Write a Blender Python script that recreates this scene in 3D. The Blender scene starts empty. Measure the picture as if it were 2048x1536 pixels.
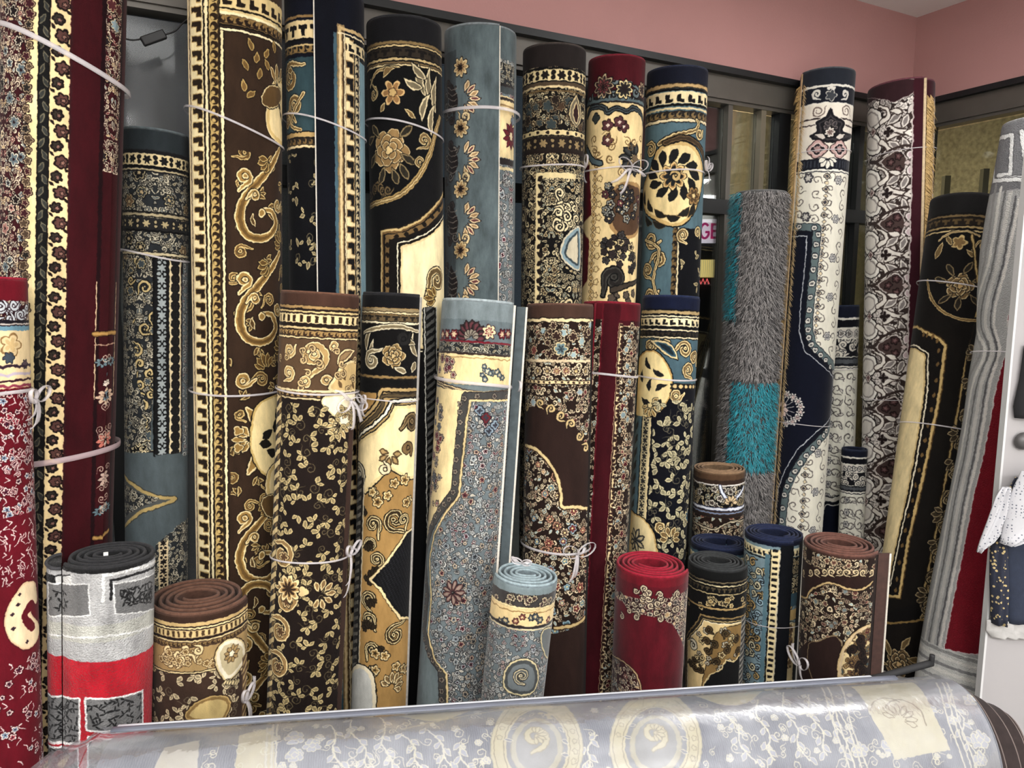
import bpy, math, random
import numpy as np
from mathutils import Vector

# ------------------------------------------------------------------ camera, world, lights, exposure
F_PX, CX, CY = 1430.0, 1024.0, 768.0
CAM_H = 1.5
PITCH = math.radians(7.5)
scene = bpy.context.scene
COL = scene.collection
cam_d = bpy.data.cameras.new('camera')
cam_d.sensor_fit = 'HORIZONTAL'; cam_d.sensor_width = 36.0
cam_d.lens = 36.0 * F_PX / 2048.0
cam_d.clip_start = 0.02; cam_d.clip_end = 100
cam = bpy.data.objects.new('camera', cam_d)
COL.objects.link(cam)
cam.location = (0, 0, CAM_H)
cam.rotation_euler = (math.radians(90) - PITCH, 0, 0)
scene.camera = cam

world = bpy.data.worlds.new('night'); scene.world = world
world.use_nodes = True
world.node_tree.nodes['Background'].inputs[0].default_value = (0.030, 0.036, 0.045, 1)
world.node_tree.nodes['Background'].inputs[1].default_value = 1.0

scene.view_settings.view_transform = 'Standard'
scene.view_settings.look = 'None'
scene.view_settings.gamma = 1.0
scene.view_settings.use_curve_mapping = False
scene.view_settings.exposure = 0.30
scene.render.film_transparent = False
scene.cycles.max_bounces = 5
scene.cycles.transparent_max_bounces = 10

def area(name, loc, size, power, col=(1, 1, 1), target=None):
    d = bpy.data.lights.new(name, 'AREA'); d.shape = 'RECTANGLE'
    d.size, d.size_y = size; d.energy = power; d.color = col
    o = bpy.data.objects.new(name, d); COL.objects.link(o); o.location = loc
    if target is not None:
        o.rotation_euler = (Vector(target) - Vector(loc)).to_track_quat('-Z', 'Y').to_euler()
    return o
# fluorescent ceiling panels of the shop, above and behind the camera; two near the right corner added to brighten it
for lx, ly, pw in ((-1.75, 0.25, 15), (-0.15, 0.35, 15), (1.45, 0.45, 14), (2.75, 1.0, 5), (1.75, 2.15, 17), (-1.7, -1.7, 88), (0.3, -1.7, 100), (2.3, -1.5, 100), (1.6, -3.0, 60)):
    area('ceiling_and_fill_light', (lx, ly, 2.85), (1.2, 0.6), pw, (1.0, 0.99, 0.98))
# the lamp of the walkway outside the corner windows
area('walkway_light', (1.0, 4.05, 2.95), (1.8, 0.3), 62, (1.0, 0.95, 0.84))
area('walkway_light', (4.6, 3.3, 2.9), (0.6, 1.0), 46, (1.0, 0.96, 0.86))

# ------------------------------------------------------------------ pixel <-> world
CP, SP = math.cos(PITCH), math.sin(PITCH)
CAM = np.array([0.0, 0.0, CAM_H])
FWD = np.array([0.0, CP, -SP]); UPV = np.array([0.0, SP, CP]); RGT = np.array([1.0, 0, 0])
def at(px, py, Y):
    """world point on the line of sight of a pixel, at forward distance Y"""
    d = FWD + (px - CX) / F_PX * RGT + (CY - py) / F_PX * UPV
    return CAM + d * (Y / d[1])
def proj(P):
    q = np.asarray(P, float) - CAM
    z = q @ FWD
    return CX + F_PX * (q @ RGT) / z, CY - F_PX * (q @ UPV) / z, z
def floor_py(Y):
    return proj((0, Y, 0))[1]
# room corner and walls
TH = math.radians(62)
WD = np.array([math.sin(TH), math.cos(TH), 0.0])       # along the back wall, towards the corner
WN = np.array([-math.cos(TH), math.sin(TH), 0.0])      # outwards through the back wall
CORNER = at(1822, 208, 3.84); SOFFIT = CORNER[2]; CORNER = np.array([CORNER[0], CORNER[1], 0.0])
CEIL = at(1822, 35, 3.84)[2]
def zw(px):
    """forward distance of the back wall at a pixel column"""
    u = (px - CX) / F_PX * CP
    s = (CORNER[0] - u * CORNER[1]) / (WD[0] - u * WD[1])
    return CORNER[1] - WD[1] * s
def wall_pt(s, q, z):
    """s metres from the corner along the back wall, q metres inside it"""
    p = CORNER - WD * s - WN * q
    return (p[0], p[1], z)
def rwall_pt(s, q, z):
    p = CORNER - WN * s - WD * q
    return (p[0], p[1], z)

# ------------------------------------------------------------------ objects
def srgb(c):
    return tuple((v / 255 / 12.92 if v / 255 <= 0.04045 else ((v / 255 + 0.055) / 1.055) ** 2.4) for v in c)
def mat(name, col, rough=0.6, metal=0.0, noise=0.0, nscale=20.0, bump=0.0, bscale=200.0, spec=0.5, sheen=0.0, emit=None, alpha=1.0):
    m = bpy.data.materials.new(name); m.use_nodes = True
    nt = m.node_tree; b = nt.nodes['Principled BSDF']
    c = srgb(col) + (1,)
    b.inputs['Base Color'].default_value = c
    b.inputs['Roughness'].default_value = rough
    b.inputs['Metallic'].default_value = metal
    b.inputs['Specular IOR Level'].default_value = spec
    b.inputs['Alpha'].default_value = alpha
    if sheen: b.inputs['Sheen Weight'].default_value = sheen
    if emit:
        b.inputs['Emission Color'].default_value = c; b.inputs['Emission Strength'].default_value = emit
    if noise or bump:
        tc = nt.nodes.new('ShaderNodeTexCoord')
    if noise:
        n = nt.nodes.new('ShaderNodeTexNoise'); n.inputs['Scale'].default_value = nscale; n.inputs['Detail'].default_value = 5
        nt.links.new(tc.outputs['Object'], n.inputs['Vector'])
        r = nt.nodes.new('ShaderNodeMapRange'); r.inputs[1].default_value = 0.3; r.inputs[2].default_value = 0.7
        r.inputs[3].default_value = 1 - noise; r.inputs[4].default_value = 1 + noise
        nt.links.new(n.outputs['Fac'], r.inputs[0])
        mx = nt.nodes.new('ShaderNodeMix'); mx.data_type = 'RGBA'; mx.blend_type = 'MULTIPLY'; mx.inputs[0].default_value = 1
        mx.inputs[6].default_value = c
        nt.links.new(r.outputs[0], mx.inputs[7]); nt.links.new(mx.outputs[2], b.inputs['Base Color'])
    if bump:
        n2 = nt.nodes.new('ShaderNodeTexNoise'); n2.inputs['Scale'].default_value = bscale; n2.inputs['Detail'].default_value = 4
        nt.links.new(tc.outputs['Object'], n2.inputs['Vector'])
        bp = nt.nodes.new('ShaderNodeBump'); bp.inputs['Strength'].default_value = bump; bp.inputs['Distance'].default_value = 0.01
        nt.links.new(n2.outputs['Fac'], bp.inputs['Height']); nt.links.new(bp.outputs[0], b.inputs['Normal'])
    return m
def clear_mat(name, tint, gloss, rough, bump=0.0, bscale=30.0, haze=0.0, stretch=(1, 1, 1)):
    """thin clear sheet: see-through, a little haze and a glossy skin"""
    m = bpy.data.materials.new(name); m.use_nodes = True
    nt = m.node_tree; N = nt.nodes; L = nt.links
    N.remove(N['Principled BSDF']); out = N['Material Output']
    tr = N.new('ShaderNodeBsdfTransparent'); tr.inputs[0].default_value = srgb(tint) + (1,)
    gl = N.new('ShaderNodeBsdfGlossy'); gl.inputs['Roughness'].default_value = rough
    df = N.new('ShaderNodeBsdfDiffuse'); df.inputs[0].default_value = srgb((235, 238, 245)) + (1,)
    fr = N.new('ShaderNodeFresnel'); fr.inputs[0].default_value = 1.45
    ad = N.new('ShaderNodeMath'); ad.operation = 'MULTIPLY'; ad.inputs[1].default_value = gloss
    m1 = N.new('ShaderNodeMixShader'); m2 = N.new('ShaderNodeMixShader')
    m1.inputs[0].default_value = haze
    L.new(tr.outputs[0], m1.inputs[1]); L.new(df.outputs[0], m1.inputs[2])
    L.new(fr.outputs[0], ad.inputs[0]); L.new(ad.outputs[0], m2.inputs[0])
    L.new(m1.outputs[0], m2.inputs[1]); L.new(gl.outputs[0], m2.inputs[2]); L.new(m2.outputs[0], out.inputs[0])
    tc = N.new('ShaderNodeTexCoord'); mp = N.new('ShaderNodeMapping'); mp.inputs['Scale'].default_value = stretch
    L.new(tc.outputs['Object'], mp.inputs[0])
    n = N.new('ShaderNodeTexNoise'); n.inputs['Scale'].default_value = bscale; n.inputs['Detail'].default_value = 4
    L.new(mp.outputs[0], n.inputs['Vector'])
    if bump:
        bp = N.new('ShaderNodeBump'); bp.inputs['Strength'].default_value = bump; bp.inputs['Distance'].default_value = 0.02
        L.new(n.outputs['Fac'], bp.inputs['Height']); L.new(bp.outputs[0], gl.inputs['Normal']); L.new(bp.outputs[0], fr.inputs['Normal'])
    if haze:
        r = N.new('ShaderNodeMapRange'); r.inputs[1].default_value = 0.35; r.inputs[2].default_value = 0.75
        r.inputs[3].default_value = haze * 0.5; r.inputs[4].default_value = haze * 1.6
        L.new(n.outputs['Fac'], r.inputs[0]); L.new(r.outputs[0], m1.inputs[0])
    return m

def mesh_obj(name, verts, faces, m, parent=None, smooth=False, uvs=None, mats=None, fmat=None):
    me = bpy.data.meshes.new(name)
    me.from_pydata([tuple(map(float, v)) for v in verts], [], faces)
    if m is not None: me.materials.append(m)
    for x in (mats or []): me.materials.append(x)
    if smooth: me.polygons.foreach_set('use_smooth', [True] * len(me.polygons))
    if fmat is not None: me.polygons.foreach_set('material_index', fmat)
    if uvs is not None:
        uv = me.uv_layers.new(name='UVMap')
        li = np.empty(len(me.loops), int); me.loops.foreach_get('vertex_index', li)
        uv.data.foreach_set('uv', np.asarray(uvs, np.float32)[li].ravel())
    me.update()
    o = bpy.data.objects.new(name, me); COL.objects.link(o)
    if parent: o.parent = parent
    return o
def thing(name, label, cat, loc=(0, 0, 0), group=None):
    o = bpy.data.objects.new(name, None); COL.objects.link(o)
    o.location = tuple(map(float, loc)); o.empty_display_size = 0.05
    o['label'] = label; o['category'] = cat
    if group: o['group'] = group
    return o
def tag(o, label, cat, group=None):
    o['label'] = label; o['category'] = cat
    if group: o['group'] = group
    return o
def box_vf(pts4, z0, z1):
    """vertical prism over a 4-point footprint"""
    v = [(p[0], p[1], z0) for p in pts4] + [(p[0], p[1], z1) for p in pts4]
    n = len(pts4)
    f = [tuple(range(n - 1, -1, -1)), tuple(range(n, 2 * n))]
    f += [(i, (i + 1) % n, n + (i + 1) % n, n + i) for i in range(n)]
    return v, f
def obb(c, ax, ay, az):
    """box from centre and three half-axis vectors"""
    c, ax, ay, az = (np.asarray(a, float) for a in (c, ax, ay, az))
    v = [c + i * ax + j * ay + k * az for k in (-1, 1) for j in (-1, 1) for i in (-1, 1)]
    f = [(0, 2, 3, 1), (4, 5, 7, 6), (0, 1, 5, 4), (2, 6, 7, 3), (0, 4, 6, 2), (1, 3, 7, 5)]
    return v, f
def join(parts):
    V, Fc = [], []
    for v, f in parts:
        n = len(V); V += list(v); Fc += [tuple(i + n for i in q) for q in f]
    return V, Fc
def tube(pts, ra, rb=None, up=(0, 0, 1), n=8, closed=False):
    """swept elliptical tube; ra across 'up', rb along 'up'"""
    pts = [np.asarray(p, float) for p in pts]; m = len(pts); V, Fc = [], []
    rb = ra if rb is None else rb
    for i, p in enumerate(pts):
        a = pts[(i - 1) % m] if (closed or i > 0) else p
        b = pts[(i + 1) % m] if (closed or i < m - 1) else p
        t = b - a; t /= (np.linalg.norm(t) + 1e-9)
        u = np.asarray(up, float); u = u - t * (u @ t)
        if np.linalg.norm(u) < 1e-4: u = np.array([1.0, 0, 0]) - t * t[0]
        u /= np.linalg.norm(u); w = np.cross(t, u)
        for k in range(n):
            an = 2 * math.pi * k / n
            V.append(p + w * ra * math.cos(an) + u * rb * math.sin(an))
    for i in range(m if closed else m - 1):
        for k in range(n):
            Fc.append((i * n + k, i * n + (k + 1) % n, ((i + 1) % m) * n + (k + 1) % n, ((i + 1) % m) * n + k))
    if not closed:
        Fc.append(tuple(range(n - 1, -1, -1))); Fc.append(tuple((m - 1) * n + k for k in range(n)))
    return V, Fc
def catmull(pts, n=8, closed=False):
    pts = np.asarray(pts, float); m = len(pts); out = []
    rng = range(m if closed else m - 1)
    for i in rng:
        g = (lambda j: pts[j % m]) if closed else (lambda j: pts[min(max(j, 0), m - 1)])
        p0, p1, p2, p3 = g(i - 1), g(i), g(i + 1), g(i + 2)
        for t in np.linspace(0, 1, n, endpoint=False):
            out.append(0.5 * (2 * p1 + (p2 - p0) * t + (2 * p0 - 5 * p1 + 4 * p2 - p3) * t * t + (3 * p1 - p0 - 3 * p2 + p3) * t ** 3))
    if not closed: out.append(pts[-1])
    return np.array(out)

# ------------------------------------------------------------------ pattern painter: weaves a design on a flat sheet of numpy colour
KS = 1.3
class Sheet:
    """design surface in units of about one photograph pixel; x across (0 = middle), y down from the top edge"""
    def __init__(self, half_w, height, base, seed=1):
        self.hw, self.h = half_w, height
        self.W, self.H = max(8, int(2 * half_w * KS)), max(8, int(height * KS))
        self.a = np.empty((self.H, self.W, 3), np.float32); self.a[:] = base
        self.rng = random.Random(seed)
        self.map = lambda x, y: (x, y)
    def win(self, x0, y0, x1, y1):
        i0 = max(0, int((x0 + self.hw) * KS) - 1); i1 = min(self.W, int((x1 + self.hw) * KS) + 2)
        j0 = max(0, int(y0 * KS) - 1); j1 = min(self.H, int(y1 * KS) + 2)
        if i0 >= i1 or j0 >= j1: return None
        x = (np.arange(i0, i1, dtype=np.float32) + 0.5) / KS - self.hw
        y = (np.arange(j0, j1, dtype=np.float32) + 0.5) / KS
        return (slice(j0, j1), slice(i0, i1)), x[None, :], y[:, None]
    def lay(self, sl, D, layers):
        for off, col in layers:
            m = np.clip(0.5 + (off - D) * KS, 0, 1)[..., None]
            if self.clip is not None: m = m * self.clip[sl][..., None]
            r = self.a[sl]
            r += (np.asarray(col, np.float32) - r) * m
    clip = None
    # -- raw shapes in sheet units
    def poly_(self, P, layers, pad=6):
        P = np.asarray(P, np.float32)
        w = self.win(P[:, 0].min() - pad, P[:, 1].min() - pad, P[:, 0].max() + pad, P[:, 1].max() + pad)
        if w is None: return
        sl, x, y = w
        d2 = np.full((y.shape[0], x.shape[1]), 1e9, np.float32); ins = np.zeros(d2.shape, bool)
        n = len(P)
        for i in range(n):
            ax, ay = P[i]; bx, by = P[(i + 1) % n]
            ex, ey = bx - ax, by - ay; q = ex * ex + ey * ey + 1e-9
            t = np.clip(((x - ax) * ex + (y - ay) * ey) / q, 0, 1)
            d2 = np.minimum(d2, (x - ax - ex * t) ** 2 + (y - ay - ey * t) ** 2)
            if ay != by:
                c = ((ay > y) != (by > y)) & (x < ex * (y - ay) / (by - ay) + ax)
                ins ^= c
        D = np.sqrt(d2); D[ins] *= -1
        self.lay(sl, D, layers)
    def stroke_(self, P, w0, w1, layers, pad=6, wmid=None):
        P = np.asarray(P, np.float32); wm = max(w0, w1, wmid or 0)
        pd = pad + wm
        w = self.win(P[:, 0].min() - pd, P[:, 1].min() - pd, P[:, 0].max() + pd, P[:, 1].max() + pd)
        if w is None: return
        sl, x, y = w
        D = np.full((y.shape[0], x.shape[1]), 1e9, np.float32); n = len(P) - 1
        for i in range(n):
            ax, ay = P[i]; bx, by = P[i + 1]
            ex, ey = bx - ax, by - ay; q = ex * ex + ey * ey + 1e-9
            j0 = max(0, int((min(ay, by) - pd - y[0, 0]) * KS)); j1 = int((max(ay, by) + pd - y[0, 0]) * KS) + 2
            i0 = max(0, int((min(ax, bx) - pd - x[0, 0]) * KS)); i1 = int((max(ax, bx) + pd - x[0, 0]) * KS) + 2
            xs, ys = x[:, i0:i1], y[j0:j1]
            if xs.size == 0 or ys.size == 0: continue
            t = np.clip(((xs - ax) * ex + (ys - ay) * ey) / q, 0, 1)
            g = (i + t) / n
            hw = w0 + (w1 - w0) * g if wmid is None else w0 + (w1 - w0) * g + (wmid - 0.5 * (w0 + w1)) * 4 * g * (1 - g)
            d = np.sqrt((xs - ax - ex * t) ** 2 + (ys - ay - ey * t) ** 2) - hw
            s = D[j0:j1, i0:i1]; np.minimum(s, d, out=s)
        self.lay(sl, D, layers)
    def flower_(self, x0, y0, r, n, rot, layers, depth=0.22, sq=1.0):
        w = self.win(x0 - r - 5, y0 - r * sq - 5, x0 + r + 5, y0 + r * sq + 5)
        if w is None: return
        sl, x, y = w
        dx, dy = x - x0, (y - y0) / sq
        rho = np.sqrt(dx * dx + dy * dy); th = np.arctan2(dy, dx)
        self.lay(sl, rho - r * (1 - 1.7 * depth * (1 - np.abs(np.cos(0.5 * n * th + 0.5 * rot)))), layers)
    def leaf_(self, x0, y0, ln, wd, ang, layers, bend=0.0):
        c, s = math.cos(ang), math.sin(ang); h = ln * 0.5
        w = self.win(x0 - h - 5, y0 - h - 5, x0 + h + 5, y0 + h + 5)
        if w is None: return
        sl, x, y = w
        dx, dy = x - x0, y - y0
        u = (dx * c + dy * s) / h; v = -dx * s + dy * c
        v = v - bend * ln * (1 - u * u)
        D = np.maximum((np.abs(u) - 1) * h, np.abs(v) - wd * 0.5 * np.maximum(0, 1 - u * u) * (1 + 0.35 * u))
        self.lay(sl, D, layers)
    def curl_(self, x0, y0, r, ang, flip, wd, layers, turns=1.25, tail=0.8):
        """a scroll: a tail that sweeps in and winds up into a volute centred at x0,y0"""
        t = np.linspace(0, 1, 22)
        rr = r * (1 - 0.80 * t); th = ang + flip * t * turns * 2 * math.pi
        P = np.stack([x0 + rr * np.cos(th), y0 + rr * np.sin(th)], 1)
        tx, ty = -math.sin(ang) * flip, math.cos(ang) * flip
        if tail:
            k = np.linspace(1, 0, 6, endpoint=False)[:, None]
            tp = P[0] - np.array([tx, ty]) * r * tail * k + np.array([math.cos(ang), math.sin(ang)]) * r * 0.25 * tail * (k ** 2)
            P = np.vstack([tp, P])
        self.stroke_(P, wd * 0.35, wd * 0.45, layers, wmid=wd)
        self.flower_(P[-1][0], P[-1][1], wd * 0.9, 1, 0, layers, depth=0)
    # -- in photograph coordinates
    def Y(self, y): return self.map(self.xc(y), y)[1]
    def X(self, x, y): return self.map(x, y)[0]
    def pts(self, P): return [self.map(x, y) for x, y in P]
    def band(self, y0, y1, col, layers=None):
        Y0, Y1 = (self.Y(y0) if y0 > -9000 else -50), self.Y(y1)
        self.rect_(-self.hw - 9, Y0, self.hw + 9, Y1, layers or [(0, col)])
    def rect_(self, X0, Y0, X1, Y1, layers):
        w = self.win(X0 - 6, Y0 - 6, X1 + 6, Y1 + 6)
        if w is None: return
        sl, x, y = w
        D = np.maximum(np.abs(x - (X0 + X1) / 2) - (X1 - X0) / 2, np.abs(y - (Y0 + Y1) / 2) - (Y1 - Y0) / 2)
        self.lay(sl, D, layers)
    def strip(self, x0, x1, yr, col, y0=None, y1=None, layers=None):
        """stripe along the roll; x0..x1 measured at photo row yr, from row y0 to row y1"""
        X0, X1 = self.X(x0, yr), self.X(x1, yr)
        Y0 = self.Y(y0) if y0 is not None else -20
        Y1 = self.Y(y1) if y1 is not None else self.h + 20
        self.rect_(X0, Y0, X1, Y1, layers or [(0, col)])
        return X0, X1, Y0, Y1
    def pattern(self, X0, X1, Y0, Y1, kind, period, fg, vert=False, soft=1.0, phase=0.0, edge=None):
        w = self.win(X0, Y0, X1, Y1)
        if w is None: return
        sl, x, y = w
        x = x + 0 * y; y = y + 0 * x
        if vert: u, v = y / period, (x - X0) / (X1 - X0)
        else: u, v = x / period, (y - Y0) / (Y1 - Y0)
        wid = (X1 - X0) if vert else (Y1 - Y0)
        u = (u + phase) % 1.0
        def bx(u0, u1, v0, v1):
            return np.maximum(np.maximum(u0 - u, u - u1) * period, np.maximum(v0 - v, v - v1) * wid)
        if kind == 'key':
            D = np.minimum(bx(0.12, 0.46, 0.12, 0.88), bx(0.4, 0.78, 0.55, 0.88))
        elif kind == 'tee':
            D = np.minimum(bx(0.12, 0.9, 0.12, 0.42), bx(0.36, 0.64, 0.4, 0.9))
        elif kind == 'dentil':
            D = bx(0.2, 0.62, 0.1, 0.9)
        elif kind == 'wave':
            uu, vv = (u - 0.5) * period, (v - 0.5) * wid; r = min(period, wid) * 0.44
            D = np.maximum(np.hypot(uu, vv) - r, -(np.hypot(uu - r * 0.35, vv + r * 0.35) - r * 0.5))
            D = np.minimum(D, bx(0, 1, 0.86, 0.98))
        elif kind == 'bead':
            D = np.hypot((u - 0.5) * period * 0.8, (v - 0.5) * wid) - wid * 0.36
        elif kind == 'rope':
            k = (u + v * 0.9) % 1.0
            D = np.maximum((np.abs(k - 0.5) - 0.26) * period * 0.75, (np.abs(v - 0.5) - 0.46) * wid)
        elif kind == 'zig':
            k = np.abs(u - 0.5) * 2
            D = (np.abs(v - 0.2 - 0.6 * k) - 0.14) * wid
        elif kind == 'flow':
            r = wid * 0.36; uu, vv = (u - 0.5) * period, (v - 0.5) * wid
            th = np.arctan2(vv, uu); D = np.hypot(uu, vv) - r * (0.8 + 0.25 * np.cos(6 * th))
            D = np.minimum(D, np.hypot((np.minimum(u, 1 - u)) * period, vv + wid * 0.22) - wid * 0.15)
            D = np.minimum(D, np.hypot((np.minimum(u, 1 - u)) * period, vv - wid * 0.22) - wid * 0.13)
        self.lay(sl, D * soft, ([edge] if edge else []) + [(0, fg)])
    def hpat(self, y0, y1, kind, period, fg, **k):
        self.pattern(-self.hw, self.hw, self.Y(y0), self.Y(y1), kind, period, fg, **k)
    def vpat(self, x0, x1, yr, kind, period, fg, y0=None, y1=None, **k):
        X0, X1 = self.X(x0, yr), self.X(x1, yr)
        self.pattern(X0, X1, self.Y(y0) if y0 is not None else 0, self.Y(y1) if y1 is not None else self.h, kind, period, fg, vert=True, **k)
    def hline(self, y, w, col, edge=None, wob=0.0):
        Yc = self.Y(y); n = max(4, int(self.hw / 4)); r = self.rng
        P = [(-self.hw - 5 + (2 * self.hw + 10) * i / n, Yc + r.uniform(-wob, wob)) for i in range(n + 1)]
        self.stroke_(P, w / 2, w / 2, ([(edge[0], edge[1])] if edge else []) + [(0, col)])
    def vline(self, x, yr, w, col, y0=None, y1=None, edge=None, wob=0.0):
        Xc = self.X(x, yr); Y0 = self.Y(y0) if y0 is not None else -5; Y1 = self.Y(y1) if y1 is not None else self.h + 5
        n = max(2, int((Y1 - Y0) / 9)); r = self.rng
        P = [(Xc + r.uniform(-wob, wob), Y0 + (Y1 - Y0) * i / n) for i in range(n + 1)]
        self.stroke_(P, w / 2, w / 2, ([(edge[0], edge[1])] if edge else []) + [(0, col)])
    def line(self, P, w, layers, smooth=True, w1=None, wmid=None):
        Q = self.pts(P)
        if smooth and len(Q) > 2: Q = catmull(Q, 6)
        self.stroke_(Q, w / 2, (w if w1 is None else w1) / 2, layers, wmid=None if wmid is None else wmid / 2)
    def shape(self, P, layers, smooth=False):
        Q = self.pts(P)
        if smooth: Q = catmull(Q, 6, closed=True)
        self.poly_(Q, layers)
    def flower(self, x, y, r, n, layers, rot=0.0, depth=0.22, sq=1.0):
        X, Y = self.map(x, y); self.flower_(X, Y, r, n, rot, layers, depth, sq)
    def leaf(self, x, y, ln, wd, deg, layers, bend=0.0):
        X, Y = self.map(x, y); self.leaf_(X, Y, ln, wd, math.radians(deg), layers, bend)
    def curl(self, x, y, r, deg, flip, wd, layers, turns=1.25, tail=0.8):
        X, Y = self.map(x, y); self.curl_(X, Y, r, math.radians(deg), flip, wd, layers, turns, tail)
    def fan(self, x, y, r, n, deg, spread, wd, layers, inner=0.25):
        """lobes fanned out of one point: palmettes and acanthus tips"""
        X, Y = self.map(x, y)
        for i in range(n):
            a = math.radians(deg + spread * ((i + 0.5) / n - 0.5))
            rr = r * (0.78 + 0.22 * math.cos(math.pi * ((i + 0.5) / n - 0.5)))
            d = rr * (0.5 + inner / 2)
            self.leaf_(X + d * math.cos(a), Y + d * math.sin(a), rr * (1 - inner), wd, a, layers)
    def rose(self, x, y, r, pet, edge, dark, core):
        X, Y = self.map(x, y); g = self.rng
        for rr, n in ((1.0, 5), (0.72, 5), (0.46, 4)):
            k = g.uniform(0, 6)
            for i in range(n):
                a = k + 6.283 * i / n
                self.flower_(X + r * rr * 0.55 * math.cos(a), Y + r * rr * 0.55 * math.sin(a), r * rr * 0.48, 3, a,
                             [(1.3, dark), (0, edge), (-1.6, pet)], depth=0.1)
        self.flower_(X, Y, r * 0.2, 3, 0, [(1.2, dark), (0, core)])
    def region(self, P, smooth=False):
        """limit painting to a closed outline; None lifts it"""
        if P is None: self.clip = None; return
        Q = self.pts(P)
        if smooth: Q = catmull(Q, 6, closed=True)
        self.clip = None
        c = Sheet.__new__(Sheet); c.hw, c.h, c.W, c.H = self.hw, self.h, self.W, self.H
        c.a = np.zeros((self.H, self.W, 1), np.float32)
        c.poly_(Q, [(0, (1.0,))]); self.clip = c.a[..., 0]
    def region_box(self, x0, x1, yr, y0, y1):
        X0, X1 = self.X(x0, yr) if x0 is not None else -self.hw, self.X(x1, yr) if x1 is not None else self.hw
        Y0 = self.Y(y0) if y0 is not None else 0; Y1 = self.Y(y1) if y1 is not None else self.h
        m = np.zeros((self.H, self.W), np.float32)
        m[max(0, int(Y0 * KS)):max(0, int(Y1 * KS)), max(0, int((X0 + self.hw) * KS)):max(0, int((X1 + self.hw) * KS))] = 1
        self.clip = m; return X0, X1, Y0, Y1
    def fill_tile(self, tile, ox=0, oy=0):
        """cover the current region with a repeating woven ground"""
        th, tw = tile.shape[:2]
        cxp = int(self.hw * KS)
        yy = (np.arange(self.H) + oy) % th; xx = (np.arange(self.W) - cxp + ox) % tw
        t = tile[yy][:, xx]
        if self.clip is None: self.a[:] = t
        else: self.a += (t - self.a) * self.clip[..., None]
    def scatter(self, n, fn, minsep=0, box=None):
        """sow a motif over the current region"""
        g = self.rng; got = []
        if box is None:
            if self.clip is not None:
                ys, xs = np.where(self.clip > 0.5)
                if len(ys) == 0: return
                box = (xs.min() / KS - self.hw, ys.min() / KS, xs.max() / KS - self.hw, ys.max() / KS)
            else: box = (-self.hw, 0, self.hw, self.h)
        for _ in range(n * 12):
            if len(got) >= n: break
            X, Y = g.uniform(box[0], box[2]), g.uniform(box[1], box[3])
            if self.clip is not None:
                j, i = int(Y * KS), int((X + self.hw) * KS)
                if not (0 <= j < self.H and 0 <= i < self.W) or self.clip[j, i] < 0.5: continue
            if any((X - a) ** 2 + (Y - b) ** 2 < minsep * minsep for a, b in got): continue
            got.append((X, Y)); fn(X, Y, g)
    def finish(self):
        """hand-loomed wobble: nudge the colours along a smooth random field"""
        g = np.random.RandomState(self.rng.randrange(9999)); s = 6
        h, w = self.H, self.W
        def field():
            c = g.rand(h // s + 3, w // s + 3).astype(np.float32) - 0.5
            yi = np.arange(h) / s; xi = np.arange(w) / s
            y0, x0 = yi.astype(int), xi.astype(int); fy, fx = (yi - y0)[:, None], (xi - x0)[None]
            return (c[y0][:, x0] * (1 - fy) * (1 - fx) + c[y0 + 1][:, x0] * fy * (1 - fx) + c[y0][:, x0 + 1] * (1 - fy) * fx + c[y0 + 1][:, x0 + 1] * fy * fx)
        dy = np.rint(field() * 3.4).astype(int); dx = np.rint(field() * 3.4).astype(int)
        yy = np.clip(np.arange(h)[:, None] + dy, 0, h - 1); xx = np.clip(np.arange(w)[None] + dx, 0, w - 1)
        self.a = self.a[yy, xx]
    def image(self, name):
        self.finish()
        lum = self.a.mean(-1, keepdims=True); self.a = lum + (self.a - lum) * 0.86
        self.a = 255 * (np.clip(self.a, 0, 255) / 255) ** 1.16
        im = bpy.data.images.new(name, self.W, self.H, alpha=False)
        px = np.ones((self.H, self.W, 4), np.float32)
        px[..., :3] = np.clip(self.a / 255.0, 0, 1)[::-1]
        im.pixels.foreach_set(px.ravel()); im.update(); im.pack()
        return im

def make_tile(seed, w, h, base, dark, line, fills, n=70, rmin=4, rmax=9, mirror=True, curls=0.3, grow=0.35):
    """repeating ground crowded with little flowers, leaves and curls"""
    t = Sheet(w / 2, h, base, seed); g = t.rng
    hw = w / 2
    got = []
    for _ in range(n * 20):
        if len(got) >= n: break
        x, y = g.uniform(-hw, hw if not mirror else 0), g.uniform(0, h)
        r = g.uniform(rmin, rmax)
        if any((x - a) ** 2 + (y - b) ** 2 < (0.62 * (r + c)) ** 2 for a, b, c in got): continue
        got.append((x, y, r))
    for x, y, r in got:
        k, col, rot, nn = g.random(), g.choice(fills), g.uniform(0, 6.28), g.choice((4, 5, 6))
        for sx in ((-1, 1) if mirror else (1,)):
            X = x * sx if mirror and sx == 1 else (x if not mirror else x)
            X = x if sx == -1 or not mirror else -x
            for oy in ((0, -h, h) if (y < 15 or y > h - 15) else (0,)):
                yy = y + oy
                fl = sx
                an = rot if sx == -1 or not mirror else math.pi - rot
                if k < curls:
                    t.curl_(X, yy, r, an, 1 if (sx == -1) == (nn % 2 == 0) else -1, r * 0.2, [(1.0, dark), (grow, line)], turns=1.0, tail=0.9)
                elif k < curls + 0.3:
                    t.leaf_(X, yy, r * 2.1, r * 0.95, an, [(1.3, dark), (0.2, line), (-1.0, col)])
                else:
                    t.flower_(X, yy, r, nn, an, [(1.3, dark), (0.2, line), (-1.1, col)])
                    t.flower_(X, yy, r * 0.34, 4, 0, [(0.6, dark), (0, line)])
    return t.a
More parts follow.
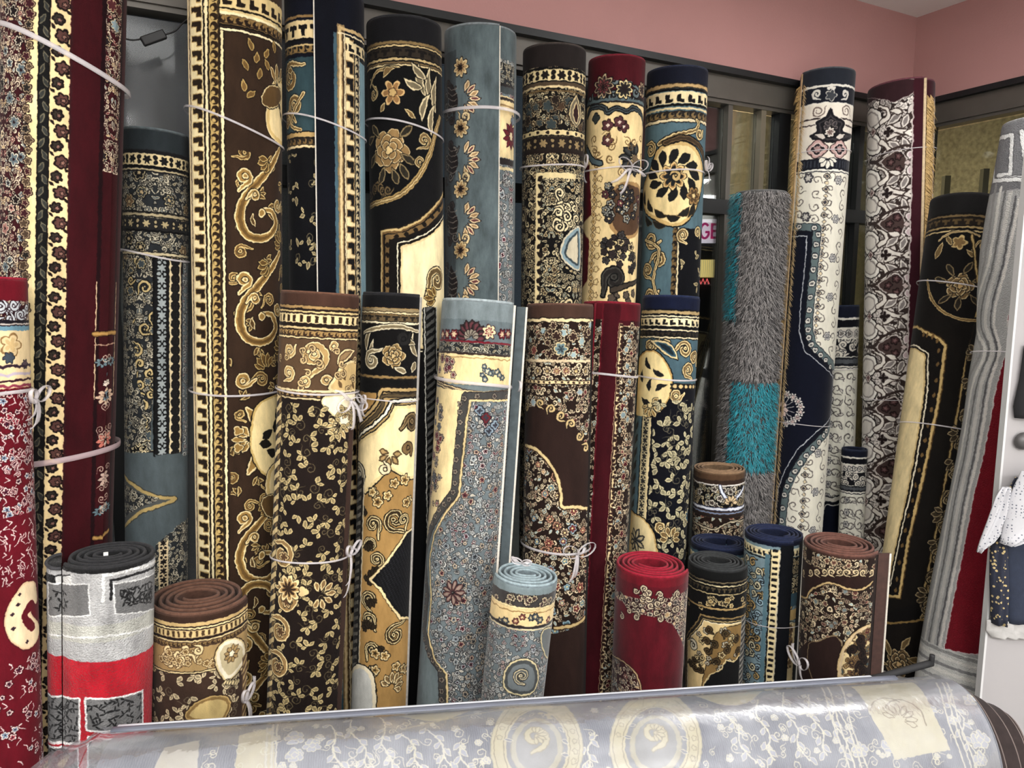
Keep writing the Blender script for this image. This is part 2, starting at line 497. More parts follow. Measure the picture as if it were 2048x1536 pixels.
# ------------------------------------------------------------------ rolled rugs
def pile_mat(name, im, rough=0.85, sheen=0.07, mott=0.24, fuzz=0.12, relief=0.35, fscale=420.0):
    m = bpy.data.materials.new(name); m.use_nodes = True
    nt = m.node_tree; N = nt.nodes; L = nt.links; b = N['Principled BSDF']
    uv = N.new('ShaderNodeUVMap'); uv.uv_map = 'UVMap'
    tx = N.new('ShaderNodeTexImage'); tx.image = im; tx.extension = 'MIRROR'; tx.interpolation = 'Cubic'
    L.new(uv.outputs[0], tx.inputs[0])
    tc = N.new('ShaderNodeTexCoord')
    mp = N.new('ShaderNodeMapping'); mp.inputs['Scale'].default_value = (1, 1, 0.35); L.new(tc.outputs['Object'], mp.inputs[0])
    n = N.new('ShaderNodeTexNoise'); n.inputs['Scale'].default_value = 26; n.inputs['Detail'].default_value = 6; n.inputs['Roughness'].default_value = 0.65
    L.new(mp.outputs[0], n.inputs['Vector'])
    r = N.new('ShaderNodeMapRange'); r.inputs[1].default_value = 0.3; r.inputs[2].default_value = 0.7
    r.inputs[3].default_value = 1 - mott; r.inputs[4].default_value = 1 + mott * 1.3  # streaky mottle in the colour, partly standing in for the pile's soft sheen
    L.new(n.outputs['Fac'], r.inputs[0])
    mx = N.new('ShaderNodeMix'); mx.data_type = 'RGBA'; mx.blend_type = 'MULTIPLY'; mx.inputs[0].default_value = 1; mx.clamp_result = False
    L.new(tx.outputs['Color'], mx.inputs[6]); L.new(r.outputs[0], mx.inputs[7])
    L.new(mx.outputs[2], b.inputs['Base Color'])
    b.inputs['Roughness'].default_value = rough; b.inputs['Specular IOR Level'].default_value = 0.12
    b.inputs['Sheen Weight'].default_value = sheen; b.inputs['Sheen Roughness'].default_value = 0.45
    n2 = N.new('ShaderNodeTexNoise'); n2.inputs['Scale'].default_value = fscale; n2.inputs['Detail'].default_value = 3
    L.new(tc.outputs['Object'], n2.inputs['Vector'])
    bw = N.new('ShaderNodeRGBToBW'); L.new(tx.outputs['Color'], bw.inputs[0])
    b1 = N.new('ShaderNodeBump'); b1.inputs['Strength'].default_value = relief; b1.inputs['Distance'].default_value = 0.004
    L.new(bw.outputs[0], b1.inputs['Height'])
    b2 = N.new('ShaderNodeBump'); b2.inputs['Strength'].default_value = fuzz * 2.5; b2.inputs['Distance'].default_value = 0.004
    L.new(n2.outputs['Fac'], b2.inputs['Height']); L.new(b1.outputs[0], b2.inputs['Normal']); L.new(b2.outputs[0], b.inputs['Normal'])
    return m
STRING = mat('clear_tie_plastic', (232, 226, 228), rough=0.25, noise=0.08, nscale=60, alpha=0.42)
TAPE = mat('milky_tape_plastic', (225, 200, 205), rough=0.3, alpha=0.35)
WHITE_BIND = mat('white_binding', (225, 218, 205), rough=0.8, noise=0.12, nscale=150, bump=0.4, bscale=600)
_edge = {}
def edge_mat(col):
    if col not in _edge:
        _edge[col] = mat('serged_edge', col, rough=0.8, noise=0.25, nscale=90, bump=0.5, bscale=500, sheen=0.08, spec=0.12)
    return _edge[col]
SPAN = math.radians(260)          # part of the circumference that a design sheet covers

ROLLS = []
class Roll:
    phi0, clamp = 0.0, (-1.45, 1.45)
    """a rug rolled up around the line base -> head, with its look-up from photograph to rug surface"""
    def __init__(self, top, low, w, zt, zb, ay=0.86, flat_to=None, seed=1, curve=()):
        self.T = at(top[0], top[1], zt)
        yb = floor_py(zb)
        xb = top[0] + (low[0] - top[0]) * (yb - top[1]) / (low[1] - top[1])
        p = at(xb, yb, zb); self.B = np.array([p[0], p[1], 0.0])
        zc = (self.T - CAM) @ FWD
        self.R = w / 2 * zc / F_PX * 0.985
        self.ay = ay; self.curve = curve; self.seed = seed
        self.setup()
    def setup(self):
        ax = self.T - self.B; self.L = float(np.linalg.norm(ax)); self.ax = ax / self.L
        mid = (self.T + self.B) / 2
        fr = CAM - mid; fr[2] = 0; fr -= self.ax * (fr @ self.ax); self.e2 = fr / np.linalg.norm(fr)
        e1 = np.cross(self.e2, self.ax); self.e1 = -e1 if e1[0] < 0 else e1
        zc = (mid - CAM) @ FWD
        self.ppu = F_PX / zc
        self.a1, self.a2 = self.R, self.R * self.ay
        self.tap = lambda t: 1.0
        ROLLS.append(self)
    def centre(self, t):
        c = self.B + (self.T - self.B) * t
        for tc_, wid, d1, d2 in self.curve:
            c = c + (self.e1 * d1 + self.e2 * d2) * math.exp(-((t - tc_) / wid) ** 2)
        return c
    def pt(self, phi, h, k=1.0, off=0.0):
        t = h / self.L; s = self.tap(t)
        return self.centre(t) + self.e1 * math.sin(phi) * (self.a1 * s * k + off) + self.e2 * math.cos(phi) * (self.a2 * s * k + off)
    def inv(self, px, py):
        """photograph pixel -> (angle, height along the roll)"""
        phi, h = 0.0, self.L * 0.5
        for it in range(9):
            pc = min(max(phi, -1.40), 1.40)
            for _ in range(2):
                y = proj(self.pt(pc, h))[1]; y2 = proj(self.pt(pc, h + 1e-3))[1]
                h += max(-0.6, min(0.6, (py - y) / ((y2 - y) / 1e-3)))
            c = self.centre(h / self.L); x0, _, z = proj(c)
            k = (px - x0) / (self.a1 * F_PX / z)
            phi = math.asin(k * 0.995) if abs(k) < 1 else math.copysign(1.47 + (abs(k) - 1) * 1.6, k)
        return max(-2.2, min(2.2, phi)), h
    def inv_lying(self, px, py):
        phi, h = self.phi0, self.L * 0.5
        for it in range(14):
            x, y, _ = proj(self.pt(phi, h))
            ex, ey = px - x, py - y
            if abs(ex) + abs(ey) < 0.05: break
            d = 1e-3
            x1, y1, _ = proj(self.pt(phi + d, h)); x2, y2, _ = proj(self.pt(phi, h + d))
            J = np.array([[(x1 - x) / d, (x2 - x) / d], [(y1 - y) / d, (y2 - y) / d]])
            if abs(np.linalg.det(J)) < 1e-3: break
            s = np.linalg.solve(J, [ex, ey])
            phi = min(max(phi + max(-0.5, min(0.5, s[0])), self.clamp[0]), self.clamp[1]); h = h + max(-0.6, min(0.6, s[1]))
        return phi, h
    def sheet(self, base):
        s = Sheet(SPAN / 2 * self.R * self.ppu, self.L * self.ppu, base, self.seed)
        def m(x, y):
            phi, h = self.inv(x, y)
            return phi * self.R * self.ppu, (self.L - h) * self.ppu
        s.map = m
        def xc(y):
            lo, hi = 0.0, 1.0
            for _ in range(24):
                md = (lo + hi) / 2
                if proj(self.centre(md))[1] > y: lo = md
                else: hi = md
            return proj(self.centre((lo + hi) / 2))[0]
        s.xc = xc
        return s
    def build(self, name, label, sheet, edge, seam=165, sgn=1, turns=1.6, pitch=None, rows=14, cinch=(), mat_kw=None, cat='rolled rug', group='rolled rugs standing in the shop', bind=None, squeeze=0.0, edge_w=0.32):
        root = thing(name, label, cat, self.B, group)
        self.root = root; self.name = root.name
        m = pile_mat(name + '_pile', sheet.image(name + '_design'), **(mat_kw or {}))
        pitch = pitch if pitch else 0.011
        pr = pitch / self.R
        rng = random.Random(self.seed * 7 + 1)
        ph1, ph2 = rng.uniform(0, 6), rng.uniform(0, 6)
        nth = int(46 * turns) + 2
        cols = []
        for j in range(nth):
            th = 2 * math.pi * turns * j / (nth - 1)
            phi = math.radians(seam) - sgn * th
            k = 1 - pr * th / (2 * math.pi)
            if th > 1.2: k += 0.012 * math.sin(3 * th + ph1) * (1 - k) * 2.2 + 0.010 * math.sin(1.7 * th + ph2) * min(1, (th - 1.2))
            cols.append((th, phi, max(0.08, k)))
        self.seam, self.sgn, self.k0 = math.radians(seam), sgn, 1.0
        lip = min(0.004, pitch * 0.4)
        hs = [self.L * i / rows for i in range(rows)] + [self.L - 0.012, self.L - lip]
        V, UV, Fc, FM = [], [], [], []
        prof = [(0, h) for h in hs] + [(-pitch * 0.16, self.L - lip * 0.25), (-pitch * 0.32, self.L), (-pitch * 0.48, self.L - lip * 0.3), (-pitch * 0.62, self.L - lip * 1.2), (-pitch * 0.62, self.L - 0.10)]
        n = len(prof)
        for th, phi, k in cols:
            for off, h in prof:
                kk = k * (1 - sum(c * math.exp(-((h - hc) / 0.022) ** 2) for hc, c in cinch))
                sq = 1 - squeeze * (1 - k)
                p = self.centre(h / self.L) + self.e1 * math.sin(phi) * (self.a1 * kk + off) + self.e2 * math.cos(phi) * max(0.004, self.a2 * kk * sq + off)
                p = p - self.B
                if h == 0: p[2] = 0.001
                V.append(p); UV.append((phi / SPAN + 0.5, min(0.999, h / self.L)))
        nr = len(hs)
        for j in range(nth - 1):
            for i in range(n - 1):
                a, b = j * n + i, j * n + i + 1
                c, d = (j + 1) * n + i + 1, (j + 1) * n + i
                Fc.append((a, d, c, b) if sgn < 0 else (a, b, c, d)); FM.append(1 if i >= nr - 1 else 0)
        o = self.pile = mesh_obj('pile', V, Fc, m, root, smooth=True, uvs=UV, mats=[edge_mat(tuple(int(c * 0.72) for c in edge))], fmat=FM)
        # raised serged edge following the coil at the head
        pts = [self.centre(1.0) + self.e1 * math.sin(ph) * (self.a1 * k - pitch * edge_w) + self.e2 * math.cos(ph) * max(0.003, self.a2 * k * (1 - squeeze * (1 - k)) - pitch * edge_w) - self.B + self.ax * 0.001 for th, ph, k in cols]
        v, f = tube(pts, pitch * 0.25, pitch * 0.30, up=self.ax, n=6)
        light = tuple(min(255, int(c * 0.98 + 6)) for c in edge)
        mesh_obj('edge_binding', v, f, edge_mat(light), root, smooth=True)
        if bind:                     # the cut end of the rug, a bound edge running down the seam
            col, wid = bind
            pts = [self.pt(self.seam, h, 1.0, -0.002) - self.B for h in np.linspace(0.02, self.L - 0.003, 24)]
            v, f = tube(pts, wid, pitch * 0.45, up=self.e1 * math.sin(self.seam) + self.e2 * math.cos(self.seam), n=6)
            mesh_obj('end_binding', v, f, col, root, smooth=True)
        return root
    def tie(self, px, py, tilt=0.0, ra=0.0018, rb=0.004, m=None, phi0=-180, phi1=180, name='tie_string', wob=0.003):
        """string drawn round the roll; passes the photo point px,py, rising by tilt radians across the front"""
        phi, h = self.inv(px, py); g = random.Random(int(px * 7 + py)); pts = []; rb *= 0.75; ra *= 0.75
        full = phi1 - phi0 >= 359
        n = 56
        for i in range(n if full else n + 1):
            a = math.radians(phi0 + (phi1 - phi0) * i / n)
            hh = h + tilt * self.R * (math.sin(a) - math.sin(phi)) + wob * math.sin(2 * a + px)
            hh = min(max(hh, 0.01), self.L - 0.01)
            pts.append(self.pt(a, hh, 1.0, ra * 0.9 + 0.0005) - self.B)
        v, f = tube(pts, ra, rb, up=self.ax, n=6, closed=full)
        return mesh_obj(name, v, f, m or STRING, self.root, smooth=True)
    def bow(self, px, py, size=0.05, deg=0, tails=((-0.4, -1.0), (0.3, -1.2)), loops=2):
        """crumpled knot of tie plastic: two loops and loose tails"""
        phi, h = self.inv(px, py); c = self.pt(phi, h, 1.0, 0.006) - self.B
        nrm = self.e1 * math.sin(phi) + self.e2 * math.cos(phi); sd = np.cross(self.ax, nrm)
        if sd @ RGT < 0: sd = -sd
        parts = []; g = random.Random(int(px + 3 * py))
        for k in range(loops):
            s = 1 if k % 2 else -1; P = []
            tl = math.radians(deg) * s
            for a in np.linspace(0, 2 * math.pi, 15):
                x, y = size * 0.5 * (1 - math.cos(a)) * s, size * 0.28 * math.sin(a)
                P.append(c + sd * (x * math.cos(tl) - y * math.sin(tl)) + self.ax * (x * math.sin(tl) + y * math.cos(tl)) + nrm * (0.006 + 0.01 * math.sin(a / 2)))
            parts.append(tube(P, 0.0012, 0.005, up=nrm, n=5))
        for tx, ty in tails:
            P = [c + sd * tx * size * t + self.ax * ty * size * (t - 0.12 * math.sin(6 * t)) + nrm * (0.004 + 0.012 * math.sin(3 * t)) for t in np.linspace(0, 1, 9)]
            parts.append(tube(P, 0.0012, 0.006, up=sd, n=5))
        v, f = join(parts)
        return mesh_obj('tie_bow', v, f, STRING, self.root, smooth=True)
    def fringe(self, phi_deg, y0, y1, length, m, n=420, side=1, droop=0.35, core=None):
        """yarn ends along a line down the roll"""
        g = random.Random(self.seed + 5); V, Fc = [], []
        h1 = self.inv(*(y0))[1]; h0 = self.inv(*(y1))[1]
        a = math.radians(phi_deg)
        nrm = self.e1 * math.sin(a) + self.e2 * math.cos(a); tan = (self.e1 * math.cos(a) - self.e2 * math.sin(a)) * side
        for i in range(n):
            h = h0 + (h1 - h0) * (i + g.random()) / n
            p = self.pt(a, h, 1.0, g.uniform(-0.002, 0.003)) - self.B
            d = tan + nrm * g.uniform(-0.25, 0.3) - self.ax * (droop + g.uniform(-0.3, 0.35)); d /= np.linalg.norm(d)
            ln = length * g.uniform(0.7, 1.15); w = self.ax * g.uniform(0.0016, 0.003)
            b = len(V)
            q = p + d * ln * 0.55 + nrm * 0.003; e = p + d * ln - self.ax * ln * 0.25
            V += [p - w, p + w, q + w * 0.9, q - w * 0.9, e]
            Fc += [(b, b + 1, b + 2, b + 3), (b + 3, b + 2, b + 4)]
        o = mesh_obj('fringe', V, Fc, m, self.root); o['kind'] = 'stuff'; return o

# woven grounds used again and again, like the yarn of one mill
BK, CR, CREAM2, GO, DKGO, BR, DBR = (13, 13, 15), (233, 212, 158), (240, 228, 196), (160, 126, 66), (104, 80, 42), (62, 44, 32), (34, 25, 20)
NV, TEAL, STEEL, RED, DRED, WINE, GREY, LGREY, WHITE = (12, 17, 36), (74, 108, 118), (120, 150, 160), (122, 14, 30), (74, 8, 18), (92, 20, 34), (98, 108, 112), (176, 182, 184), (232, 230, 224)
T_BLACK = make_tile(11, 150, 190, (24, 20, 17), BK, (214, 196, 152), [(60, 46, 34), (96, 74, 50), (70, 84, 86), (36, 28, 24)], n=130, rmin=3.5, rmax=7.5)
T_BLACK2 = make_tile(12, 110, 150, (18, 16, 15), BK, (226, 208, 164), [(150, 120, 76), (40, 34, 28), (96, 110, 112)], n=110, rmin=3, rmax=6)
T_WINE = make_tile(13, 120, 170, (70, 14, 24), (30, 8, 12), (226, 208, 180), [(120, 30, 42), (52, 40, 36), (120, 140, 146), (200, 170, 120)], n=120, rmin=3, rmax=6.5)
T_GREY = make_tile(14, 130, 170, (112, 124, 128), (48, 46, 46), (206, 206, 200), [(142, 152, 154), (96, 40, 50), (84, 88, 90), (190, 180, 160)], n=110, rmin=3, rmax=6, grow=0.0)
T_GREYD = make_tile(15, 130, 170, (46, 51, 54), (18, 18, 20), (196, 188, 164), [(90, 98, 100), (44, 44, 46), (120, 110, 84)], n=120, rmin=3, rmax=6.5)
T_BROWN = make_tile(16, 130, 180, (44, 28, 22), (18, 12, 10), (224, 206, 170), [(92, 58, 44), (60, 40, 32), (150, 172, 176), (120, 60, 56)], n=120, rmin=3, rmax=6.5)
T_CREAM = make_tile(17, 130, 170, (226, 204, 152), (70, 52, 40), (150, 120, 74), [(214, 186, 130), (92, 40, 46), (72, 88, 92), (60, 46, 40)], n=80, rmin=4, rmax=8, grow=0.0)
# ------------------------------------------------------------------ the room
def struct(o):
    o['kind'] = 'structure'; return o
PINK = mat('rose_wall_paint', (172, 127, 124), rough=0.75, noise=0.03, nscale=3, bump=0.08, bscale=120)
OFFW = mat('shop_wall_paint', (222, 220, 216), rough=0.8, noise=0.03, nscale=4)
CEILM = mat('ceiling_paint', (232, 228, 224), rough=0.9, noise=0.02, nscale=5)
FLOORM = mat('grey_floor_tile', (150, 146, 142), rough=0.35, noise=0.08, nscale=6)
BRONZE = mat('dark_bronze_frame', (92, 88, 82), rough=0.42, metal=0.35, noise=0.06, nscale=15)
BLACKF = mat('black_frame', (26, 28, 30), rough=0.45, metal=0.2, noise=0.05, nscale=20)
ALU = mat('dull_aluminium', (124, 116, 100), rough=0.45, metal=0.4)
GLASS = clear_mat('window_glass', (236, 240, 238), 0.85, 0.02)
DUSTY = clear_mat('dusty_glass', (200, 205, 203), 0.45, 0.08, haze=0.11, bscale=6.0, stretch=(1, 1, 0.35))
STUCCO = mat('speckled_stucco', (198, 181, 138), rough=0.9, noise=0.30, nscale=34, bump=0.5, bscale=90)
def slab(name, p, q, z0, z1, m, parent=None):
    v, f = box_vf([p[0], p[1], q[1], q[0]], z0, z1)
    return mesh_obj(name, v, f, m, parent)
def along(fn, s0, s1, q0, q1):
    return (fn(s0, q0, 0), fn(s1, q0, 0)), (fn(s0, q1, 0), fn(s1, q1, 0))
SB, SR = 5.5, 6.2
def bslab(name, s0, s1, q0, q1, z0, z1, m, parent=None, fn=wall_pt):
    a, b = along(fn, s0, s1, q0, q1)
    return slab(name, a, b, z0, z1, m, parent)
# floor and ceiling cover the room only
o = struct(bslab('floor', 0, SB, 0, SR, -0.1, 0.0, FLOORM))
o = struct(bslab('ceiling', -0.2, SB + 0.2, -0.2, SR + 0.2, CEIL, CEIL + 0.12, CEILM))
struct(bslab('wall_back', -0.2, SB, -0.18, 0, SOFFIT, CEIL, PINK))
struct(bslab('wall_right', 0, SR, -0.18, 0, SOFFIT, CEIL, PINK, fn=rwall_pt))
struct(bslab('wall_left', SB, SB + 0.15, -0.18, SR, 0, CEIL, OFFW))
struct(bslab('wall_front', 0, SB, SR, SR + 0.15, 0, CEIL, OFFW))
def s_of(px):            # metres from the corner along the back wall at a pixel column
    return (CORNER[1] - zw(px)) / WD[1]
def storefront(name, fn, smax, mulls, panes, rail_z, glass_of):
    root = bpy.data.objects.new(name, None); COL.objects.link(root); root['kind'] = 'structure'
    hb = SOFFIT - 0.12
    bslab('header', 0.0, smax, -0.13, -0.02, hb, SOFFIT, BRONZE, root, fn)
    bslab('header_lip', 0.0, smax, -0.02, 0.012, SOFFIT - 0.022, SOFFIT + 0.004, BLACKF, root, fn)
    bslab('header_stop', 0.0, smax, -0.10, -0.03, hb - 0.016, hb, BRONZE, root, fn)
    bslab('sill', 0.0, smax, -0.15, 0.0, 0.0, 0.12, BRONZE, root, fn)
    bslab('transom_rail', 0.0, smax, -0.10, -0.03, rail_z - 0.032, rail_z + 0.032, BLACKF, root, fn)
    for s, w, m in mulls:
        bslab('mullion', s - w / 2, s + w / 2, -0.085, -0.035, 0.0, SOFFIT - 0.12, m, root, fn)
    for a, b in panes:
        for z0, z1 in ((0.12, rail_z - 0.03), (rail_z + 0.03, hb - 0.03)):
            bslab('pane', a, b, -0.07, -0.064, z0, z1, glass_of(a, b), root, fn)
    return root
ms = [(0.05, 0.1, BLACKF), (s_of(1718), 0.035, BLACKF), (s_of(1566), 0.075, BLACKF), (s_of(1524), 0.03, ALU), (s_of(1459), 0.026, BRONZE), (s_of(1180), 0.06, BLACKF), (s_of(800), 0.06, BLACKF), (s_of(215), 0.06, BLACKF), (5.45, 0.08, BLACKF)]
pn = [(ms[i][0] + ms[i][1] / 2, ms[i + 1][0] - ms[i + 1][1] / 2) for i in range(len(ms) - 1)]
storefront('window_1', wall_pt, SB, ms, pn, 1.87, lambda a, b: DUSTY if a > 2.7 else GLASS)
# right-hand window: a wide pane, then a dark panelled bay
mr = [(0.06, 0.08, BLACKF), (0.62, 0.11, BLACKF), (1.9, 0.08, BLACKF), (3.6, 0.08, BLACKF), (6.1, 0.08, BLACKF)]
pr_ = [(mr[i][0] + mr[i][1] / 2, mr[i + 1][0] - mr[i + 1][1] / 2) for i in range(len(mr) - 1)]
storefront('window_2', rwall_pt, SR, mr, pr_, 0.9, lambda a, b: GLASS)
# ---- outside
GROUND = mat('night_pavement', (62, 62, 64), rough=0.9, noise=0.2, nscale=8)
v, f = obb((3, 9, -0.16), (16, 0, 0), (0, 14, 0), (0, 0, 0.05)); struct(mesh_obj('ground', v, f, GROUND))
def _px(s): return proj(CORNER - WD * s + WN * 1.30 + np.array([0, 0, 1.6]))[0]
sL = next(s_ for s_ in np.arange(4.0, -2.0, -0.01) if _px(s_) > 1440)
tag(bslab('stucco_wall', -2.6, sL, -1.30, -1.25, -0.11, 3.4, STUCCO), 'speckled yellow stucco wall outside behind the window mullions', 'wall')
o = bslab('stucco_wall', -1.2, 3.4, -1.9, -1.7, -0.11, 3.4, STUCCO, fn=rwall_pt)
tag(o, 'bright speckled stucco wall outside the right hand window', 'wall')
for px_, py_ in ((1893, 352), (1970, 338)):
    p = at(px_, py_, 4.3)
    v, f = obb((p[0], p[1], p[2] / 2 - 0.055), (0.017, 0, 0), (0, 0.017, 0), (0, 0, p[2] / 2 + 0.055))
    tag(mesh_obj('fence_post', v, f, mat('post_metal', (88, 80, 62), rough=0.5)), 'slim metal post outside right window, ' + ('nearer the corner' if px_ < 1900 else 'farther from the corner'), 'post', 'slim posts outside the window')
# lit shop sign across the dark street
sg = at(1418, 462, 9.0)
root = thing('shop_sign', 'backlit white sign with magenta letters GE across the dark street', 'sign', sg)
SIGNW = mat('sign_face', (236, 226, 240), emit=0.85); SIGNM = mat('sign_letter', (196, 40, 118), emit=0.55)
k = 9.0 / F_PX
v, f = obb((-20 * k, 0.03, 0), (40 * k, 0, 0), (0, 0.02, 0), (0, 0, 23 * k)); mesh_obj('face', v, f, SIGNW, root)
pts = [((-8 + 8.5 * math.cos(a)) * k, 0, 14 * math.sin(a) * k) for a in np.linspace(0.75, 5.9, 16)] + [((-8 + 8.5) * k, 0, -2 * k), (-7 * k, 0, -2 * k)]
v, f = tube(pts, 0.012, 2.6 * k, up=(0, 0, 1), n=6); v, f = join([tube(pts, 2.4 * k, 0.012, up=(0, 1, 0), n=6)]); mesh_obj('letter', v, f, SIGNM, root)
v, f = join([obb((6 * k, 0, 0), (2.2 * k, 0, 0), (0, 0.012, 0), (0, 0, 15 * k))] + [obb((12 * k, 0, zz * k), (7 * k, 0, 0), (0, 0.012, 0), (0, 0, 2.2 * k)) for zz in (-12.8, 0, 12.8)]); mesh_obj('letter', v, f, SIGNM, root)
p = at(1412, 537, 9.0); kk = 9.0 / F_PX
root = thing('lit_window', 'small lit yellow shop window across the street, below the sign', 'window', p)
LITY = mat('lit_blind', (236, 214, 140), emit=0.8)
for i in range(9):
    v, f = obb(((-14 + i * 4.0) * kk, 0, 0), (1.85 * kk, 0, 0), (0, 0.01, 0), (0, 0, 17 * kk)); mesh_obj('slat', v, f, LITY, root)
v, f = obb((2 * kk, 0.03, 0), (19 * kk, 0, 0), (0, 0.01, 0), (0, 0, 18 * kk)); mesh_obj('frame', v, f, mat('lit_frame', (150, 130, 80), emit=0.3), root)
p = at(1405, 563, 9.0)
pts = [(x * kk, 0, 5 * kk * (1 if i % 2 else -1)) for i, x in enumerate(range(-11, 14, 4))]
v, f = tube(pts, 1.6 * kk, 1.6 * kk, n=6); o = mesh_obj('neon_squiggle', v, f, mat('neon_pink', (240, 110, 110), emit=1.1)); o.location = p
tag(o, 'tiny pink neon zigzag glowing under the lit yellow window', 'neon sign')
v, f = obb((2.2, 9.25, 2.2), (1.9, 0, 0), (0, 0.2, 0), (0, 0, 2.32))
tag(mesh_obj('dark_storefront', v, f, mat('night_facade', (40, 42, 46), rough=0.8, noise=0.2, nscale=2)), 'dark shop facade across the street carrying the lit sign', 'building')
# dim building that fills the view through the dusty left panes
GB = mat('far_grey_building', (120, 124, 124), rough=0.9, noise=0.2, nscale=3)
v, f = obb((-6.2, 7.6, 2.4), (5.2, 0, 0), (0, 0.3, 0), (0, 0, 2.5))
tag(mesh_obj('far_building', v, f, GB), 'dim grey building outside behind the dusty left panes', 'building')
# ------------------------------------------------------------------ the rugs, back row from left to right
SCROLL = [(2.6, (30, 21, 14)), (1.3, CR), (-1.0, GO)]
SCROLL_D = [(2.6, (26, 18, 12)), (1.2, (206, 178, 112)), (-0.9, (112, 84, 42))]

# tall wine-red rug at the left, cream flower borders
r = Roll((136, -130), (112, 1300), 234, 1.80, 1.80, seed=2)
s = r.sheet((68, 8, 18))
s.region_box(None, 82, 300, None, None); s.fill_tile(T_WINE)
def _m(X, Y, g):
    c = g.choice([(220, 196, 150), (170, 120, 110), (96, 110, 116), (24, 18, 20)])
    s.flower_(X, Y, g.uniform(7, 13), g.choice((5, 6, 8)), g.uniform(0, 6), [(2, (20, 10, 12)), (0, (228, 214, 190)), (-2, c)])
    s.flower_(X, Y, 3, 3, 0, [(0, (40, 16, 20))])
s.scatter(260, _m, 12)
s.clip = None
s.strip(66, 84, 300, CR); s.vline(84, 300, 3, (40, 26, 20))
g = s.rng
for i, y in enumerate(range(-120, 1520, 21)):
    xx = 66 - (y - 300) * 0.0155
    s.flower(xx + g.uniform(-3, 3), y, g.uniform(6, 9.5), 5, [(2, (38, 22, 20)), (0, (200, 176, 140)), (-1.5, g.choice([(70, 26, 34), (84, 66, 50), (40, 34, 32)]))], rot=i)
s.strip(85, 100, 300, (26, 24, 22))
X0, X1, Y0, Y1 = s.strip(86, 99, 300, (22, 22, 22))
for i in range(int(s.h / 21)):
    s.leaf_((X0 + X1) / 2 + (3 if i % 2 else -3), i * 21 + 8, 20, 8, 1.1 if i % 2 else 2.0, [(0.5, (120, 112, 90)), (-1.2, (58, 60, 56))])
s.vline(84, 300, 2.5, BK); s.vline(101, 300, 2.5, (16, 10, 10))
X0, X1, _, _ = s.strip(102, 134, 300, (228, 204, 152))
for i in range(int(s.h / 27)):
    y = i * 27 + 10; xm = (X0 + X1) / 2 + (4 if i % 2 else -3)
    c = (96, 62, 56) if i % 2 else (58, 50, 42)
    s.flower_(xm, y, 11.5 if i % 2 else 9.5, 6, i, [(1.6, (26, 14, 14)), (-1.6, c)], depth=0.16)
    s.flower_(xm + 2, y + 1, 5, 5, 0, [(0, (30, 18, 18)), (-1.6, (150, 110, 96))])
    s.leaf_(xm + (8 if i % 2 else -8), y + 13, 9, 4, 0.8, [(0.6, (34, 20, 18))])
s.vline(136, 300, 3.0, (60, 20, 24), wob=1.0)
# under layer right of the plain red: flowers on dark wine
s.region_box(190, None, 300, None, 330); s.fill_tile(T_WINE, 30)
def _m2(X, Y, g):
    s.flower_(X, Y, g.uniform(8, 14), 6, g.uniform(0, 6), [(2, BK), (0, (216, 190, 150)), (-2, g.choice([(40, 30, 32), (130, 150, 156), (90, 40, 44)]))])
s.scatter(34, _m2, 22); s.clip = None
s.curl(222, 360, 16, 20, 1, 2.2, [(1.2, (40, 6, 12)), (0, (196, 160, 120))]); s.curl(236, 420, 14, 200, 1, 2, [(1.2, (40, 6, 12)), (0, (196, 160, 120))]); s.line([(232, 330), (240, 400), (238, 470)], 2, [(0, (180, 140, 110))])
s.strip(180, 187, 560, (36, 4, 10))
s.vline(181, 560, 2.2, (214, 190, 150), y0=560, y1=800)
s.line([(176, 668), (205, 668), (225, 676), (240, 700), (243, 730)], 9, [(1.5, (40, 10, 14)), (0, (150, 112, 58)), (-2, (190, 150, 84))])
s.line([(176, 690), (215, 690)], 2, [(0, (200, 170, 140))])
for (x, y, rr, c) in ((198, 793, 17, (206, 176, 150)), (198, 880, 17, (206, 120, 104)), (200, 955, 17, (206, 176, 160)), (190, 725, 10, (110, 134, 142)), (214, 718, 11, (120, 144, 150)), (186, 1022, 11, (104, 130, 140)), (206, 1024, 11, (130, 150, 156))):
    s.flower(x, y, rr * 1.5, 8, [(2, (24, 8, 12)), (0, c), (-rr * 0.6, tuple(int(v * 0.75) for v in c))], depth=0.25, sq=0.64)
    s.flower(x, y, rr * 0.42, 5, [(1, (60, 20, 24)), (0, (40, 14, 18))])
for i in range(80):
    x, y = g.uniform(196, 241), g.uniform(745, 1040)
    s.flower(x, y, g.uniform(5, 9), 5, sq=0.6, layers=[(1.2, (20, 8, 12)), (0, g.choice([(220, 206, 190), (120, 140, 150), (190, 150, 120)]))])
for i in range(40):
    x, y = g.uniform(186, 240), g.uniform(710, 1050); s.curl(x, y, 8, g.uniform(0, 360), 1, 1.0, [(0, (200, 180, 160))])
s.line([(240, 1030), (225, 1060), (205, 1072), (176, 1076)], 8, [(1.5, (40, 10, 14)), (0, (150, 112, 58)), (-2, (196, 156, 90))])
r.build('rolled_rug', 'tall wine-red rug roll with cream flower-chain border, left of the grey-capped roll', s, (92, 14, 26), seam=46, sgn=1)
r.tie(136, 108, -0.35, 0.003, 0.009); r.tie(120, 922, 0.14, 0.002, 0.011, m=TAPE)

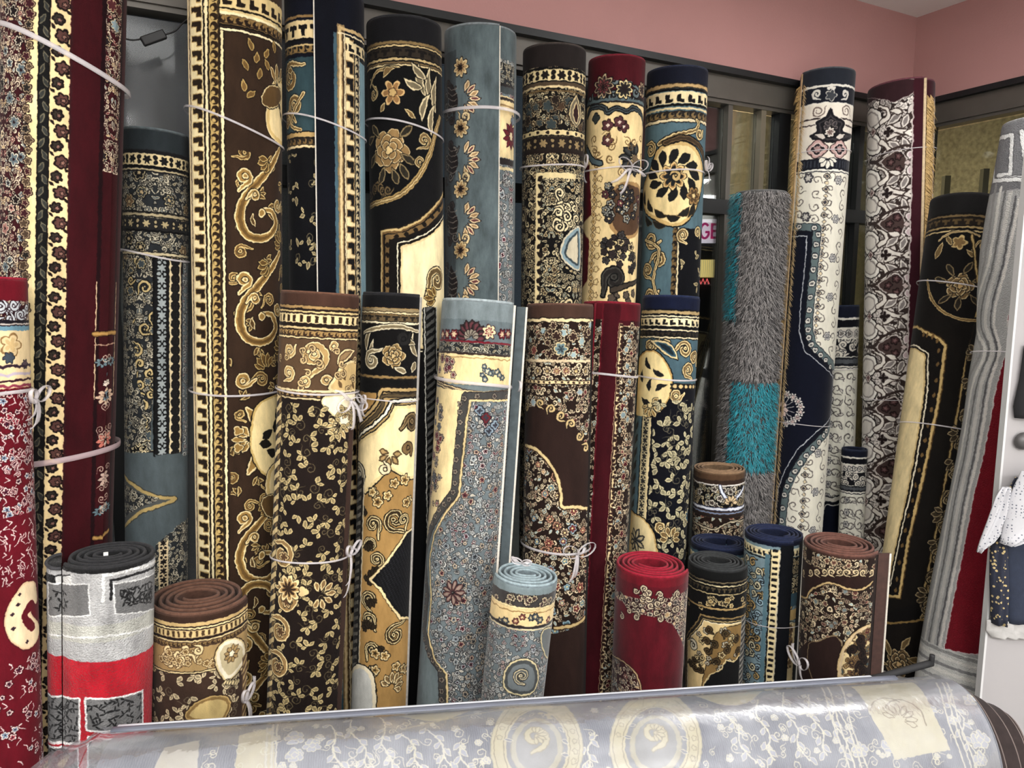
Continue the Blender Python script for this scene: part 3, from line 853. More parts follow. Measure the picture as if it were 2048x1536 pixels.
# grey and black roll between the wine-red and the gold rug
r = Roll((310, 268), (312, 1000), 128, zw(312) - 0.125, zw(312) - 0.17, seed=3)
s = r.sheet((84, 94, 98))
s.band(-9999, 300, (46, 54, 58)); s.band(300, 545, (30, 30, 32))
s.region_box(None, None, 300, 345, 520); s.fill_tile(T_GREYD)
s.scatter(26, lambda X, Y, g: (s.flower_(X, Y, g.uniform(9, 14), 6, g.uniform(0, 6), [(2, BK), (0, (196, 180, 138)), (-1.8, g.choice([(60, 64, 66), (120, 96, 70), (28, 28, 30)]))]), s.flower_(X, Y, 4, 5, 0, [(1, BK), (0, (180, 160, 120))])), 24)
s.clip = None
s.band(308, 332, (214, 196, 150)); s.hpat(310, 330, 'flow', 30, (34, 32, 32), edge=(1.4, BK))
s.hline(334, 5, BK); s.hline(340, 3, (196, 180, 140)); s.hline(430, 5, (176, 162, 128), edge=(1.5, BK)); s.hline(462, 4, BK)
s.hline(424, 2, BK); s.band(436, 460, (40, 40, 42)); s.hpat(437, 459, 'flow', 34, (176, 160, 120), edge=(1.2, BK)); s.hline(508, 5, (200, 186, 150), edge=(1.6, BK))
s.region([(236, 518), (318, 518), (300, 900), (340, 900), (236, 905)]); s.fill_tile(T_BLACK2, 11)
s.region([(240, 520), (316, 520), (300, 905), (288, 880), (262, 790), (258, 720), (246, 690)]); s.fill_tile(T_GREYD, 40, 20)
s.scatter(22, lambda X, Y, g: s.curl_(X, Y, g.uniform(8, 14), g.uniform(0, 6), 1, 2.2, [(1.5, BK), (0, (200, 178, 124))]), 24)
s.scatter(14, lambda X, Y, g: s.flower_(X, Y, g.uniform(7, 12), 6, 0, [(2, BK), (0, (206, 186, 140)), (-2, (70, 80, 84))]), 22); s.clip = None
s.region([(236, 560), (262, 600), (276, 760), (288, 800), (292, 860), (286, 884), (238, 880)], smooth=True); s.fill_tile(T_GREYD, 10, 50); s.clip = None
s.region_box(362, None, 700, 515, 920); s.fill_tile(T_GREY, 15); s.clip = None
X0, X1, Y0, Y1 = s.strip(308, 336, 700, (24, 24, 26), 515, 910)
s.pattern(X0 + 2, X1 - 2, Y0, Y1, 'flow', 22, (150, 158, 158), vert=True, edge=(1.5, BK))
X0, X1, Y0, Y1 = s.strip(336, 358, 700, (216, 200, 160), 515, 910)
s.pattern(X0, X1, Y0, Y1, 'flow', 17, (30, 28, 28), vert=True, edge=(0.8, (60, 50, 46)))
s.vline(307, 700, 3, BK, 515, 912); s.vline(359, 700, 3, (40, 20, 24), 515, 912)
s.shape([(236, 955), (262, 965), (290, 985), (320, 996), (348, 998), (318, 1012), (285, 1024), (255, 1050), (236, 1058)], [(5, (58, 56, 50)), (3.4, (176, 154, 98)), (-3.4, (84, 86, 84))], smooth=True)
s.region([(236, 968), (262, 976), (290, 992), (318, 998), (280, 1016), (250, 1040), (236, 1048)], smooth=True); s.fill_tile(T_GREYD); s.clip = None
s.region([(352, 1050), (390, 1030), (390, 1250), (300, 1250), (310, 1090)]); s.fill_tile(T_GREYD, 60); s.clip = None
s.strip(316, 334, 1120, (210, 190, 150), 1085, 1300); s.vpat(316, 334, 1120, 'flow', 19, (30, 26, 26), 1085, 1300)
r.build('rolled_rug', 'slate grey and black roll with dense flowers, behind the red and white small roll', s, (88, 98, 102), seam=150)
r.tie(312, 512, -0.12, 0.0016, 0.004)

# gold and brown greek-key rug
r = Roll((468, -70), (478, 1100), 192, zw(470) - 0.17, zw(470) - 0.20, seed=4)
s = r.sheet((60, 43, 29))
G, GE, GD = GO, (222, 196, 130), (26, 18, 12)
s.band(-9999, -22, (70, 52, 36)); s.band(-22, 30, (222, 198, 140)); s.hpat(-12, 14, 'key', 24, (40, 28, 18))
s.hline(18, 3, GD); s.hline(28, 5, (240, 226, 180)); s.band(32, 50, (150, 120, 70)); s.hpat(33, 49, 'wave', 15, (44, 30, 20)); s.hline(52, 3, GD); s.hline(60, 4, (240, 224, 180), edge=(1.5, GD))
# palmettes and scrolls of the field
def spray(y, f=1):
    for x, dy, d in ((498, 0, 70), (510, 26, 95), (488, 40, 60), (530, 18, 120), (516, 58, 100), (486, 82, 80), (500, 100, 140), (530, 40, 60), (545, 6, 80)):
        s.leaf(x, y + dy, 22, 11, d, [(1.4, GD), (0, (190, 160, 96)), (-2, (120, 92, 48))])
def lily(y, f=1):
    """open lily with folded cream lobes, upright for f=1"""
    s.shape([(552, y - 40 * f), (536, y - 6 * f), (528, y + 40 * f), (540, y + 78 * f), (566, y + 96 * f), (600, y + 60 * f), (600, y - 30 * f)], [(2.6, GD), (1, CR), (-2, (216, 186, 120)), (-9, (236, 214, 160))], smooth=True)
    s.shape([(520, y - 4 * f), (534, y - 24 * f), (556, y - 20 * f), (560, y + 2 * f), (544, y + 20 * f), (524, y + 14 * f)], [(2, GD), (0.5, CR), (-1.6, (104, 78, 42))], smooth=True)
    for d, l in ((-60, 34), (-95, 38), (-125, 34), (-28, 26)):
        s.leaf(552 + 14 * math.cos(math.radians(d)), y - 30 * f + 18 * math.sin(math.radians(d)) * f, l, 12, d * f, [(1.6, GD), (0, CR), (-2, (134, 104, 58))])
    for k in range(4):
        s.leaf(556 + k * 3, y + (16 + 17 * k) * f, 22, 8, 40 * f, [(0, (70, 52, 30))])
def acanthus(y, f=1):
    """the running gold scroll with its side curls"""
    L = [(3.0, GD), (1.6, CR), (-1.0, GO), (-4.2, (116, 88, 44))]
    s.line([(556, y - 96 * f), (536, y - 60 * f), (512, y - 30 * f), (488, y + 2 * f), (478, y + 40 * f), (494, y + 76 * f), (528, y + 80 * f), (548, y + 56 * f), (540, y + 28 * f), (518, y + 26 * f)], 9, L, w1=5, wmid=15)
    s.flower(520, y + 31 * f, 7, 3, L[:3], depth=0.1)
    s.curl(486, y - 42 * f, 13, 60 * f, -f, 4.4, L[:3], tail=1.6)
    s.curl(506, y - 4 * f, 9, 200 * f, f, 3.0, SCROLL, tail=1.4)
    s.fan(536, y - 74 * f, 30, 4, 150 * f, 90, 9, SCROLL_D)
    s.fan(560, y + 96 * f, 34, 5, 210 * f, 110, 10, SCROLL_D)
    s.leaf(505, y + 44 * f, 26, 9, 80 * f, [(1.6, GD), (0.3, CR), (-1.6, (90, 66, 34))], bend=0.15)
    s.curl(552, y + 16 * f, 12, 20, f, 3.4, SCROLL, tail=1.2)
s.region_box(456, None, 300, 300, None)
def _fill(X, Y, g):
    k = g.random()
    if k < 0.5: s.curl_(X, Y, g.uniform(9, 15), g.uniform(0, 6), g.choice((1, -1)), g.uniform(2.4, 3.6), [(2.2, GD), (0.9, (214, 186, 122)), (-1.0, (112, 84, 44))], tail=1.4)
    else:
        a = g.uniform(0, 6)
        for q in range(3): s.leaf_(X + 7 * math.cos(a + q * 0.7), Y + 7 * math.sin(a + q * 0.7), 22, 8, a + q * 0.7, [(1.5, GD), (0.2, (214, 188, 126)), (-1.8, (104, 78, 40))], bend=0.1)
s.scatter(120, _fill, 21); s.clip = None
spray(88); lily(196); acanthus(395); acanthus(602, 1); 
# medallion flower in the middle of the length
for f in (1, -1):
    s.shape([(560, 868), (534, 850), (512, 828), (490, 814 if f > 0 else 814), (498, 842), (512, 866)] if f > 0 else [(560, 892), (534, 912), (512, 934), (492, 950), (498, 922), (512, 894)], [(2.6, GD), (1, CR), (-2, GO)], smooth=True)
s.shape([(516, 806), (560, 786), (600, 800), (600, 950), (560, 962), (524, 948), (500, 905), (500, 852)], [(3, GD), (1.2, (206, 176, 108)), (-3, (236, 214, 156))], smooth=True)
for (x, y, d) in ((548, 850, 100), (532, 868, 150), (556, 884, 60), (540, 905, 30), (528, 888, 190), (552, 830, 70), (560, 918, 110)):
    s.leaf(x, y, 28, 16, d, [(1, (20, 16, 12)), (0, (34, 28, 20))])
s.fan(498, 878, 34, 5, 180, 150, 10, SCROLL)
s.flower(476, 862, 9, 3, SCROLL); s.flower(476, 896, 9, 3, SCROLL)
acanthus(1080, 1); lily(1010, -1); acanthus(1250, -1); acanthus(1400, 1)
s.curl(486, 760, 14, 40, 1, 4, SCROLL, tail=1.2); s.fan(530, 740, 34, 5, 250, 120, 10, SCROLL_D)
# borders running down the left
s.strip(330, 380, 300, (74, 54, 40)); s.strip(380, 394, 300, (216, 196, 156)); s.vline(384, 300, 3, (120, 92, 66)); s.vline(391.5, 300, 2.2, (70, 50, 34))
s.strip(394, 415, 300, (236, 220, 172)); s.vpat(394, 415, 300, 'key', 25, (48, 34, 22), edge=(1.6, (190, 160, 100)))
s.vline(416, 300, 2.5, GD); s.vline(420.5, 300, 5, (236, 222, 176)); s.vline(425, 300, 2, GD)
s.strip(426, 443, 300, (196, 168, 104)); s.vpat(426, 443, 300, 'wave', 16, (52, 36, 22))
s.vline(444, 300, 2.0, GD); s.vline(448, 300, 5, (238, 220, 170), y0=66); s.vline(451.5, 300, 2.0, GD, y0=66)
r.build('rolled_rug', 'tall gold and brown rug roll with greek-key border strip down its left edge', s, (80, 60, 42), seam=-64, sgn=-1)
r.tie(450, 234, -0.32, 0.0018, 0.0045); r.tie(470, 790, 0.0, 0.0018, 0.0045)

# navy rug with seam, blue inner layer
r = Roll((647, 0), (654, 580), 166, zw(650) - 0.17, zw(650) - 0.22, seed=5)
s = r.sheet((12, 16, 32))
# inner layer left of the seam
s.region_box(None, 627, 300, 0, None)
s.band(-9999, 26, (16, 20, 38)); s.hline(30, 5, (150, 120, 76)); s.band(38, 74, (222, 200, 150)); s.hpat(44, 72, 'tee', 26, (24, 22, 24)); s.hline(78, 4, BK); s.band(84, 106, (30, 28, 28)); s.hpat(86, 104, 'wave', 16, (150, 122, 74)); s.hline(88, 3, (206, 180, 126))
s.band(112, 265, (54, 78, 86))
LB = [(2.6, (16, 20, 26)), (1.3, (220, 198, 146)), (-1, (126, 100, 58))]
s.curl(598, 150, 26, 250, 1, 5, LB, tail=1.2); s.curl(588, 210, 20, 60, -1, 4.5, LB); s.curl(612, 235, 15, 200, 1, 4, LB); s.fan(612, 130, 30, 4, 130, 100, 9, LB); s.line([(575, 190), (600, 240), (580, 262)], 5, LB)
s.hline(268, 8, (190, 160, 104), edge=(2, BK)); s.band(274, 288, (40, 34, 30)); s.hpat(275, 288, 'wave', 14, (130, 104, 62)); s.hline(292, 5, (226, 204, 156), edge=(1.5, BK)); s.band(296, 1600, (12, 14, 20))
def ivy(X, Y, g, c=(206, 188, 140)):
    a = g.uniform(0, 6.28)
    s.leaf_(X, Y, g.uniform(14, 20), g.uniform(7, 10), a, [(0.9, BK), (0, c), (-1.8, tuple(int(v * 0.62) for v in c))])
    s.leaf_(X + 11 * math.cos(a + 1.2), Y + 11 * math.sin(a + 1.2), 13, 6.5, a + 1.7, [(0.9, BK), (0, c), (-1.8, tuple(int(v * 0.7) for v in c))])
    if g.random() < 0.5: s.curl_(X - 8 * math.cos(a), Y - 8 * math.sin(a), 9, a, 1, 0.8, [(0, tuple(int(v * 0.6) for v in c))])
s.region_box(None, 627, 300, 305, None); s.scatter(80, ivy, 20); s.clip = None
# outer layer: plain navy, then blue and key borders
s.strip(628, 672, 300, (9, 12, 26)); s.strip(668, 674, 300, (74, 104, 116), 60); s.strip(674, 689, 300, (150, 124, 84), 42)
s.vline(680, 300, 5, (222, 196, 146), 48); s.vline(686, 300, 3, (70, 52, 34), 56)
s.strip(689, 735, 300, (20, 22, 26), 60); s.vline(688.5, 300, 2.4, (232, 216, 176), 62)
s.strip(690, 707, 300, (226, 206, 158), 66); s.vpat(690, 707, 300, 'key', 30, (24, 22, 24), 66, edge=(1.8, (150, 120, 76)))
s.vline(708, 300, 2.5, BK, 70); s.strip(709, 717, 300, (196, 178, 138), 96); s.vpat(709.5, 717, 300, 'wave', 15, (30, 30, 34), 96); s.vline(718, 300, 2, (230, 222, 196), 96)
s.strip(719, 740, 300, (120, 152, 164), 105)
s.region_box(676, None, 300, 42, 70); s.hline(50, 6, (200, 172, 120)); s.hline(60, 3, (232, 216, 176)); s.clip = None
s.region_box(694, None, 300, 72, 96); s.band(72, 96, (222, 204, 158)); s.hpat(75, 94, 'key', 22, (24, 22, 24)); s.clip = None
r.build('rolled_rug', 'tall navy rug roll with blue and cream key border right of its white-edged seam', s, (18, 24, 46), seam=-13, sgn=-1, bind=(WHITE_BIND, 0.0022), pitch=0.013)
r.tie(650, 242, -0.22, 0.0018, 0.004)

# black rug with roses
r = Roll((806, 56), (814, 580), 158, zw(808) - 0.16, zw(808) - 0.21, seed=6)
s = r.sheet((13, 13, 14))
s.band(-9999, 80, (26, 26, 30)); s.hline(84, 6, (140, 116, 76)); s.hline(90, 3, (210, 184, 130), edge=(1.4, BK))
s.band(94, 112, (58, 48, 38)); s.hpat(95, 112, 'tee', 24, (26, 22, 20)); s.hline(117, 4, (196, 172, 120), edge=(1.5, BK)); s.hline(125, 5, (120, 100, 66)); s.hline(129, 3, (222, 200, 150), edge=(1, BK))
BG = [(1.8, BK), (0.3, (204, 182, 130)), (-1.6, (124, 100, 62))]
s.flower(785, 184, 24, 6, [(1.6, BK), (0, (206, 172, 116)), (-4, (150, 112, 68))], depth=0.3); s.flower(785, 184, 8, 5, [(1.5, (60, 40, 26)), (0, (190, 160, 104))])
s.curl(746, 188, 12, 300, 1, 3, BG, tail=2.0); s.line([(738, 175), (748, 148), (775, 134), (800, 134)], 2, BG, wmid=6); s.leaf(765, 214, 20, 10, 120, BG); s.leaf(778, 145, 30, 12, 150, BG, bend=0.2); s.leaf(820, 226, 26, 9, 40, BG)
for x, y, d, l in ((845, 160, 75, 60), (862, 170, 85, 66), (872, 190, 95, 70), (838, 140, 40, 40), (852, 215, 110, 56), (826, 165, 20, 40), (866, 240, 100, 60)):
    s.leaf(x, y, l, 15, d, [(1.6, BK), (0, (216, 200, 160)), (-3, (124, 112, 88))], bend=0.12)
s.rose(778, 300, 40, (150, 120, 76), (224, 200, 150), (24, 20, 16), (206, 180, 126))
for x, y, d in ((740, 280, 160), (812, 262, 320), (745, 320, 130), (816, 318, 30), (764, 350, 110), (790, 352, 70), (750, 262, 230), (808, 342, 60)):
    s.leaf(x, y, 34, 15, d, [(1.2, BK), (0, (150, 130, 90)), (-2.5, (52, 46, 36))])
s.curl(848, 280, 14, 90, -1, 4, BG, tail=1.2); s.curl(840, 322, 11, 20, 1, 3, BG)
for i in range(12): s.curl(s.rng.uniform(736, 800), s.rng.uniform(368, 398), 9, s.rng.uniform(0, 360), 1, 1.8, [(1, BK), (0, (120, 100, 66))])
s.shape([(720, 412), (745, 404), (790, 390), (828, 360), (858, 310), (874, 250), (900, 230), (900, 700), (720, 700)], [(0, (16, 16, 18))], smooth=False)
s.line([(722, 416), (745, 408), (790, 394), (828, 364), (856, 316), (872, 262), (880, 236)], 11, [(1.6, BK), (0, (176, 148, 92)), (-2.6, (112, 88, 52)), (-4.2, (206, 182, 130))])
s.shape([(762, 700), (762, 462), (800, 458), (840, 440), (872, 408), (900, 370), (900, 700)], [(4, (40, 32, 22)), (1.5, (206, 178, 122)), (-2.5, (120, 92, 54)), (-6, (24, 20, 18))])
s.line([(774, 700), (774, 474), (806, 470), (846, 452), (880, 420), (900, 395)], 9, [(0, (132, 104, 64))], smooth=False)
for i, (x, y) in enumerate([(774, 690 - 20 * k) for k in range(11)] + [(792, 473), (812, 468), (830, 460), (848, 449), (864, 434), (878, 420)]):
    s.leaf(x, y, 11, 9, 0, [(0, (30, 24, 18))])
s.shape([(798, 700), (798, 488), (820, 484), (856, 468), (884, 440), (900, 425), (900, 700)], [(5.5, BK), (4, (240, 230, 200)), (1.5, (24, 18, 14)), (-3, (226, 202, 150)), (-7, (240, 222, 176))])
s.curl(874, 560, 22, 180, 1, 6, [(3, BK), (1.2, CR), (-1.5, (110, 88, 54))], tail=1.5); s.fan(872, 598, 30, 4, 200, 120, 9, SCROLL_D)
s.strip(845, 872, 700, (26, 26, 26), 615); s.vpat(851, 870, 700, 'rope', 15, (96, 96, 92), 615, edge=(0.8, BK)); s.vline(849, 700, 2.5, (206, 204, 192), 615); s.vline(873, 700, 3, (216, 214, 204), 615)
r.build('rolled_rug', 'tall black rug roll with golden rose bouquet and cream corner field', s, (36, 36, 40), seam=150)
r.tie(806, 245, -0.20, 0.0018, 0.0045)

# grey rug with seam
r = Roll((963, 72), (961, 600), 157, zw(964) - 0.16, zw(964) - 0.21, seed=7)
s = r.sheet((92, 104, 108))
s.region_box(None, 912, 300, 95, None); s.band(95, 1500, (70, 80, 84)); s.clip = None
X0, X1 = s.X(886, 300), s.X(914, 300)
for i, y in enumerate(range(134, 1460, 122)):
    s.flower(921, y, 17, 9, [(1.8, (36, 24, 22)), (0, (216, 196, 150)), (-3, (170, 140, 96)), (-9, (52, 34, 30))], depth=0.2)
    s.flower(921, y, 5, 6, [(0, (30, 18, 18))])
    for k in range(7):
        a = -70 + 24 * k
        rad = math.radians(a); s.leaf(925 + 24 * math.cos(rad), y + 62 + 26 * math.sin(rad), 22, 9, a, [(1.2, (36, 22, 22)), (0, (220, 200, 158)), (-2.2, (106, 60, 60) if k % 2 else (160, 130, 92))])
    for k in range(9):
        s.curl(894 + s.rng.uniform(-4, 16), y + 34 + 9 * k, 8, s.rng.uniform(0, 360), 1, 1.6, [(1.5, (28, 22, 22)), (0, (120, 116, 110) if k % 2 else (60, 50, 50))])
    s.leaf(905, y + 62, 60, 26, 80, [(0, (34, 26, 26))]); 
    for k in range(5): s.line([(895, y + 40 + 11 * k), (904, y + 46 + 11 * k), (914, y + 42 + 11 * k)], 1.5, [(0, (130, 122, 112))])
    s.curl(930, y + 98, 12, 180, -1, 2.2, [(1, (40, 28, 28)), (0, (206, 186, 140))])
# inner layer at the right of the seam
s.region_box(1001, None, 300, 110, 1500); s.band(110, 1500, (128, 136, 138)); s.fill_tile(T_GREY, 20)
s.band(118, 165, (50, 44, 44)); s.region_box(1001, None, 300, 118, 160); s.fill_tile(T_GREYD, 0)
s.region_box(1001, None, 300, 165, 1500)
s.hline(172, 12, (70, 78, 80)); s.band(184, 310, (222, 200, 150)); s.hline(190, 5, (60, 50, 44)); s.hline(204, 3, (150, 120, 80)); s.hline(318, 12, (50, 44, 42)); s.hline(332, 6, (216, 198, 154))
s.fan(1012, 268, 26, 10, 0, 360, 8, [(1.2, (40, 20, 24)), (0, (110, 30, 42))], inner=0.1); s.flower(1012, 268, 8, 6, [(1, (40, 20, 24)), (0, (206, 186, 150))]); s.flower(1006, 234, 9, 5, [(1.4, (40, 30, 40)), (0, (120, 130, 140))])
s.region_box(1001, None, 300, 345, None); s.scatter(60, lambda X, Y, g: (s.flower_(X, Y, g.uniform(5, 9), 4, g.uniform(0, 6), [(1.6, (46, 40, 44)), (0, (206, 206, 202)), (-2, g.choice([(120, 130, 134), (112, 36, 50), (84, 84, 88)]))]), s.flower_(X, Y, 2, 3, 0, [(0, (40, 30, 34))])), 14)
s.clip = None
r.build('rolled_rug', 'tall silver grey rug roll with plain panel and seam beside flower column', s, (124, 132, 136), seam=27, sgn=1, bind=(WHITE_BIND, 0.0018), pitch=0.013, mat_kw=dict(sheen=0.2, mott=0.36))
r.tie(955, 214, -0.02, 0.0022, 0.008)

# dark brown ornate
r = Roll((1107, 106), (1101, 590), 134, zw(1106) - 0.16, zw(1106) - 0.21, seed=8)
s = r.sheet((26, 20, 18)); s.fill_tile(T_BLACK)
s.band(-9999, 132, (42, 36, 34))
s.band(138, 160, (222, 202, 152)); s.hpat(138, 160, 'flow', 32, (40, 30, 28), edge=(1.5, BK)); s.hline(135, 3, BK); s.hline(166, 7, (90, 74, 56), edge=(2, BK)); s.hline(172, 4, (220, 198, 150)); s.hline(180, 3, (120, 96, 60))
g = s.rng
for i in range(26):
    x, y = g.uniform(1044, 1170), g.uniform(185, 258)
    s.flower(x, y, g.uniform(7, 13), 6, [(1.6, BK), (0, (150, 130, 98)), (-1.6, g.choice([(46, 36, 30), (80, 60, 44), (60, 70, 72)]))], rot=i)
s.leaf(1152, 222, 60, 34, 90, [(2, BK), (0, (206, 186, 140)), (-3, (120, 110, 92)), (-8, (206, 186, 140)), (-11, (60, 34, 34))])
s.hline(264, 9, (214, 194, 144), edge=(2, BK)); s.hpat(260, 268, 'bead', 20, (40, 30, 26)); s.hline(302, 6, (40, 28, 24)); s.band(272, 300, (44, 34, 28)); s.hpat(273, 299, 'flow', 36, (150, 128, 88), edge=(1.4, BK))
s.region_box(1072, 1160, 460, 345, 1500); s.fill_tile(T_BLACK2); s.clip = None
s.strip(1070, 1079, 460, (226, 206, 156), 345); s.strip(1070, 1150, 460, (226, 206, 156), 345, 356)
for i, y in enumerate(range(356, 1500, 17)): s.leaf(1079 - (y - 460) * 0.012, y, 15, 9, 40 if i % 2 else 140, [(0, (38, 28, 24))])
for i in range(60):
    x, y = g.uniform(1084, 1118), g.uniform(362, 1300); s.flower(x, y, g.uniform(4, 7), 5, [(1.4, BK), (0, (214, 194, 146)), (-1.6, (70, 54, 40))])
s.shape([(1160, 455), (1135, 468), (1120, 500), (1130, 525), (1160, 538)], [(2.5, BK), (0.5, (206, 196, 170)), (-3, (134, 156, 164)), (-9, (60, 74, 80)), (-13, (196, 186, 160))], smooth=True)
for i in range(26):
    x, y = g.uniform(1112, 1160), g.uniform(540, 1200); s.curl(x, y, g.uniform(8, 14), g.uniform(0, 360), 1, 2.6, [(1.6, BK), (0, (222, 204, 158))])
for i in range(18):
    x, y = g.uniform(1115, 1158), g.uniform(375, 455); s.curl(x, y, g.uniform(6, 10), g.uniform(0, 360), 1, 2.0, [(1.4, BK), (0, (226, 210, 168))])
r.build('rolled_rug', 'tall near-black brown roll crowded with tiny cream flowers, under a dark plain top', s, (64, 56, 52), seam=150)
r.tie(1105, 328, 0.0, 0.0018, 0.0045)

# red and cream
r = Roll((1232, 126), (1214, 600), 121, zw(1230) - 0.165, zw(1230) - 0.20, seed=9)
s = r.sheet((228, 204, 150))
s.band(-9999, 188, (84, 16, 28)); s.band(188, 204, (40, 36, 36)); s.hline(198, 5, (96, 112, 116))
s.region_box(None, None, 200, 160, 196); s.scatter(14, lambda X, Y, g: s.curl_(X, Y, 10, g.uniform(0, 6), 1, 2.4, [(2, (24, 16, 18)), (0, (110, 124, 126))]), 15); s.clip = None
s.flower(1205, 172, 22, 9, [(2, BK), (0, (200, 178, 140)), (-3, (60, 46, 44)), (-9, (140, 70, 70)), (-13, (40, 30, 30))]); s.flower(1248, 178, 18, 9, [(2, BK), (0, (226, 206, 150)), (-3.5, (50, 48, 46)), (-9, (40, 30, 30))]); s.flower(1284, 180, 14, 9, [(2, BK), (0, (200, 178, 140)), (-3, (60, 46, 44))])
s.line([(1172, 232), (1180, 216), (1204, 214), (1214, 224), (1232, 216), (1252, 222), (1266, 216), (1282, 228), (1288, 250)], 7, [(2, BK), (0, (82, 96, 100)), (-2, (44, 44, 46))])
g = s.rng
s.flower(1190, 236, 9, 4, [(1.6, BK), (0, (60, 66, 64))])
for x, y in ((1214, 250), (1246, 252), (1214, 280), (1238, 244)): s.flower(x, y, 11, 5, [(1.8, (34, 20, 22)), (0, (96, 56, 60))]); s.flower(x, y, 4, 4, [(0, (226, 210, 190))])
s.fan(1268, 318, 34, 9, 150, 300, 12, [(1.4, BK), (0, (46, 46, 46)), (-3, (70, 74, 72))]); s.flower(1270, 318, 9, 6, [(1, BK), (0, (120, 100, 76))])
for i in range(16):
    x, y = g.uniform(1180, 1284), g.uniform(262, 345); s.curl(x, y, 8, g.uniform(0, 360), 1, 1.0, [(0, (120, 92, 56))])
s.line([(1170, 296), (1182, 320), (1200, 326)], 9, [(2, BK), (0, (86, 104, 110))])
# vase of flowers on the cream field
s.shape([(1222, 384), (1252, 366), (1280, 380), (1288, 430), (1270, 470), (1236, 470), (1214, 430)], [(3, (170, 136, 88)), (-4, (90, 66, 46))], smooth=True)
for i in range(26):
    x, y = g.uniform(1208, 1278), g.uniform(366, 455); s.flower(x, y, g.uniform(6, 9), 5, [(1.6, BK), (0, g.choice([(60, 58, 60), (110, 60, 64), (150, 150, 140)])), (-3, (40, 34, 36))]); s.flower(x, y, 2.2, 4, [(0, (216, 196, 150))])
for i in range(26):
    x, y = g.uniform(1206, 1270), g.uniform(470, 545); s.flower(x, y, g.uniform(5, 9), 5, [(1.6, BK), (0, g.choice([(70, 68, 68), (60, 50, 50), (206, 186, 140)])), (-3, (50, 42, 40))])
s.curl(1228, 558, 20, 170, 1, 7, [(2.4, BK), (0, (74, 72, 66)), (-3, (44, 40, 38))], tail=1.4); s.line([(1225, 580), (1255, 570), (1278, 560)], 10, [(2, BK), (0, (76, 66, 54))], w1=4)
for i in range(10): s.flower(g.uniform(1215, 1270), g.uniform(585, 640), 8, 5, [(1.6, BK), (0, (96, 84, 72))])
# red edge and dotted cream border at the left
s.shape([(1150, 330), (1176, 330), (1181, 430), (1160, 452), (1168, 470), (1176, 480), (1172, 560), (1150, 600), (1140, 1500), (1080, 1500), (1080, 330)], [(1.4, (190, 160, 110)), (0, (100, 14, 28))])
for y in range(345, 640, 14): s.flower(1189 - (y - 345) * 0.04, y, 5.5, 4, [(1, (60, 42, 30)), (0, (214, 186, 130)), (-2.4, (150, 116, 66))])
for y in range(350, 640, 26): s.flower(1199 - (y - 345) * 0.04, y + 6, 6, 5, [(0.8, (110, 80, 44)), (-0.6, (226, 204, 150))])
r.build('rolled_rug', 'tall cream rug roll with plain dark red top and brown flower vase', s, (120, 24, 40), seam=160)
r.tie(1225, 334, 0.05, 0.0018, 0.0045); r.bow(1258, 338, 0.07, 20, tails=((-1.3, -0.8), (-0.7, -1.3), (0.9, -0.3)))
r.bow(1176, 336, 0.05, 60, tails=((-0.5, -1.2), (0.3, -1.1)))

# blue, navy and cream medallion rug
r = Roll((1353, 148), (1337, 590), 127, zw(1350) - 0.175, zw(1350) - 0.21, seed=10)
s = r.sheet((86, 113, 123))
s.band(-9999, 166, (24, 28, 46)); s.hline(170, 6, (190, 160, 110), edge=(1.6, (60, 46, 30))); s.hline(178, 4, BK); s.band(182, 206, (230, 212, 166)); s.hpat(186, 206, 'key', 22, (26, 24, 26)); s.hline(209, 4, BK); s.hline(216, 4, (226, 206, 160)); s.band(221, 236, (44, 40, 38)); s.hpat(222, 236, 'wave', 15, (140, 116, 76)); s.hline(240, 5, (226, 210, 170), edge=(1.4, BK))
LB2 = [(2.4, (20, 18, 18)), (1, (226, 204, 150)), (-1.2, (120, 96, 60))]
s.line([(1318, 288), (1345, 272), (1385, 262), (1396, 250), (1392, 240)], 8, LB2, w1=4); s.curl(1300, 300, 14, 250, 1, 3, LB2); s.curl(1398, 268, 9, 0, 1, 2.5, LB2)
s.shape([(1316, 300), (1350, 284), (1388, 296), (1404, 340), (1396, 400), (1374, 440), (1346, 452), (1314, 440), (1288, 420), (1284, 380), (1300, 340)], [(3, BK), (1, (206, 176, 116)), (-5, (232, 210, 154))], smooth=True)
s.line([(1330, 285), (1370, 276), (1402, 300), (1412, 350)], 9, [(2, BK), (0, (110, 88, 60)), (-2, (70, 56, 40))])
for k in range(12):
    a = k * 30; rad = math.radians(a); s.leaf(1346 + 42 * math.cos(rad), 350 + 38 * math.sin(rad), 30, 15, a + 25, [(0.6, BK), (0, (30, 32, 34))])
s.flower(1346, 352, 26, 8, [(1.6, BK), (0, (222, 190, 130)), (-4, (150, 116, 70)), (-7, (34, 38, 42))]); s.curl(1350, 352, 10, 200, 1, 2.6, [(1, BK), (0, (200, 172, 116))], tail=0)
s.flower(1386, 392, 17, 6, [(1.6, BK), (0, (160, 126, 78)), (-4, (90, 70, 46))]); s.flower(1386, 392, 5, 5, [(0, (226, 200, 140))])
for x, y, d in ((1300, 410, 60), (1320, 425, 30), (1345, 432, 10), (1366, 422, 330), (1380, 420, 300), (1296, 440, 40), (1318, 446, 20), (1288, 395, 80)):
    s.leaf(x, y, 30, 11, d, [(0.8, (120, 92, 50)), (0, (40, 38, 34))], bend=0.15)
for x, y, rr, d in ((1302, 480, 16, 40), (1316, 520, 15, 200), (1294, 540, 14, 90), (1300, 590, 15, 10)): s.curl(x, y, rr, d, 1, 3.2, LB2)
s.line([(1290, 480), (1318, 500), (1306, 560), (1318, 600)], 4, LB2)
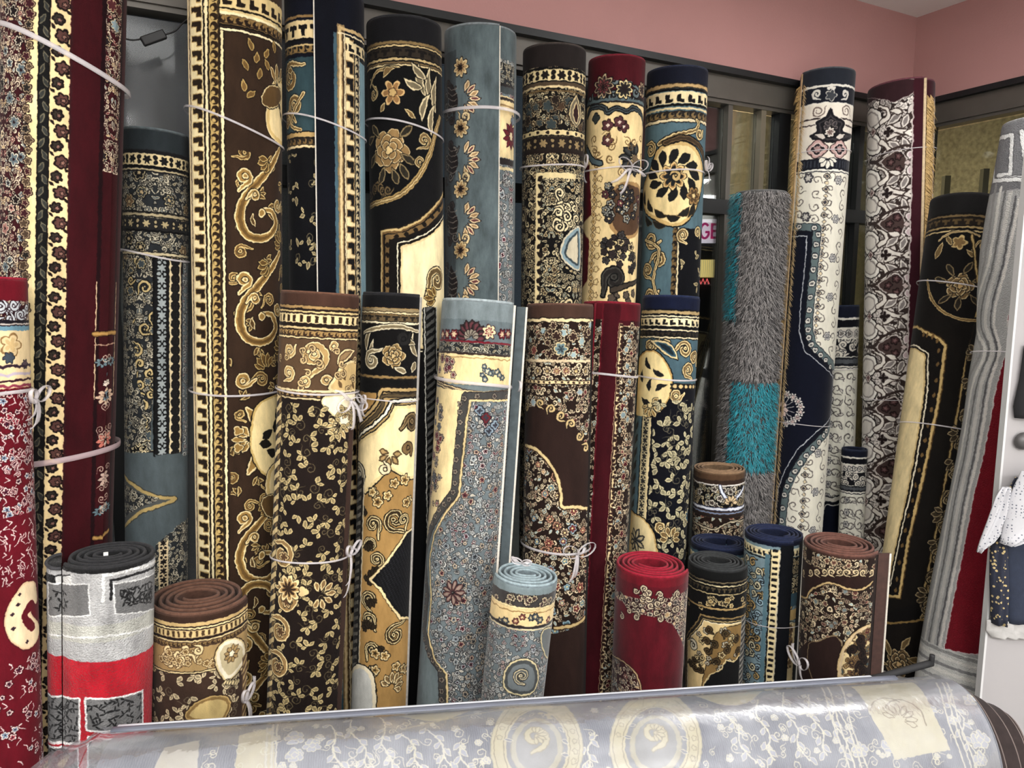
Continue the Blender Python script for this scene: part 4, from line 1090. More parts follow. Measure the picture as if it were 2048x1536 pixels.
s.strip(1343, 1352, 530, (120, 96, 60), 456); s.vpat(1342, 1353, 530, 'wave', 15, (36, 30, 26), 456); s.vline(1354.5, 530, 3, (226, 206, 160), 456); s.strip(1356, 1430, 530, (11, 13, 20), 456)
s.curl(1366, 470, 12, 100, 1, 3, LB2); s.curl(1394, 465, 10, 10, -1, 2.4, LB2)
s.region_box(1360, None, 530, 500, None); s.scatter(40, ivy, 20); s.clip = None
r.build('rolled_rug', 'tall steel-blue rug roll with cream medallion and navy top, beside the open window', s, (34, 40, 62), seam=150)
r.tie(1345, 340, 0.0, 0.0018, 0.005); r.bow(1404, 340, 0.05, 30, tails=((0.4, -1.0), (0.2, 1.0), (0.7, 0.5)))
# ------------------------------------------------------------------ right-hand tall rugs
# shaggy grey and turquoise roll
r = Roll((1520, 388), (1489, 940), 108, 3.05, 3.01, seed=11, ay=0.9)
s = r.sheet((96, 94, 94))
r.build('shaggy_rug', 'shaggy grey roll with turquoise patches, standing before the open window', s, (92, 92, 92), seam=170, turns=1.4, pitch=0.016, mat_kw=dict(sheen=0.1))
def shag(roll, zones, n, ln, seed, m_of):
    g = random.Random(seed); buf = {}
    for i in range(n):
        phi = g.uniform(-2.5, 2.5); h = g.uniform(0.0, roll.L)
        key = zones(phi, h, g)
        if key is None: continue
        V, Fc = buf.setdefault(key, ([], []))
        nrm = roll.e1 * math.sin(phi) + roll.e2 * math.cos(phi); tan = roll.e1 * math.cos(phi) - roll.e2 * math.sin(phi)
        p = roll.pt(phi, h, 1.0, -0.001) - roll.B
        d = nrm * g.uniform(0.25, 0.75) + tan * g.uniform(-0.55, 0.55) - roll.ax * g.uniform(0.2, 1.0)
        d /= np.linalg.norm(d); l = ln * g.uniform(0.6, 1.2); w = np.cross(d, nrm); w = w / (np.linalg.norm(w) + 1e-6) * g.uniform(0.0010, 0.0019)
        b = len(V); q = p + d * l * 0.55 + nrm * 0.002; e = p + d * l - roll.ax * l * 0.22
        if p[2] < 0.012 or e[2] < 0.003: continue
        V += [p - w, p + w, q + w * 0.8, q - w * 0.8, e]; Fc += [(b, b + 1, b + 2, b + 3), (b + 3, b + 2, b + 4)]
    for key, (V, Fc) in buf.items():
        o = mesh_obj('shag_pile', V, Fc, m_of[key], roll.root); o['kind'] = 'stuff'
SH_G = mat('grey_shag', (128, 124, 122), rough=0.55, noise=0.35, nscale=55, sheen=0.2); SH_T = mat('turquoise_shag', (20, 128, 142), rough=0.5, noise=0.4, nscale=45, sheen=0.2)
SH_D = mat('dark_grey_shag', (84, 82, 82), rough=0.6, noise=0.3, nscale=55)
def hz(y, x=1505): return r.inv(x, y)[1]
def pz(x, y): return r.inv(x, y)[0]
h640, h762, h940 = hz(640), hz(762, 1500), hz(942, 1492)
pl = pz(1481, 500); pa, pb = pz(1462, 850), pz(1546, 850)
def zones(phi, h, g):
    for hh in (h640, h762, h940):
        if abs(h - hh) < 0.006: return None
    if h > h640 and phi < pl + g.uniform(-0.06, 0.06): return 't'
    if h940 < h < h762 and pa < phi < pb: return 't'
    return 'g' if g.random() < 0.72 else 'd'
shag(r, zones, 30000, 0.026, 4, {'g': SH_G, 't': SH_T, 'd': SH_D})
r.tie(1508, 640, 0.0, 0.001, 0.002, m=SH_D)

# white and navy rug with a tan fringe down its left side
r = Roll((1654, 152), (1590, 1050), 110, zw(1655) - 0.22, zw(1600) - 0.30, seed=12)
s = r.sheet((226, 222, 206))
INK = (22, 24, 36)
s.band(-9999, 168, (40, 46, 56)); s.hline(170, 4, (226, 222, 210)); s.band(173, 204, (26, 30, 44)); s.hline(206, 4, (226, 220, 206))
for x, d in ((1634, 1), (1686, -1)): s.curl(x, 188, 9, 90, d, 2, [(0.5, (210, 206, 196))])
s.flower(1660, 190, 10, 5, [(1.5, (220, 214, 200)), (0, (70, 74, 80))]); s.fan(1660, 182, 12, 3, 270, 120, 6, [(0, (226, 222, 212))])
s.band(209, 316, (224, 216, 202)); 
for x, d in ((1636, 1), (1688, -1)): s.curl(x, 222, 12, 0, d, 1.2, [(0, (120, 104, 98))], turns=1.6)
for y in (236, 248): s.hline(y, 2.4, (60, 46, 46))
s.shape([(1659, 216), (1668, 232), (1686, 244), (1682, 262), (1700, 272), (1676, 284), (1642, 284), (1620, 274), (1634, 262), (1632, 244), (1650, 232)], [(1.5, (224, 216, 202)), (0, (30, 28, 34)), (-5, (70, 66, 68)), (-8, (30, 28, 34))], smooth=True)
s.fan(1659, 256, 17, 5, 270, 200, 8, [(1, BK), (0, (120, 112, 110)), (-2, (60, 56, 60))]); s.flower(1658, 264, 10, 7, [(1.4, BK), (0, (216, 208, 196)), (-4, (120, 100, 96))]); s.leaf(1640, 272, 22, 9, 20, [(1, BK), (0, (206, 198, 188))]); s.leaf(1678, 272, 22, 9, 160, [(1, BK), (0, (206, 198, 188))])
for x in (1634, 1676): s.flower(x, 298, 19, 4, [(2, (60, 44, 46)), (0, (196, 162, 156)), (-5, (214, 196, 188)), (-7, (40, 32, 36))], depth=0.12, sq=0.85); s.flower(x, 298, 7, 7, [(1, INK), (0, (170, 140, 136))])
s.band(316, 338, (26, 28, 40)); s.hpat(318, 336, 'dentil', 7, (60, 66, 76)); s.fan(1654, 314, 22, 5, 90, 160, 8, [(1.2, INK), (0, (226, 222, 208))]); s.hline(340, 3.5, (232, 228, 216), edge=(1.6, INK))
# ivory field with inked sprigs
g = s.rng
s.region_box(None, None, 400, 344, None)
for i, y in enumerate(range(352, 1060, 26)):
    xo = 1654 - (y - 152) * 0.0715
    for dx in (-34, -6, 20, 44):
        c = (96, 88, 84)
        s.curl(xo + dx, y + (9 if dx in (-6, 44) else 0), 9, 90 * (i % 4) + dx, 1 if i % 2 else -1, 0.7, [(0.2, c)], turns=1.0)
    s.flower(xo + 12, y, 5.5, 4, [(1.2, INK), (0, (200, 186, 160)), (-2, (60, 60, 70))])
    s.flower(xo + 12, y + 13, 3.4, 4, [(0.9, (50, 48, 56)), (0, (222, 206, 170))])
    if i % 3 == 0: s.flower(xo + 34, y + 8, 8, 6, [(1.3, (40, 40, 50)), (0, (206, 204, 198)), (-2.5, (84, 86, 92)), (-4.5, (200, 196, 190))]); s.flower(xo - 22, y + 4, 9, 6, [(1.3, INK), (0, (96, 92, 96)), (-3, (200, 196, 186))])
s.clip = None
# navy medallion with beaded rim
out = [(1560, 450), (1636, 452), (1634, 500), (1628, 560), (1622, 620), (1620, 660), (1628, 690), (1650, 712), (1668, 740), (1690, 800), (1690, 840), (1660, 850), (1640, 880), (1612, 912), (1590, 950), (1576, 985), (1570, 1040), (1560, 1200), (1480, 1200), (1490, 450)]
s.shape(out, [(6, (226, 222, 206)), (4.6, INK), (3.4, (104, 120, 122)), (-10, INK), (-13, (12, 17, 36)), (-19.5, (12, 17, 36)), (-19.6, (196, 198, 200)), (-21.6, (12, 18, 40))])
Q = catmull([(1576, 455), (1631, 458), (1629, 500), (1623, 560), (1617, 620), (1615, 664), (1624, 695), (1646, 717), (1662, 745)], 9)
for i in range(0, len(Q), 4): s.flower(Q[i][0] + 1, Q[i][1], 4.6, 2, [(1.2, INK), (0, (222, 218, 206)), (-2.2, (96, 96, 96))], depth=0.2, sq=1.4)
Q = catmull([(1650, 862), (1633, 888), (1606, 918), (1584, 955), (1571, 990), (1565, 1045)], 9)
for i in range(0, len(Q), 4): s.flower(Q[i][0], Q[i][1], 4.6, 2, [(1.2, INK), (0, (222, 218, 206)), (-2.2, (96, 96, 96))], depth=0.2, sq=1.4)
for a in range(-75, 80, 22):
    rad = math.radians(a); s.line([(1568, 818), (1568 + 22 * math.cos(rad), 818 + 30 * math.sin(rad))], 1.6, [(0, (206, 200, 192))])
    s.flower(1568 + 34 * math.cos(rad), 818 + 30 * math.sin(rad), 8, 6, [(1, INK), (0, (232, 226, 216)), (-3, (60, 50, 60)), (-4.5, (220, 190, 180))], depth=0.35)
s.fan(1563, 818, 22, 5, 0, 160, 9, [(1, INK), (0, (230, 206, 198))])
r.build('rolled_rug', 'tall ivory and navy rug roll with tan fringe down its left side', s, (74, 80, 86), seam=-58, sgn=-1, bind=(mat('tan_selvedge', (190, 160, 120), rough=0.85, noise=0.2, nscale=90), 0.007), pitch=0.012, mat_kw=dict(sheen=0.2, mott=0.1))
FRINGE = mat('tan_yarn', (186, 154, 100), rough=0.8, noise=0.3, nscale=70)
r.fringe(-58, (1600, 175), (1545, 1150), 0.040, FRINGE, n=1500, side=-1); r.fringe(-50, (1605, 172), (1550, 1150), 0.03, mat('pale_yarn', (206, 180, 136), rough=0.8), n=700, side=1, droop=0.8)
r.tie(1650, 298, 0.06, 0.0012, 0.003); r.tie(1605, 850, 0.0, 0.0012, 0.003)

# two lower ivory and navy rolls behind it
def ivory_small(top, low, w, zt, zb, seed, label, field_y, med):
    r = Roll(top, low, w, zt, zb, seed=seed); s = r.sheet((222, 220, 206)); y0 = top[1]; x0 = top[0]
    k = w / 74.0
    s.band(-9999, y0 + 24 * k, (22, 28, 48)); s.hline(y0 + 26 * k, 3 * k, (222, 218, 206)); s.band(y0 + 29 * k, y0 + 44 * k, (16, 18, 28)); s.hline(y0 + 46 * k, 2.5, (216, 212, 200)); s.band(y0 + 48 * k, y0 + 66 * k, (206, 200, 190))
    for i in range(7): s.flower(x0 - 40 * k + 14 * k * i, y0 + 57 * k, 7 * k, 3, [(1.2, INK), (0, (224, 220, 210)), (-2, (120, 116, 112))])
    s.band(y0 + 68 * k, y0 + 104 * k, (28, 28, 34)); s.region_box(None, None, y0 + 80, y0 + 68 * k, y0 + 104 * k)
    s.scatter(26, lambda X, Y, g: s.curl_(X, Y, 8 * k, g.uniform(0, 6), 1, 2.4, [(1, INK), (0, (216, 210, 196))]), 9 * k); s.clip = None
    s.band(y0 + 106 * k, y0 + 122 * k, (36, 38, 44)); s.hpat(y0 + 107 * k, y0 + 121 * k, 'bead', 7, (90, 94, 98)); s.hline(y0 + 125 * k, 3, (226, 222, 210), edge=(1.4, INK))
    g = s.rng
    for i in range(int(420 / 24)):
        y = y0 + 140 * k + i * 24; xo = x0 + (low[0] - top[0]) * (y - y0) / (low[1] - top[1])
        for dx in (-26, -2, 22): s.curl(xo + dx * k, y + (6 if dx else 0), 10, 90 * (i % 4) + dx, 1 if i % 2 else -1, 0.8, [(0.2, (90, 84, 82))], turns=1.0); s.leaf(xo + (dx + 8) * k, y + 9, 12, 4, 60 * (i % 3), [(0.6, (70, 66, 68)), (-0.4, (206, 202, 192))])
        s.flower(xo - 14 * k, y + 4, 6, 6, [(1.2, INK), (0, (206, 202, 194)), (-2.4, (96, 96, 102))])
    if med:
        s.shape(med, [(7, INK), (5.5, (214, 210, 198)), (-3, INK), (-9, (216, 212, 200)), (-11, (14, 20, 42))], smooth=True)
    r.build('rolled_rug', label, s, (30, 38, 60), seam=150); return r
r = ivory_small((1681, 612), (1668, 1050), 72, zw(1680) - 0.13, zw(1680) - 0.16, 13, 'shorter ivory scroll roll with navy top tucked behind the fringed rug', 700, [(1720, 960), (1700, 985), (1672, 1000), (1640, 1030), (1640, 1300), (1740, 1300), (1740, 960)])
r.tie(1690, 740, 0.0, 0.0014, 0.003)
r = ivory_small((1708, 898), (1700, 1080), 52, 3.30, 3.30, 14, 'low narrow ivory and navy roll wedged before the white and brown rug', 960, None)

# white and brown rug with maroon margin, tan fringe at the right
r = Roll((1803, 176), (1787, 1000), 128, 3.42, 3.25, seed=15, ay=0.9)
s = r.sheet((216, 208, 200)); CH = (66, 52, 48); LG = (176, 170, 166)
s.fill_tile(make_tile(31, 92, 123, CH, (34, 26, 26), (222, 216, 208), [(228, 222, 214), (214, 206, 200), (150, 142, 138)], n=64, rmin=6, rmax=12, mirror=False, curls=0.0))
PW = [(2.0, CH), (0, (228, 222, 213))]; PG = [(1.8, CH), (0, (222, 216, 208)), (-2.8, (142, 134, 131))]
for i in range(9):
    y = 264 + i * 123; xo = 1803 - (y - 176) * 0.0195
    # stem ending in a hollow drop, dark star at its root
    s.line([(xo - 22, y + 12), (xo - 4, y + 2), (xo + 14, y)], 7, PW); s.line([(xo - 22, y - 12), (xo - 4, y - 2), (xo + 14, y)], 7, PW)
    s.leaf(xo + 24, y, 36, 19, 0, PW); s.leaf(xo + 26, y, 20, 9, 0, [(0, CH), (-2.5, (200, 192, 186))]); s.flower(xo - 22, y, 10, 4, [(1.5, (210, 202, 196)), (0, (46, 34, 32))], depth=0.4)
    for f in (1, -1):
        # big curled lobes of the left-hand palmette
        s.shape([(xo - 58, y + 3 * f), (xo - 44, y + 6 * f), (xo - 34, y + 20 * f), (xo - 38, y + 40 * f), (xo - 54, y + 46 * f), (xo - 64, y + 30 * f)], [(2.2, (36, 28, 28)), (0, (236, 232, 224)), (-6, (160, 152, 148)), (-9, (222, 216, 208))], smooth=True)
        s.line([(xo - 34, y + 20 * f), (xo - 22, y + 30 * f), (xo - 24, y + 44 * f), (xo - 38, y + 52 * f)], 9, PW, w1=3); s.leaf(xo - 12, y + 26 * f, 30, 13, 35 * f, PG); s.leaf(xo + 8, y + 22 * f, 28, 12, 70 * f, PG); s.leaf(xo + 28, y + 26 * f, 26, 11, 110 * f, PG)
        s.leaf(xo + 34, y + 44 * f, 24, 10, 20 * f, PG); s.leaf(xo - 8, y + 42 * f, 22, 9, -20 * f, PW)
    s.flower(xo - 50, y, 8, 4, [(1.6, (30, 22, 22)), (0, (206, 190, 184)), (-3, (110, 80, 80))])
    yy = y + 61
    s.shape([(xo - 34, yy), (xo - 20, yy - 14), (xo - 2, yy - 22), (xo + 8, yy - 6), (xo + 8, yy + 6), (xo - 2, yy + 22), (xo - 20, yy + 14)], [(2, (206, 198, 192)), (0, (84, 66, 62))], smooth=True)
    for dx, dy in ((-4, -13), (-4, 13), (-18, 0)): s.flower(xo + dx, yy + dy, 7, 5, [(1.6, (30, 22, 22)), (0, (78, 50, 50)), (-3, (130, 100, 98))])
    s.fan(xo + 14, yy, 27, 5, 0, 210, 12, [(1.6, CH), (0, (226, 218, 214)), (-3, (200, 178, 182))]); s.flower(xo + 12, yy, 5, 4, [(1, CH), (0, (206, 190, 186))]); s.leaf(xo + 30, yy, 12, 6, 0, [(1, CH), (0, (140, 70, 84))])
    for f in (1, -1): s.line([(xo - 56, yy), (xo - 40, yy + 3 * f), (xo - 30, yy + 16 * f), (xo - 8, yy + 30 * f), (xo + 14, yy + 34 * f), (xo + 40, yy + 24 * f)], 5, [(0, CH)])
s.band(-9999, 186, (62, 34, 40)); s.shape([(1730, 190), (1760, 196), (1790, 204), (1822, 186), (1830, 160), (1730, 160)], [(1, (200, 190, 184)), (0, (62, 34, 40))])
s.strip(1821, 1890, 300, (70, 22, 34)); s.vline(1820, 300, 2.5, (200, 190, 184), y0=198, wob=1.5)
r.build('rolled_rug', 'tall white and brown arabesque rug roll standing in the room corner', s, (110, 60, 70), seam=40, sgn=1, bind=(mat('pale_selvedge', (206, 184, 148), rough=0.85, noise=0.15, nscale=90), 0.008), pitch=0.014, mat_kw=dict(sheen=0.15, mott=0.12))
r.fringe(44, (1850, 190), (1830, 800), 0.055, FRINGE, n=900, side=1, droop=0.9); r.fringe(52, (1855, 190), (1835, 800), 0.04, mat('ochre_yarn', (196, 164, 110), rough=0.8, noise=0.3, nscale=70), n=700, side=1, droop=1.3)
r.tie(1800, 300, 0.1, 0.0014, 0.003); r.tie(1790, 800, 0.0, 0.0014, 0.003)

# black and gold rose rug leaning to the right
r = Roll((1929, 404), (1814, 1260), 130, 3.02, 2.72, seed=16, ay=0.9)
s = r.sheet((18, 15, 14))
s.band(-9999, 424, (26, 24, 24)); s.hline(430, 4, (120, 100, 66)); s.band(434, 450, (40, 32, 24)); s.hpat(435, 449, 'tee', 20, (96, 78, 48)); s.hline(453, 4, (170, 146, 98), edge=(1.4, BK)); s.hline(461, 3, (200, 176, 126))
BG2 = [(1.6, BK), (0.2, (196, 172, 124)), (-1.5, (110, 90, 56))]
s.curl(1956, 492, 12, 200, 1, 3, BG2, tail=1.8); s.flower(1916, 484, 15, 5, [(1.5, BK), (0, (190, 164, 112)), (-4, (130, 104, 64))]); s.leaf(1898, 478, 26, 9, 60, BG2); s.leaf(1880, 500, 36, 12, 110, BG2); s.leaf(1934, 506, 20, 9, 40, BG2); s.line([(1880, 480), (1900, 466), (1930, 462), (1950, 472)], 4, BG2)
s.rose(1916, 572, 26, (120, 98, 62), (206, 184, 138), (20, 16, 14), (180, 150, 100))
for x, y, d in ((1884, 560, 200), (1948, 560, 340), (1890, 596, 140), (1940, 600, 40), (1912, 606, 90), (1900, 540, 240), (1930, 536, 300)): s.leaf(x, y, 30, 12, d, [(1.2, BK), (0, (140, 120, 84)), (-2.2, (44, 38, 30))])
for x, y in ((1955, 640), (1946, 705), (1938, 760), (1930, 830), (1915, 900), (1905, 960), (1890, 1030), (1872, 1090), (1862, 1150), (1850, 1210)):
    s.leaf(x, y, 34, 14, 100, [(1.4, BK), (0, (150, 130, 96)), (-2.4, (60, 50, 40))], bend=0.15); s.curl(x - 4, y + 26, 9, 60, 1, 2.2, BG2); s.rose(x + 8, y + 12, 12, (96, 80, 56), (170, 150, 112), BK, (150, 126, 86))
s.flower(1896, 990, 12, 5, [(1.4, BK), (0, (226, 216, 196)), (-4, (170, 150, 116))]); s.leaf(1904, 966, 20, 9, 110, [(1, BK), (0, (206, 196, 170))])
# dark river with gold banks, then cream field
s.line([(1938, 470), (1946, 560), (1950, 600), (1940, 640), (1926, 700), (1912, 800), (1892, 920), (1872, 1040), (1850, 1160), (1842, 1200)], 3.5, [(2, (60, 46, 26)), (0, (186, 160, 104))])
s.shape([(1856, 560), (1866, 600), (1890, 628), (1925, 638), (1944, 634), (1926, 700), (1908, 800), (1888, 920), (1868, 1040), (1840, 1205), (1760, 1230), (1720, 1230), (1800, 560)], [(0, (24, 19, 15))])
s.line([(1858, 560), (1866, 598), (1890, 626), (1925, 640), (1946, 640)], 6, [(1.5, BK), (0, (190, 164, 112)), (-1.6, (120, 96, 58))])
s.shape([(1800, 650), (1838, 652), (1880, 676), (1890, 690), (1880, 780), (1862, 880), (1842, 980), (1820, 1080), (1802, 1195), (1700, 1200), (1700, 650)], [(3, (96, 74, 40)), (1, (196, 168, 110)), (-4, (24, 19, 16)), (-5, (24, 20, 16))])
Q = catmull([(1850, 668), (1876, 686), (1869, 780), (1851, 880), (1831, 980), (1809, 1080), (1794, 1180)], 10)
for i in range(0, len(Q), 3): s.leaf(Q[i][0], Q[i][1], 11, 6, 95, [(0, (120, 94, 54))])
s.shape([(1800, 690), (1836, 690), (1858, 706), (1856, 780), (1842, 880), (1824, 980), (1802, 1080), (1784, 1170), (1700, 1170), (1700, 690)], [(5, (20, 16, 14)), (2, (232, 222, 194)), (-1, (30, 22, 16)), (-4.5, (206, 180, 126)), (-8, (226, 206, 158))])
s.line([(1798, 720), (1796, 800), (1786, 900), (1776, 1000), (1766, 1080), (1752, 1160)], 9, [(1.5, BK), (0, (110, 90, 62))])
for i, y in enumerate(range(720, 1160, 14)): s.leaf(1798 - max(0, (y - 780)) * 0.115, y, 14, 4, 60, [(0, (190, 166, 124))])
s.shape([(1745, 1252), (1790, 1248), (1850, 1240), (1840, 1420), (1720, 1420)], [(4, (150, 122, 70)), (0, (28, 22, 18))]); s.rose(1800, 1320, 26, (110, 88, 58), (206, 182, 136), BK, (190, 160, 110))
for x, y, d in ((1780, 1290, 60), (1812, 1285, 120), (1768, 1315, 180), (1828, 1315, 0), (1775, 1345, 130)): s.leaf(x, y, 28, 10, d, BG2)
for i, y in enumerate(range(650, 1230, 27)):
    xo = 1944 - (y - 650) * 0.178 + 13
    if i % 2: s.rose(xo, y, 17, (110, 92, 62), (196, 176, 134), BK, (170, 144, 96))
    else: s.fan(xo - 4, y, 30, 5, 60 + 40 * (i % 3), 150, 11, [(1.4, BK), (0, (170, 150, 112)), (-2.2, (70, 58, 42))])
    s.curl(xo + 6, y + 12, 10, 40 * i, 1, 2.2, BG2)
r.build('rolled_rug', 'black, gold and cream rose rug roll leaning right, before the corner window', s, (34, 32, 32), seam=150)
r.tie(1915, 566, -0.12, 0.0016, 0.004); r.tie(1850, 848, 0.02, 0.0016, 0.004)

# pale grey striped rug with red field, at the right edge
r = Roll((2106, 250), (1930, 1340), 180, 2.62, 2.42, seed=17, ay=0.7, curve=((0.48, 0.22, 0.024, 0), (0.66, 0.04, 0.012, 0), (0.8, 0.1, -0.01, 0)))
s = r.sheet((168, 168, 166))
g = s.rng
s.band(-9999, 375, (120, 120, 122))
for (a, b) in (((2010, 300), 1), ((2046, 290), 0)): pass
kw = [(1.5, (90, 90, 92)), (0, (216, 216, 214))]
s.line([(2004, 275), (2034, 270), (2028, 350), (2008, 350)], 9, kw, smooth=False); s.line([(2016, 358), (2080, 356)], 9, kw, smooth=False); s.line([(2050, 262), (2056, 330), (2090, 330)], 9, kw, smooth=False)
s.line([(1998, 300), (2000, 362), (2090, 362)], 8, kw, smooth=False)
# nested stripes following the red field
def off(k): return [(1996 - k + 52, 330 + 40 * (1 - k / 60) + 30), (1980 + 44 - k, 520), (2004 - k, 640), (2007 - k * 0.8, 700), (1990 - k, 780), (1966 - k, 920), (1948 - k, 1000), (1926 - k, 1120), (1892 - k, 1296), (1892 - k * 0.6, 1300 + k * 1.2)]
for k, c, w in ((44, (150, 150, 148), 8), (36, (206, 204, 198), 8), (28, (120, 120, 120), 5), (20, (196, 194, 188), 9), (11, (104, 104, 106), 4), (5, (210, 206, 200), 6)):
    P = off(k); s.line(P[:-1], w, [(0, c)])
s.shape([(2034, 560), (2024, 640), (2016, 700), (1996, 790), (1972, 920), (1953, 1000), (1931, 1120), (1897, 1296), (1935, 1306), (1975, 1308), (2040, 1300), (2120, 1000), (2160, 560)], [(2.5, (196, 190, 186)), (0, (128, 14, 32))])
s.region_box(None, None, 1350, 1312, None); s.band(1312, 1500, (196, 196, 192))
for y, c in ((1318, (150, 150, 148)), (1330, (214, 212, 206)), (1344, (140, 140, 140)), (1356, (214, 212, 206)), (1370, (150, 150, 150))): s.hline(y, 6, c)
s.clip = None
r.build('rolled_rug', 'pale grey striped rug with crimson field leaning beside the white cabinet', s, (150, 150, 150), seam=120, mat_kw=dict(fuzz=0.5, fscale=260, relief=0.5, mott=0.12, sheen=0.1))
r.tie(2000, 704, 0.0, 0.0012, 0.003)
# ------------------------------------------------------------------ front row, about eye height
def vine(s, n, sep, c=(206, 184, 130), dk=BK):
    def fn(X, Y, g):
        a = g.uniform(0, 6.28); d = tuple(int(v * 0.7) for v in c)
        for k, (da, l) in enumerate(((0, 17), (1.3, 14), (-1.4, 13))):
            if k == 2 and g.random() < 0.5: continue
            s.leaf_(X + 8 * math.cos(a + da), Y + 8 * math.sin(a + da), l, l * 0.55, a + da, [(0.9, dk), (0, c), (-2.2, d)])
        if g.random() < 0.6: s.curl_(X - 9 * math.cos(a), Y - 9 * math.sin(a), g.uniform(7, 11), a + 1, g.choice((1, -1)), 0.8, [(0, tuple(int(v * 0.55) for v in c))], tail=1.2)
    s.scatter(n, fn, sep)

# brown and gold vine rug
r = Roll((643, 588), (612, 1390), 164, 1.98, 1.92, seed=21)
s = r.sheet((36, 25, 20))
s.band(-9999, 612, (78, 52, 40)); s.hline(616, 5, (170, 138, 88)); s.hline(625, 3, (226, 200, 140), edge=(1.5, (50, 34, 24))); s.band(630, 648, (232, 210, 156)); s.hpat(631, 648, 'dentil', 15, (60, 42, 28)); s.hline(652, 4, (40, 28, 20)); s.hline(658, 4, (220, 194, 140)); s.band(663, 674, (170, 138, 86)); s.hpat(664, 674, 'wave', 12, (66, 46, 30)); s.hline(677, 3, (226, 204, 152), edge=(1.2, DBR))
s.band(680, 782, (98, 74, 52))
LG1 = [(2.2, (50, 34, 24)), (0.9, (232, 212, 160)), (-1.2, (180, 148, 94))]
s.curl(626, 712, 26, 60, -1, 6, LG1, tail=1.0); s.curl(626, 710, 12, 200, 1, 3, LG1, tail=0); s.curl(580, 700, 13, 0, 1, 3.4, LG1); s.curl(578, 745, 14, 90, -1, 3.4, LG1); s.curl(610, 765, 11, 180, 1, 3, LG1); s.curl(650, 762, 10, 0, -1, 3, LG1); s.curl(666, 692, 9, 80, 1, 2.6, LG1)
s.leaf(690, 714, 50, 20, 150, [(2, DBR), (0.6, (222, 200, 150)), (-3, (96, 72, 50)), (-5, (150, 122, 84))], bend=0.1)
s.shape([(660, 784), (666, 752), (684, 728), (708, 720), (722, 740), (722, 784)], [(2, DBR), (0, (226, 206, 156)), (-5, (206, 176, 120))], smooth=True)
for x, y in ((684, 752), (702, 770), (676, 768)): s.leaf(x, y, 18, 7, 60, [(0, (110, 84, 52))])
for i in range(18): s.curl(s.rng.uniform(562, 720), s.rng.uniform(684, 780), 7, s.rng.uniform(0, 360), 1, 1.6, [(1, (60, 42, 30)), (0, (206, 180, 128))])
s.hline(783, 4, (232, 212, 164)); s.band(786, 796, (176, 146, 96)); s.hpat(786, 796, 'wave', 13, (60, 42, 28)); s.hline(799, 3, (222, 200, 150), edge=(1.4, DBR))
# cream flowers at the right
s.shape([(640, 806), (660, 790), (720, 788), (722, 850), (700, 862), (676, 848), (660, 828)], [(2, DBR), (0, (222, 202, 152)), (-3, (240, 228, 196))], smooth=True)
s.fan(676, 850, 34, 7, 120, 200, 9, [(1.4, DBR), (0, (226, 206, 156)), (-2, (176, 150, 100))]); s.fan(694, 815, 26, 6, 60, 260, 8, [(1.2, DBR), (0, (220, 200, 150)), (-2, (120, 92, 60))])
s.region_box(558, 700, 1000, 810, None); vine(s, 190, 19)
s.clip = None
s.vline(556, 1000, 10, (120, 96, 62), 800); s.vpat(548, 560, 1000, 'rope', 22, (216, 194, 140), 800, edge=(1, DBR)); s.strip(699, 740, 1000, (206, 180, 124), 870); s.vpat(699, 705, 1000, 'bead', 8, (120, 94, 60), 870)
s.strip(688, 699, 1000, (70, 48, 38), 860)
# fruit-like scrolls low on the roll
for (x, y) in ((566, 1110), (572, 1200), (560, 1260), (556, 1330)):
    s.curl(x, y, 26, 250, 1, 6, [(2, DBR), (0.6, (226, 204, 150)), (-2, (150, 120, 76))], tail=0.8); s.flower(x + 3, y + 4, 12, 6, [(1.6, DBR), (0, (206, 180, 128)), (-3, (96, 70, 46))])
s.flower(578, 1178, 28, 9, [(2, DBR), (0, (226, 204, 152)), (-6, (170, 136, 86)), (-12, (60, 44, 30))]); s.fan(638, 1190, 34, 7, 0, 260, 11, [(1.6, DBR), (0, (222, 200, 148)), (-2.5, (140, 110, 70))]); s.flower(606, 1184, 11, 3, [(1.5, DBR), (0, (216, 190, 136))])
r.build('rolled_rug', 'eye-high brown roll with gold key band on top and leafy vines', s, (104, 70, 54), seam=62, sgn=1, turns=1.8)
r.tie(640, 788, -0.02, 0.0016, 0.004); r.tie(612, 1128, 0.03, 0.0016, 0.004); r.bow(690, 800, 0.06, -20, tails=((-1.0, 0.5), (0.2, -1.3), (0.8, -1.0))); r.bow(690, 1108, 0.05, 40, tails=((-0.4, -1.6), (-0.6, -2.2), (0.5, 0.2)))

# black rug with cream and ochre field
r = Roll((783, 590), (758, 1390), 124, 2.12, 2.06, seed=22)
s = r.sheet((170, 134, 78))
s.band(-9999, 616, (20, 20, 22)); s.hline(620, 5, (150, 134, 100)); s.hline(626, 3, (222, 204, 158), edge=(1.2, BK)); s.band(630, 642, (110, 92, 64)); s.hpat(631, 642, 'tee', 18, (40, 34, 28)); s.hline(646, 4, (226, 214, 180), edge=(1.6, BK)); s.band(650, 752, (17, 16, 16))
LW = [(2, BK), (0.6, (216, 204, 172)), (-2, (130, 116, 88))]
for x, y, d, l in ((738, 680, 110, 46), (748, 700, 80, 40), (830, 690, 70, 50), (820, 676, 40, 36)): s.leaf(x, y, l, 12, d, LW, bend=0.2)
s.curl(742, 720, 17, 270, -1, 5, LW, tail=1.4); s.line([(726, 665), (760, 655), (800, 654), (835, 664)], 5, LW, wmid=9); s.rose(786, 712, 24, (150, 122, 76), (226, 202, 150), (26, 22, 18), (206, 180, 126)); s.leaf(800, 740, 26, 12, 20, LW); s.leaf(826, 735, 24, 14, 300, LW); s.curl(806, 676, 13, 0, 1, 4, [(1.8, BK), (0, (40, 38, 36))])
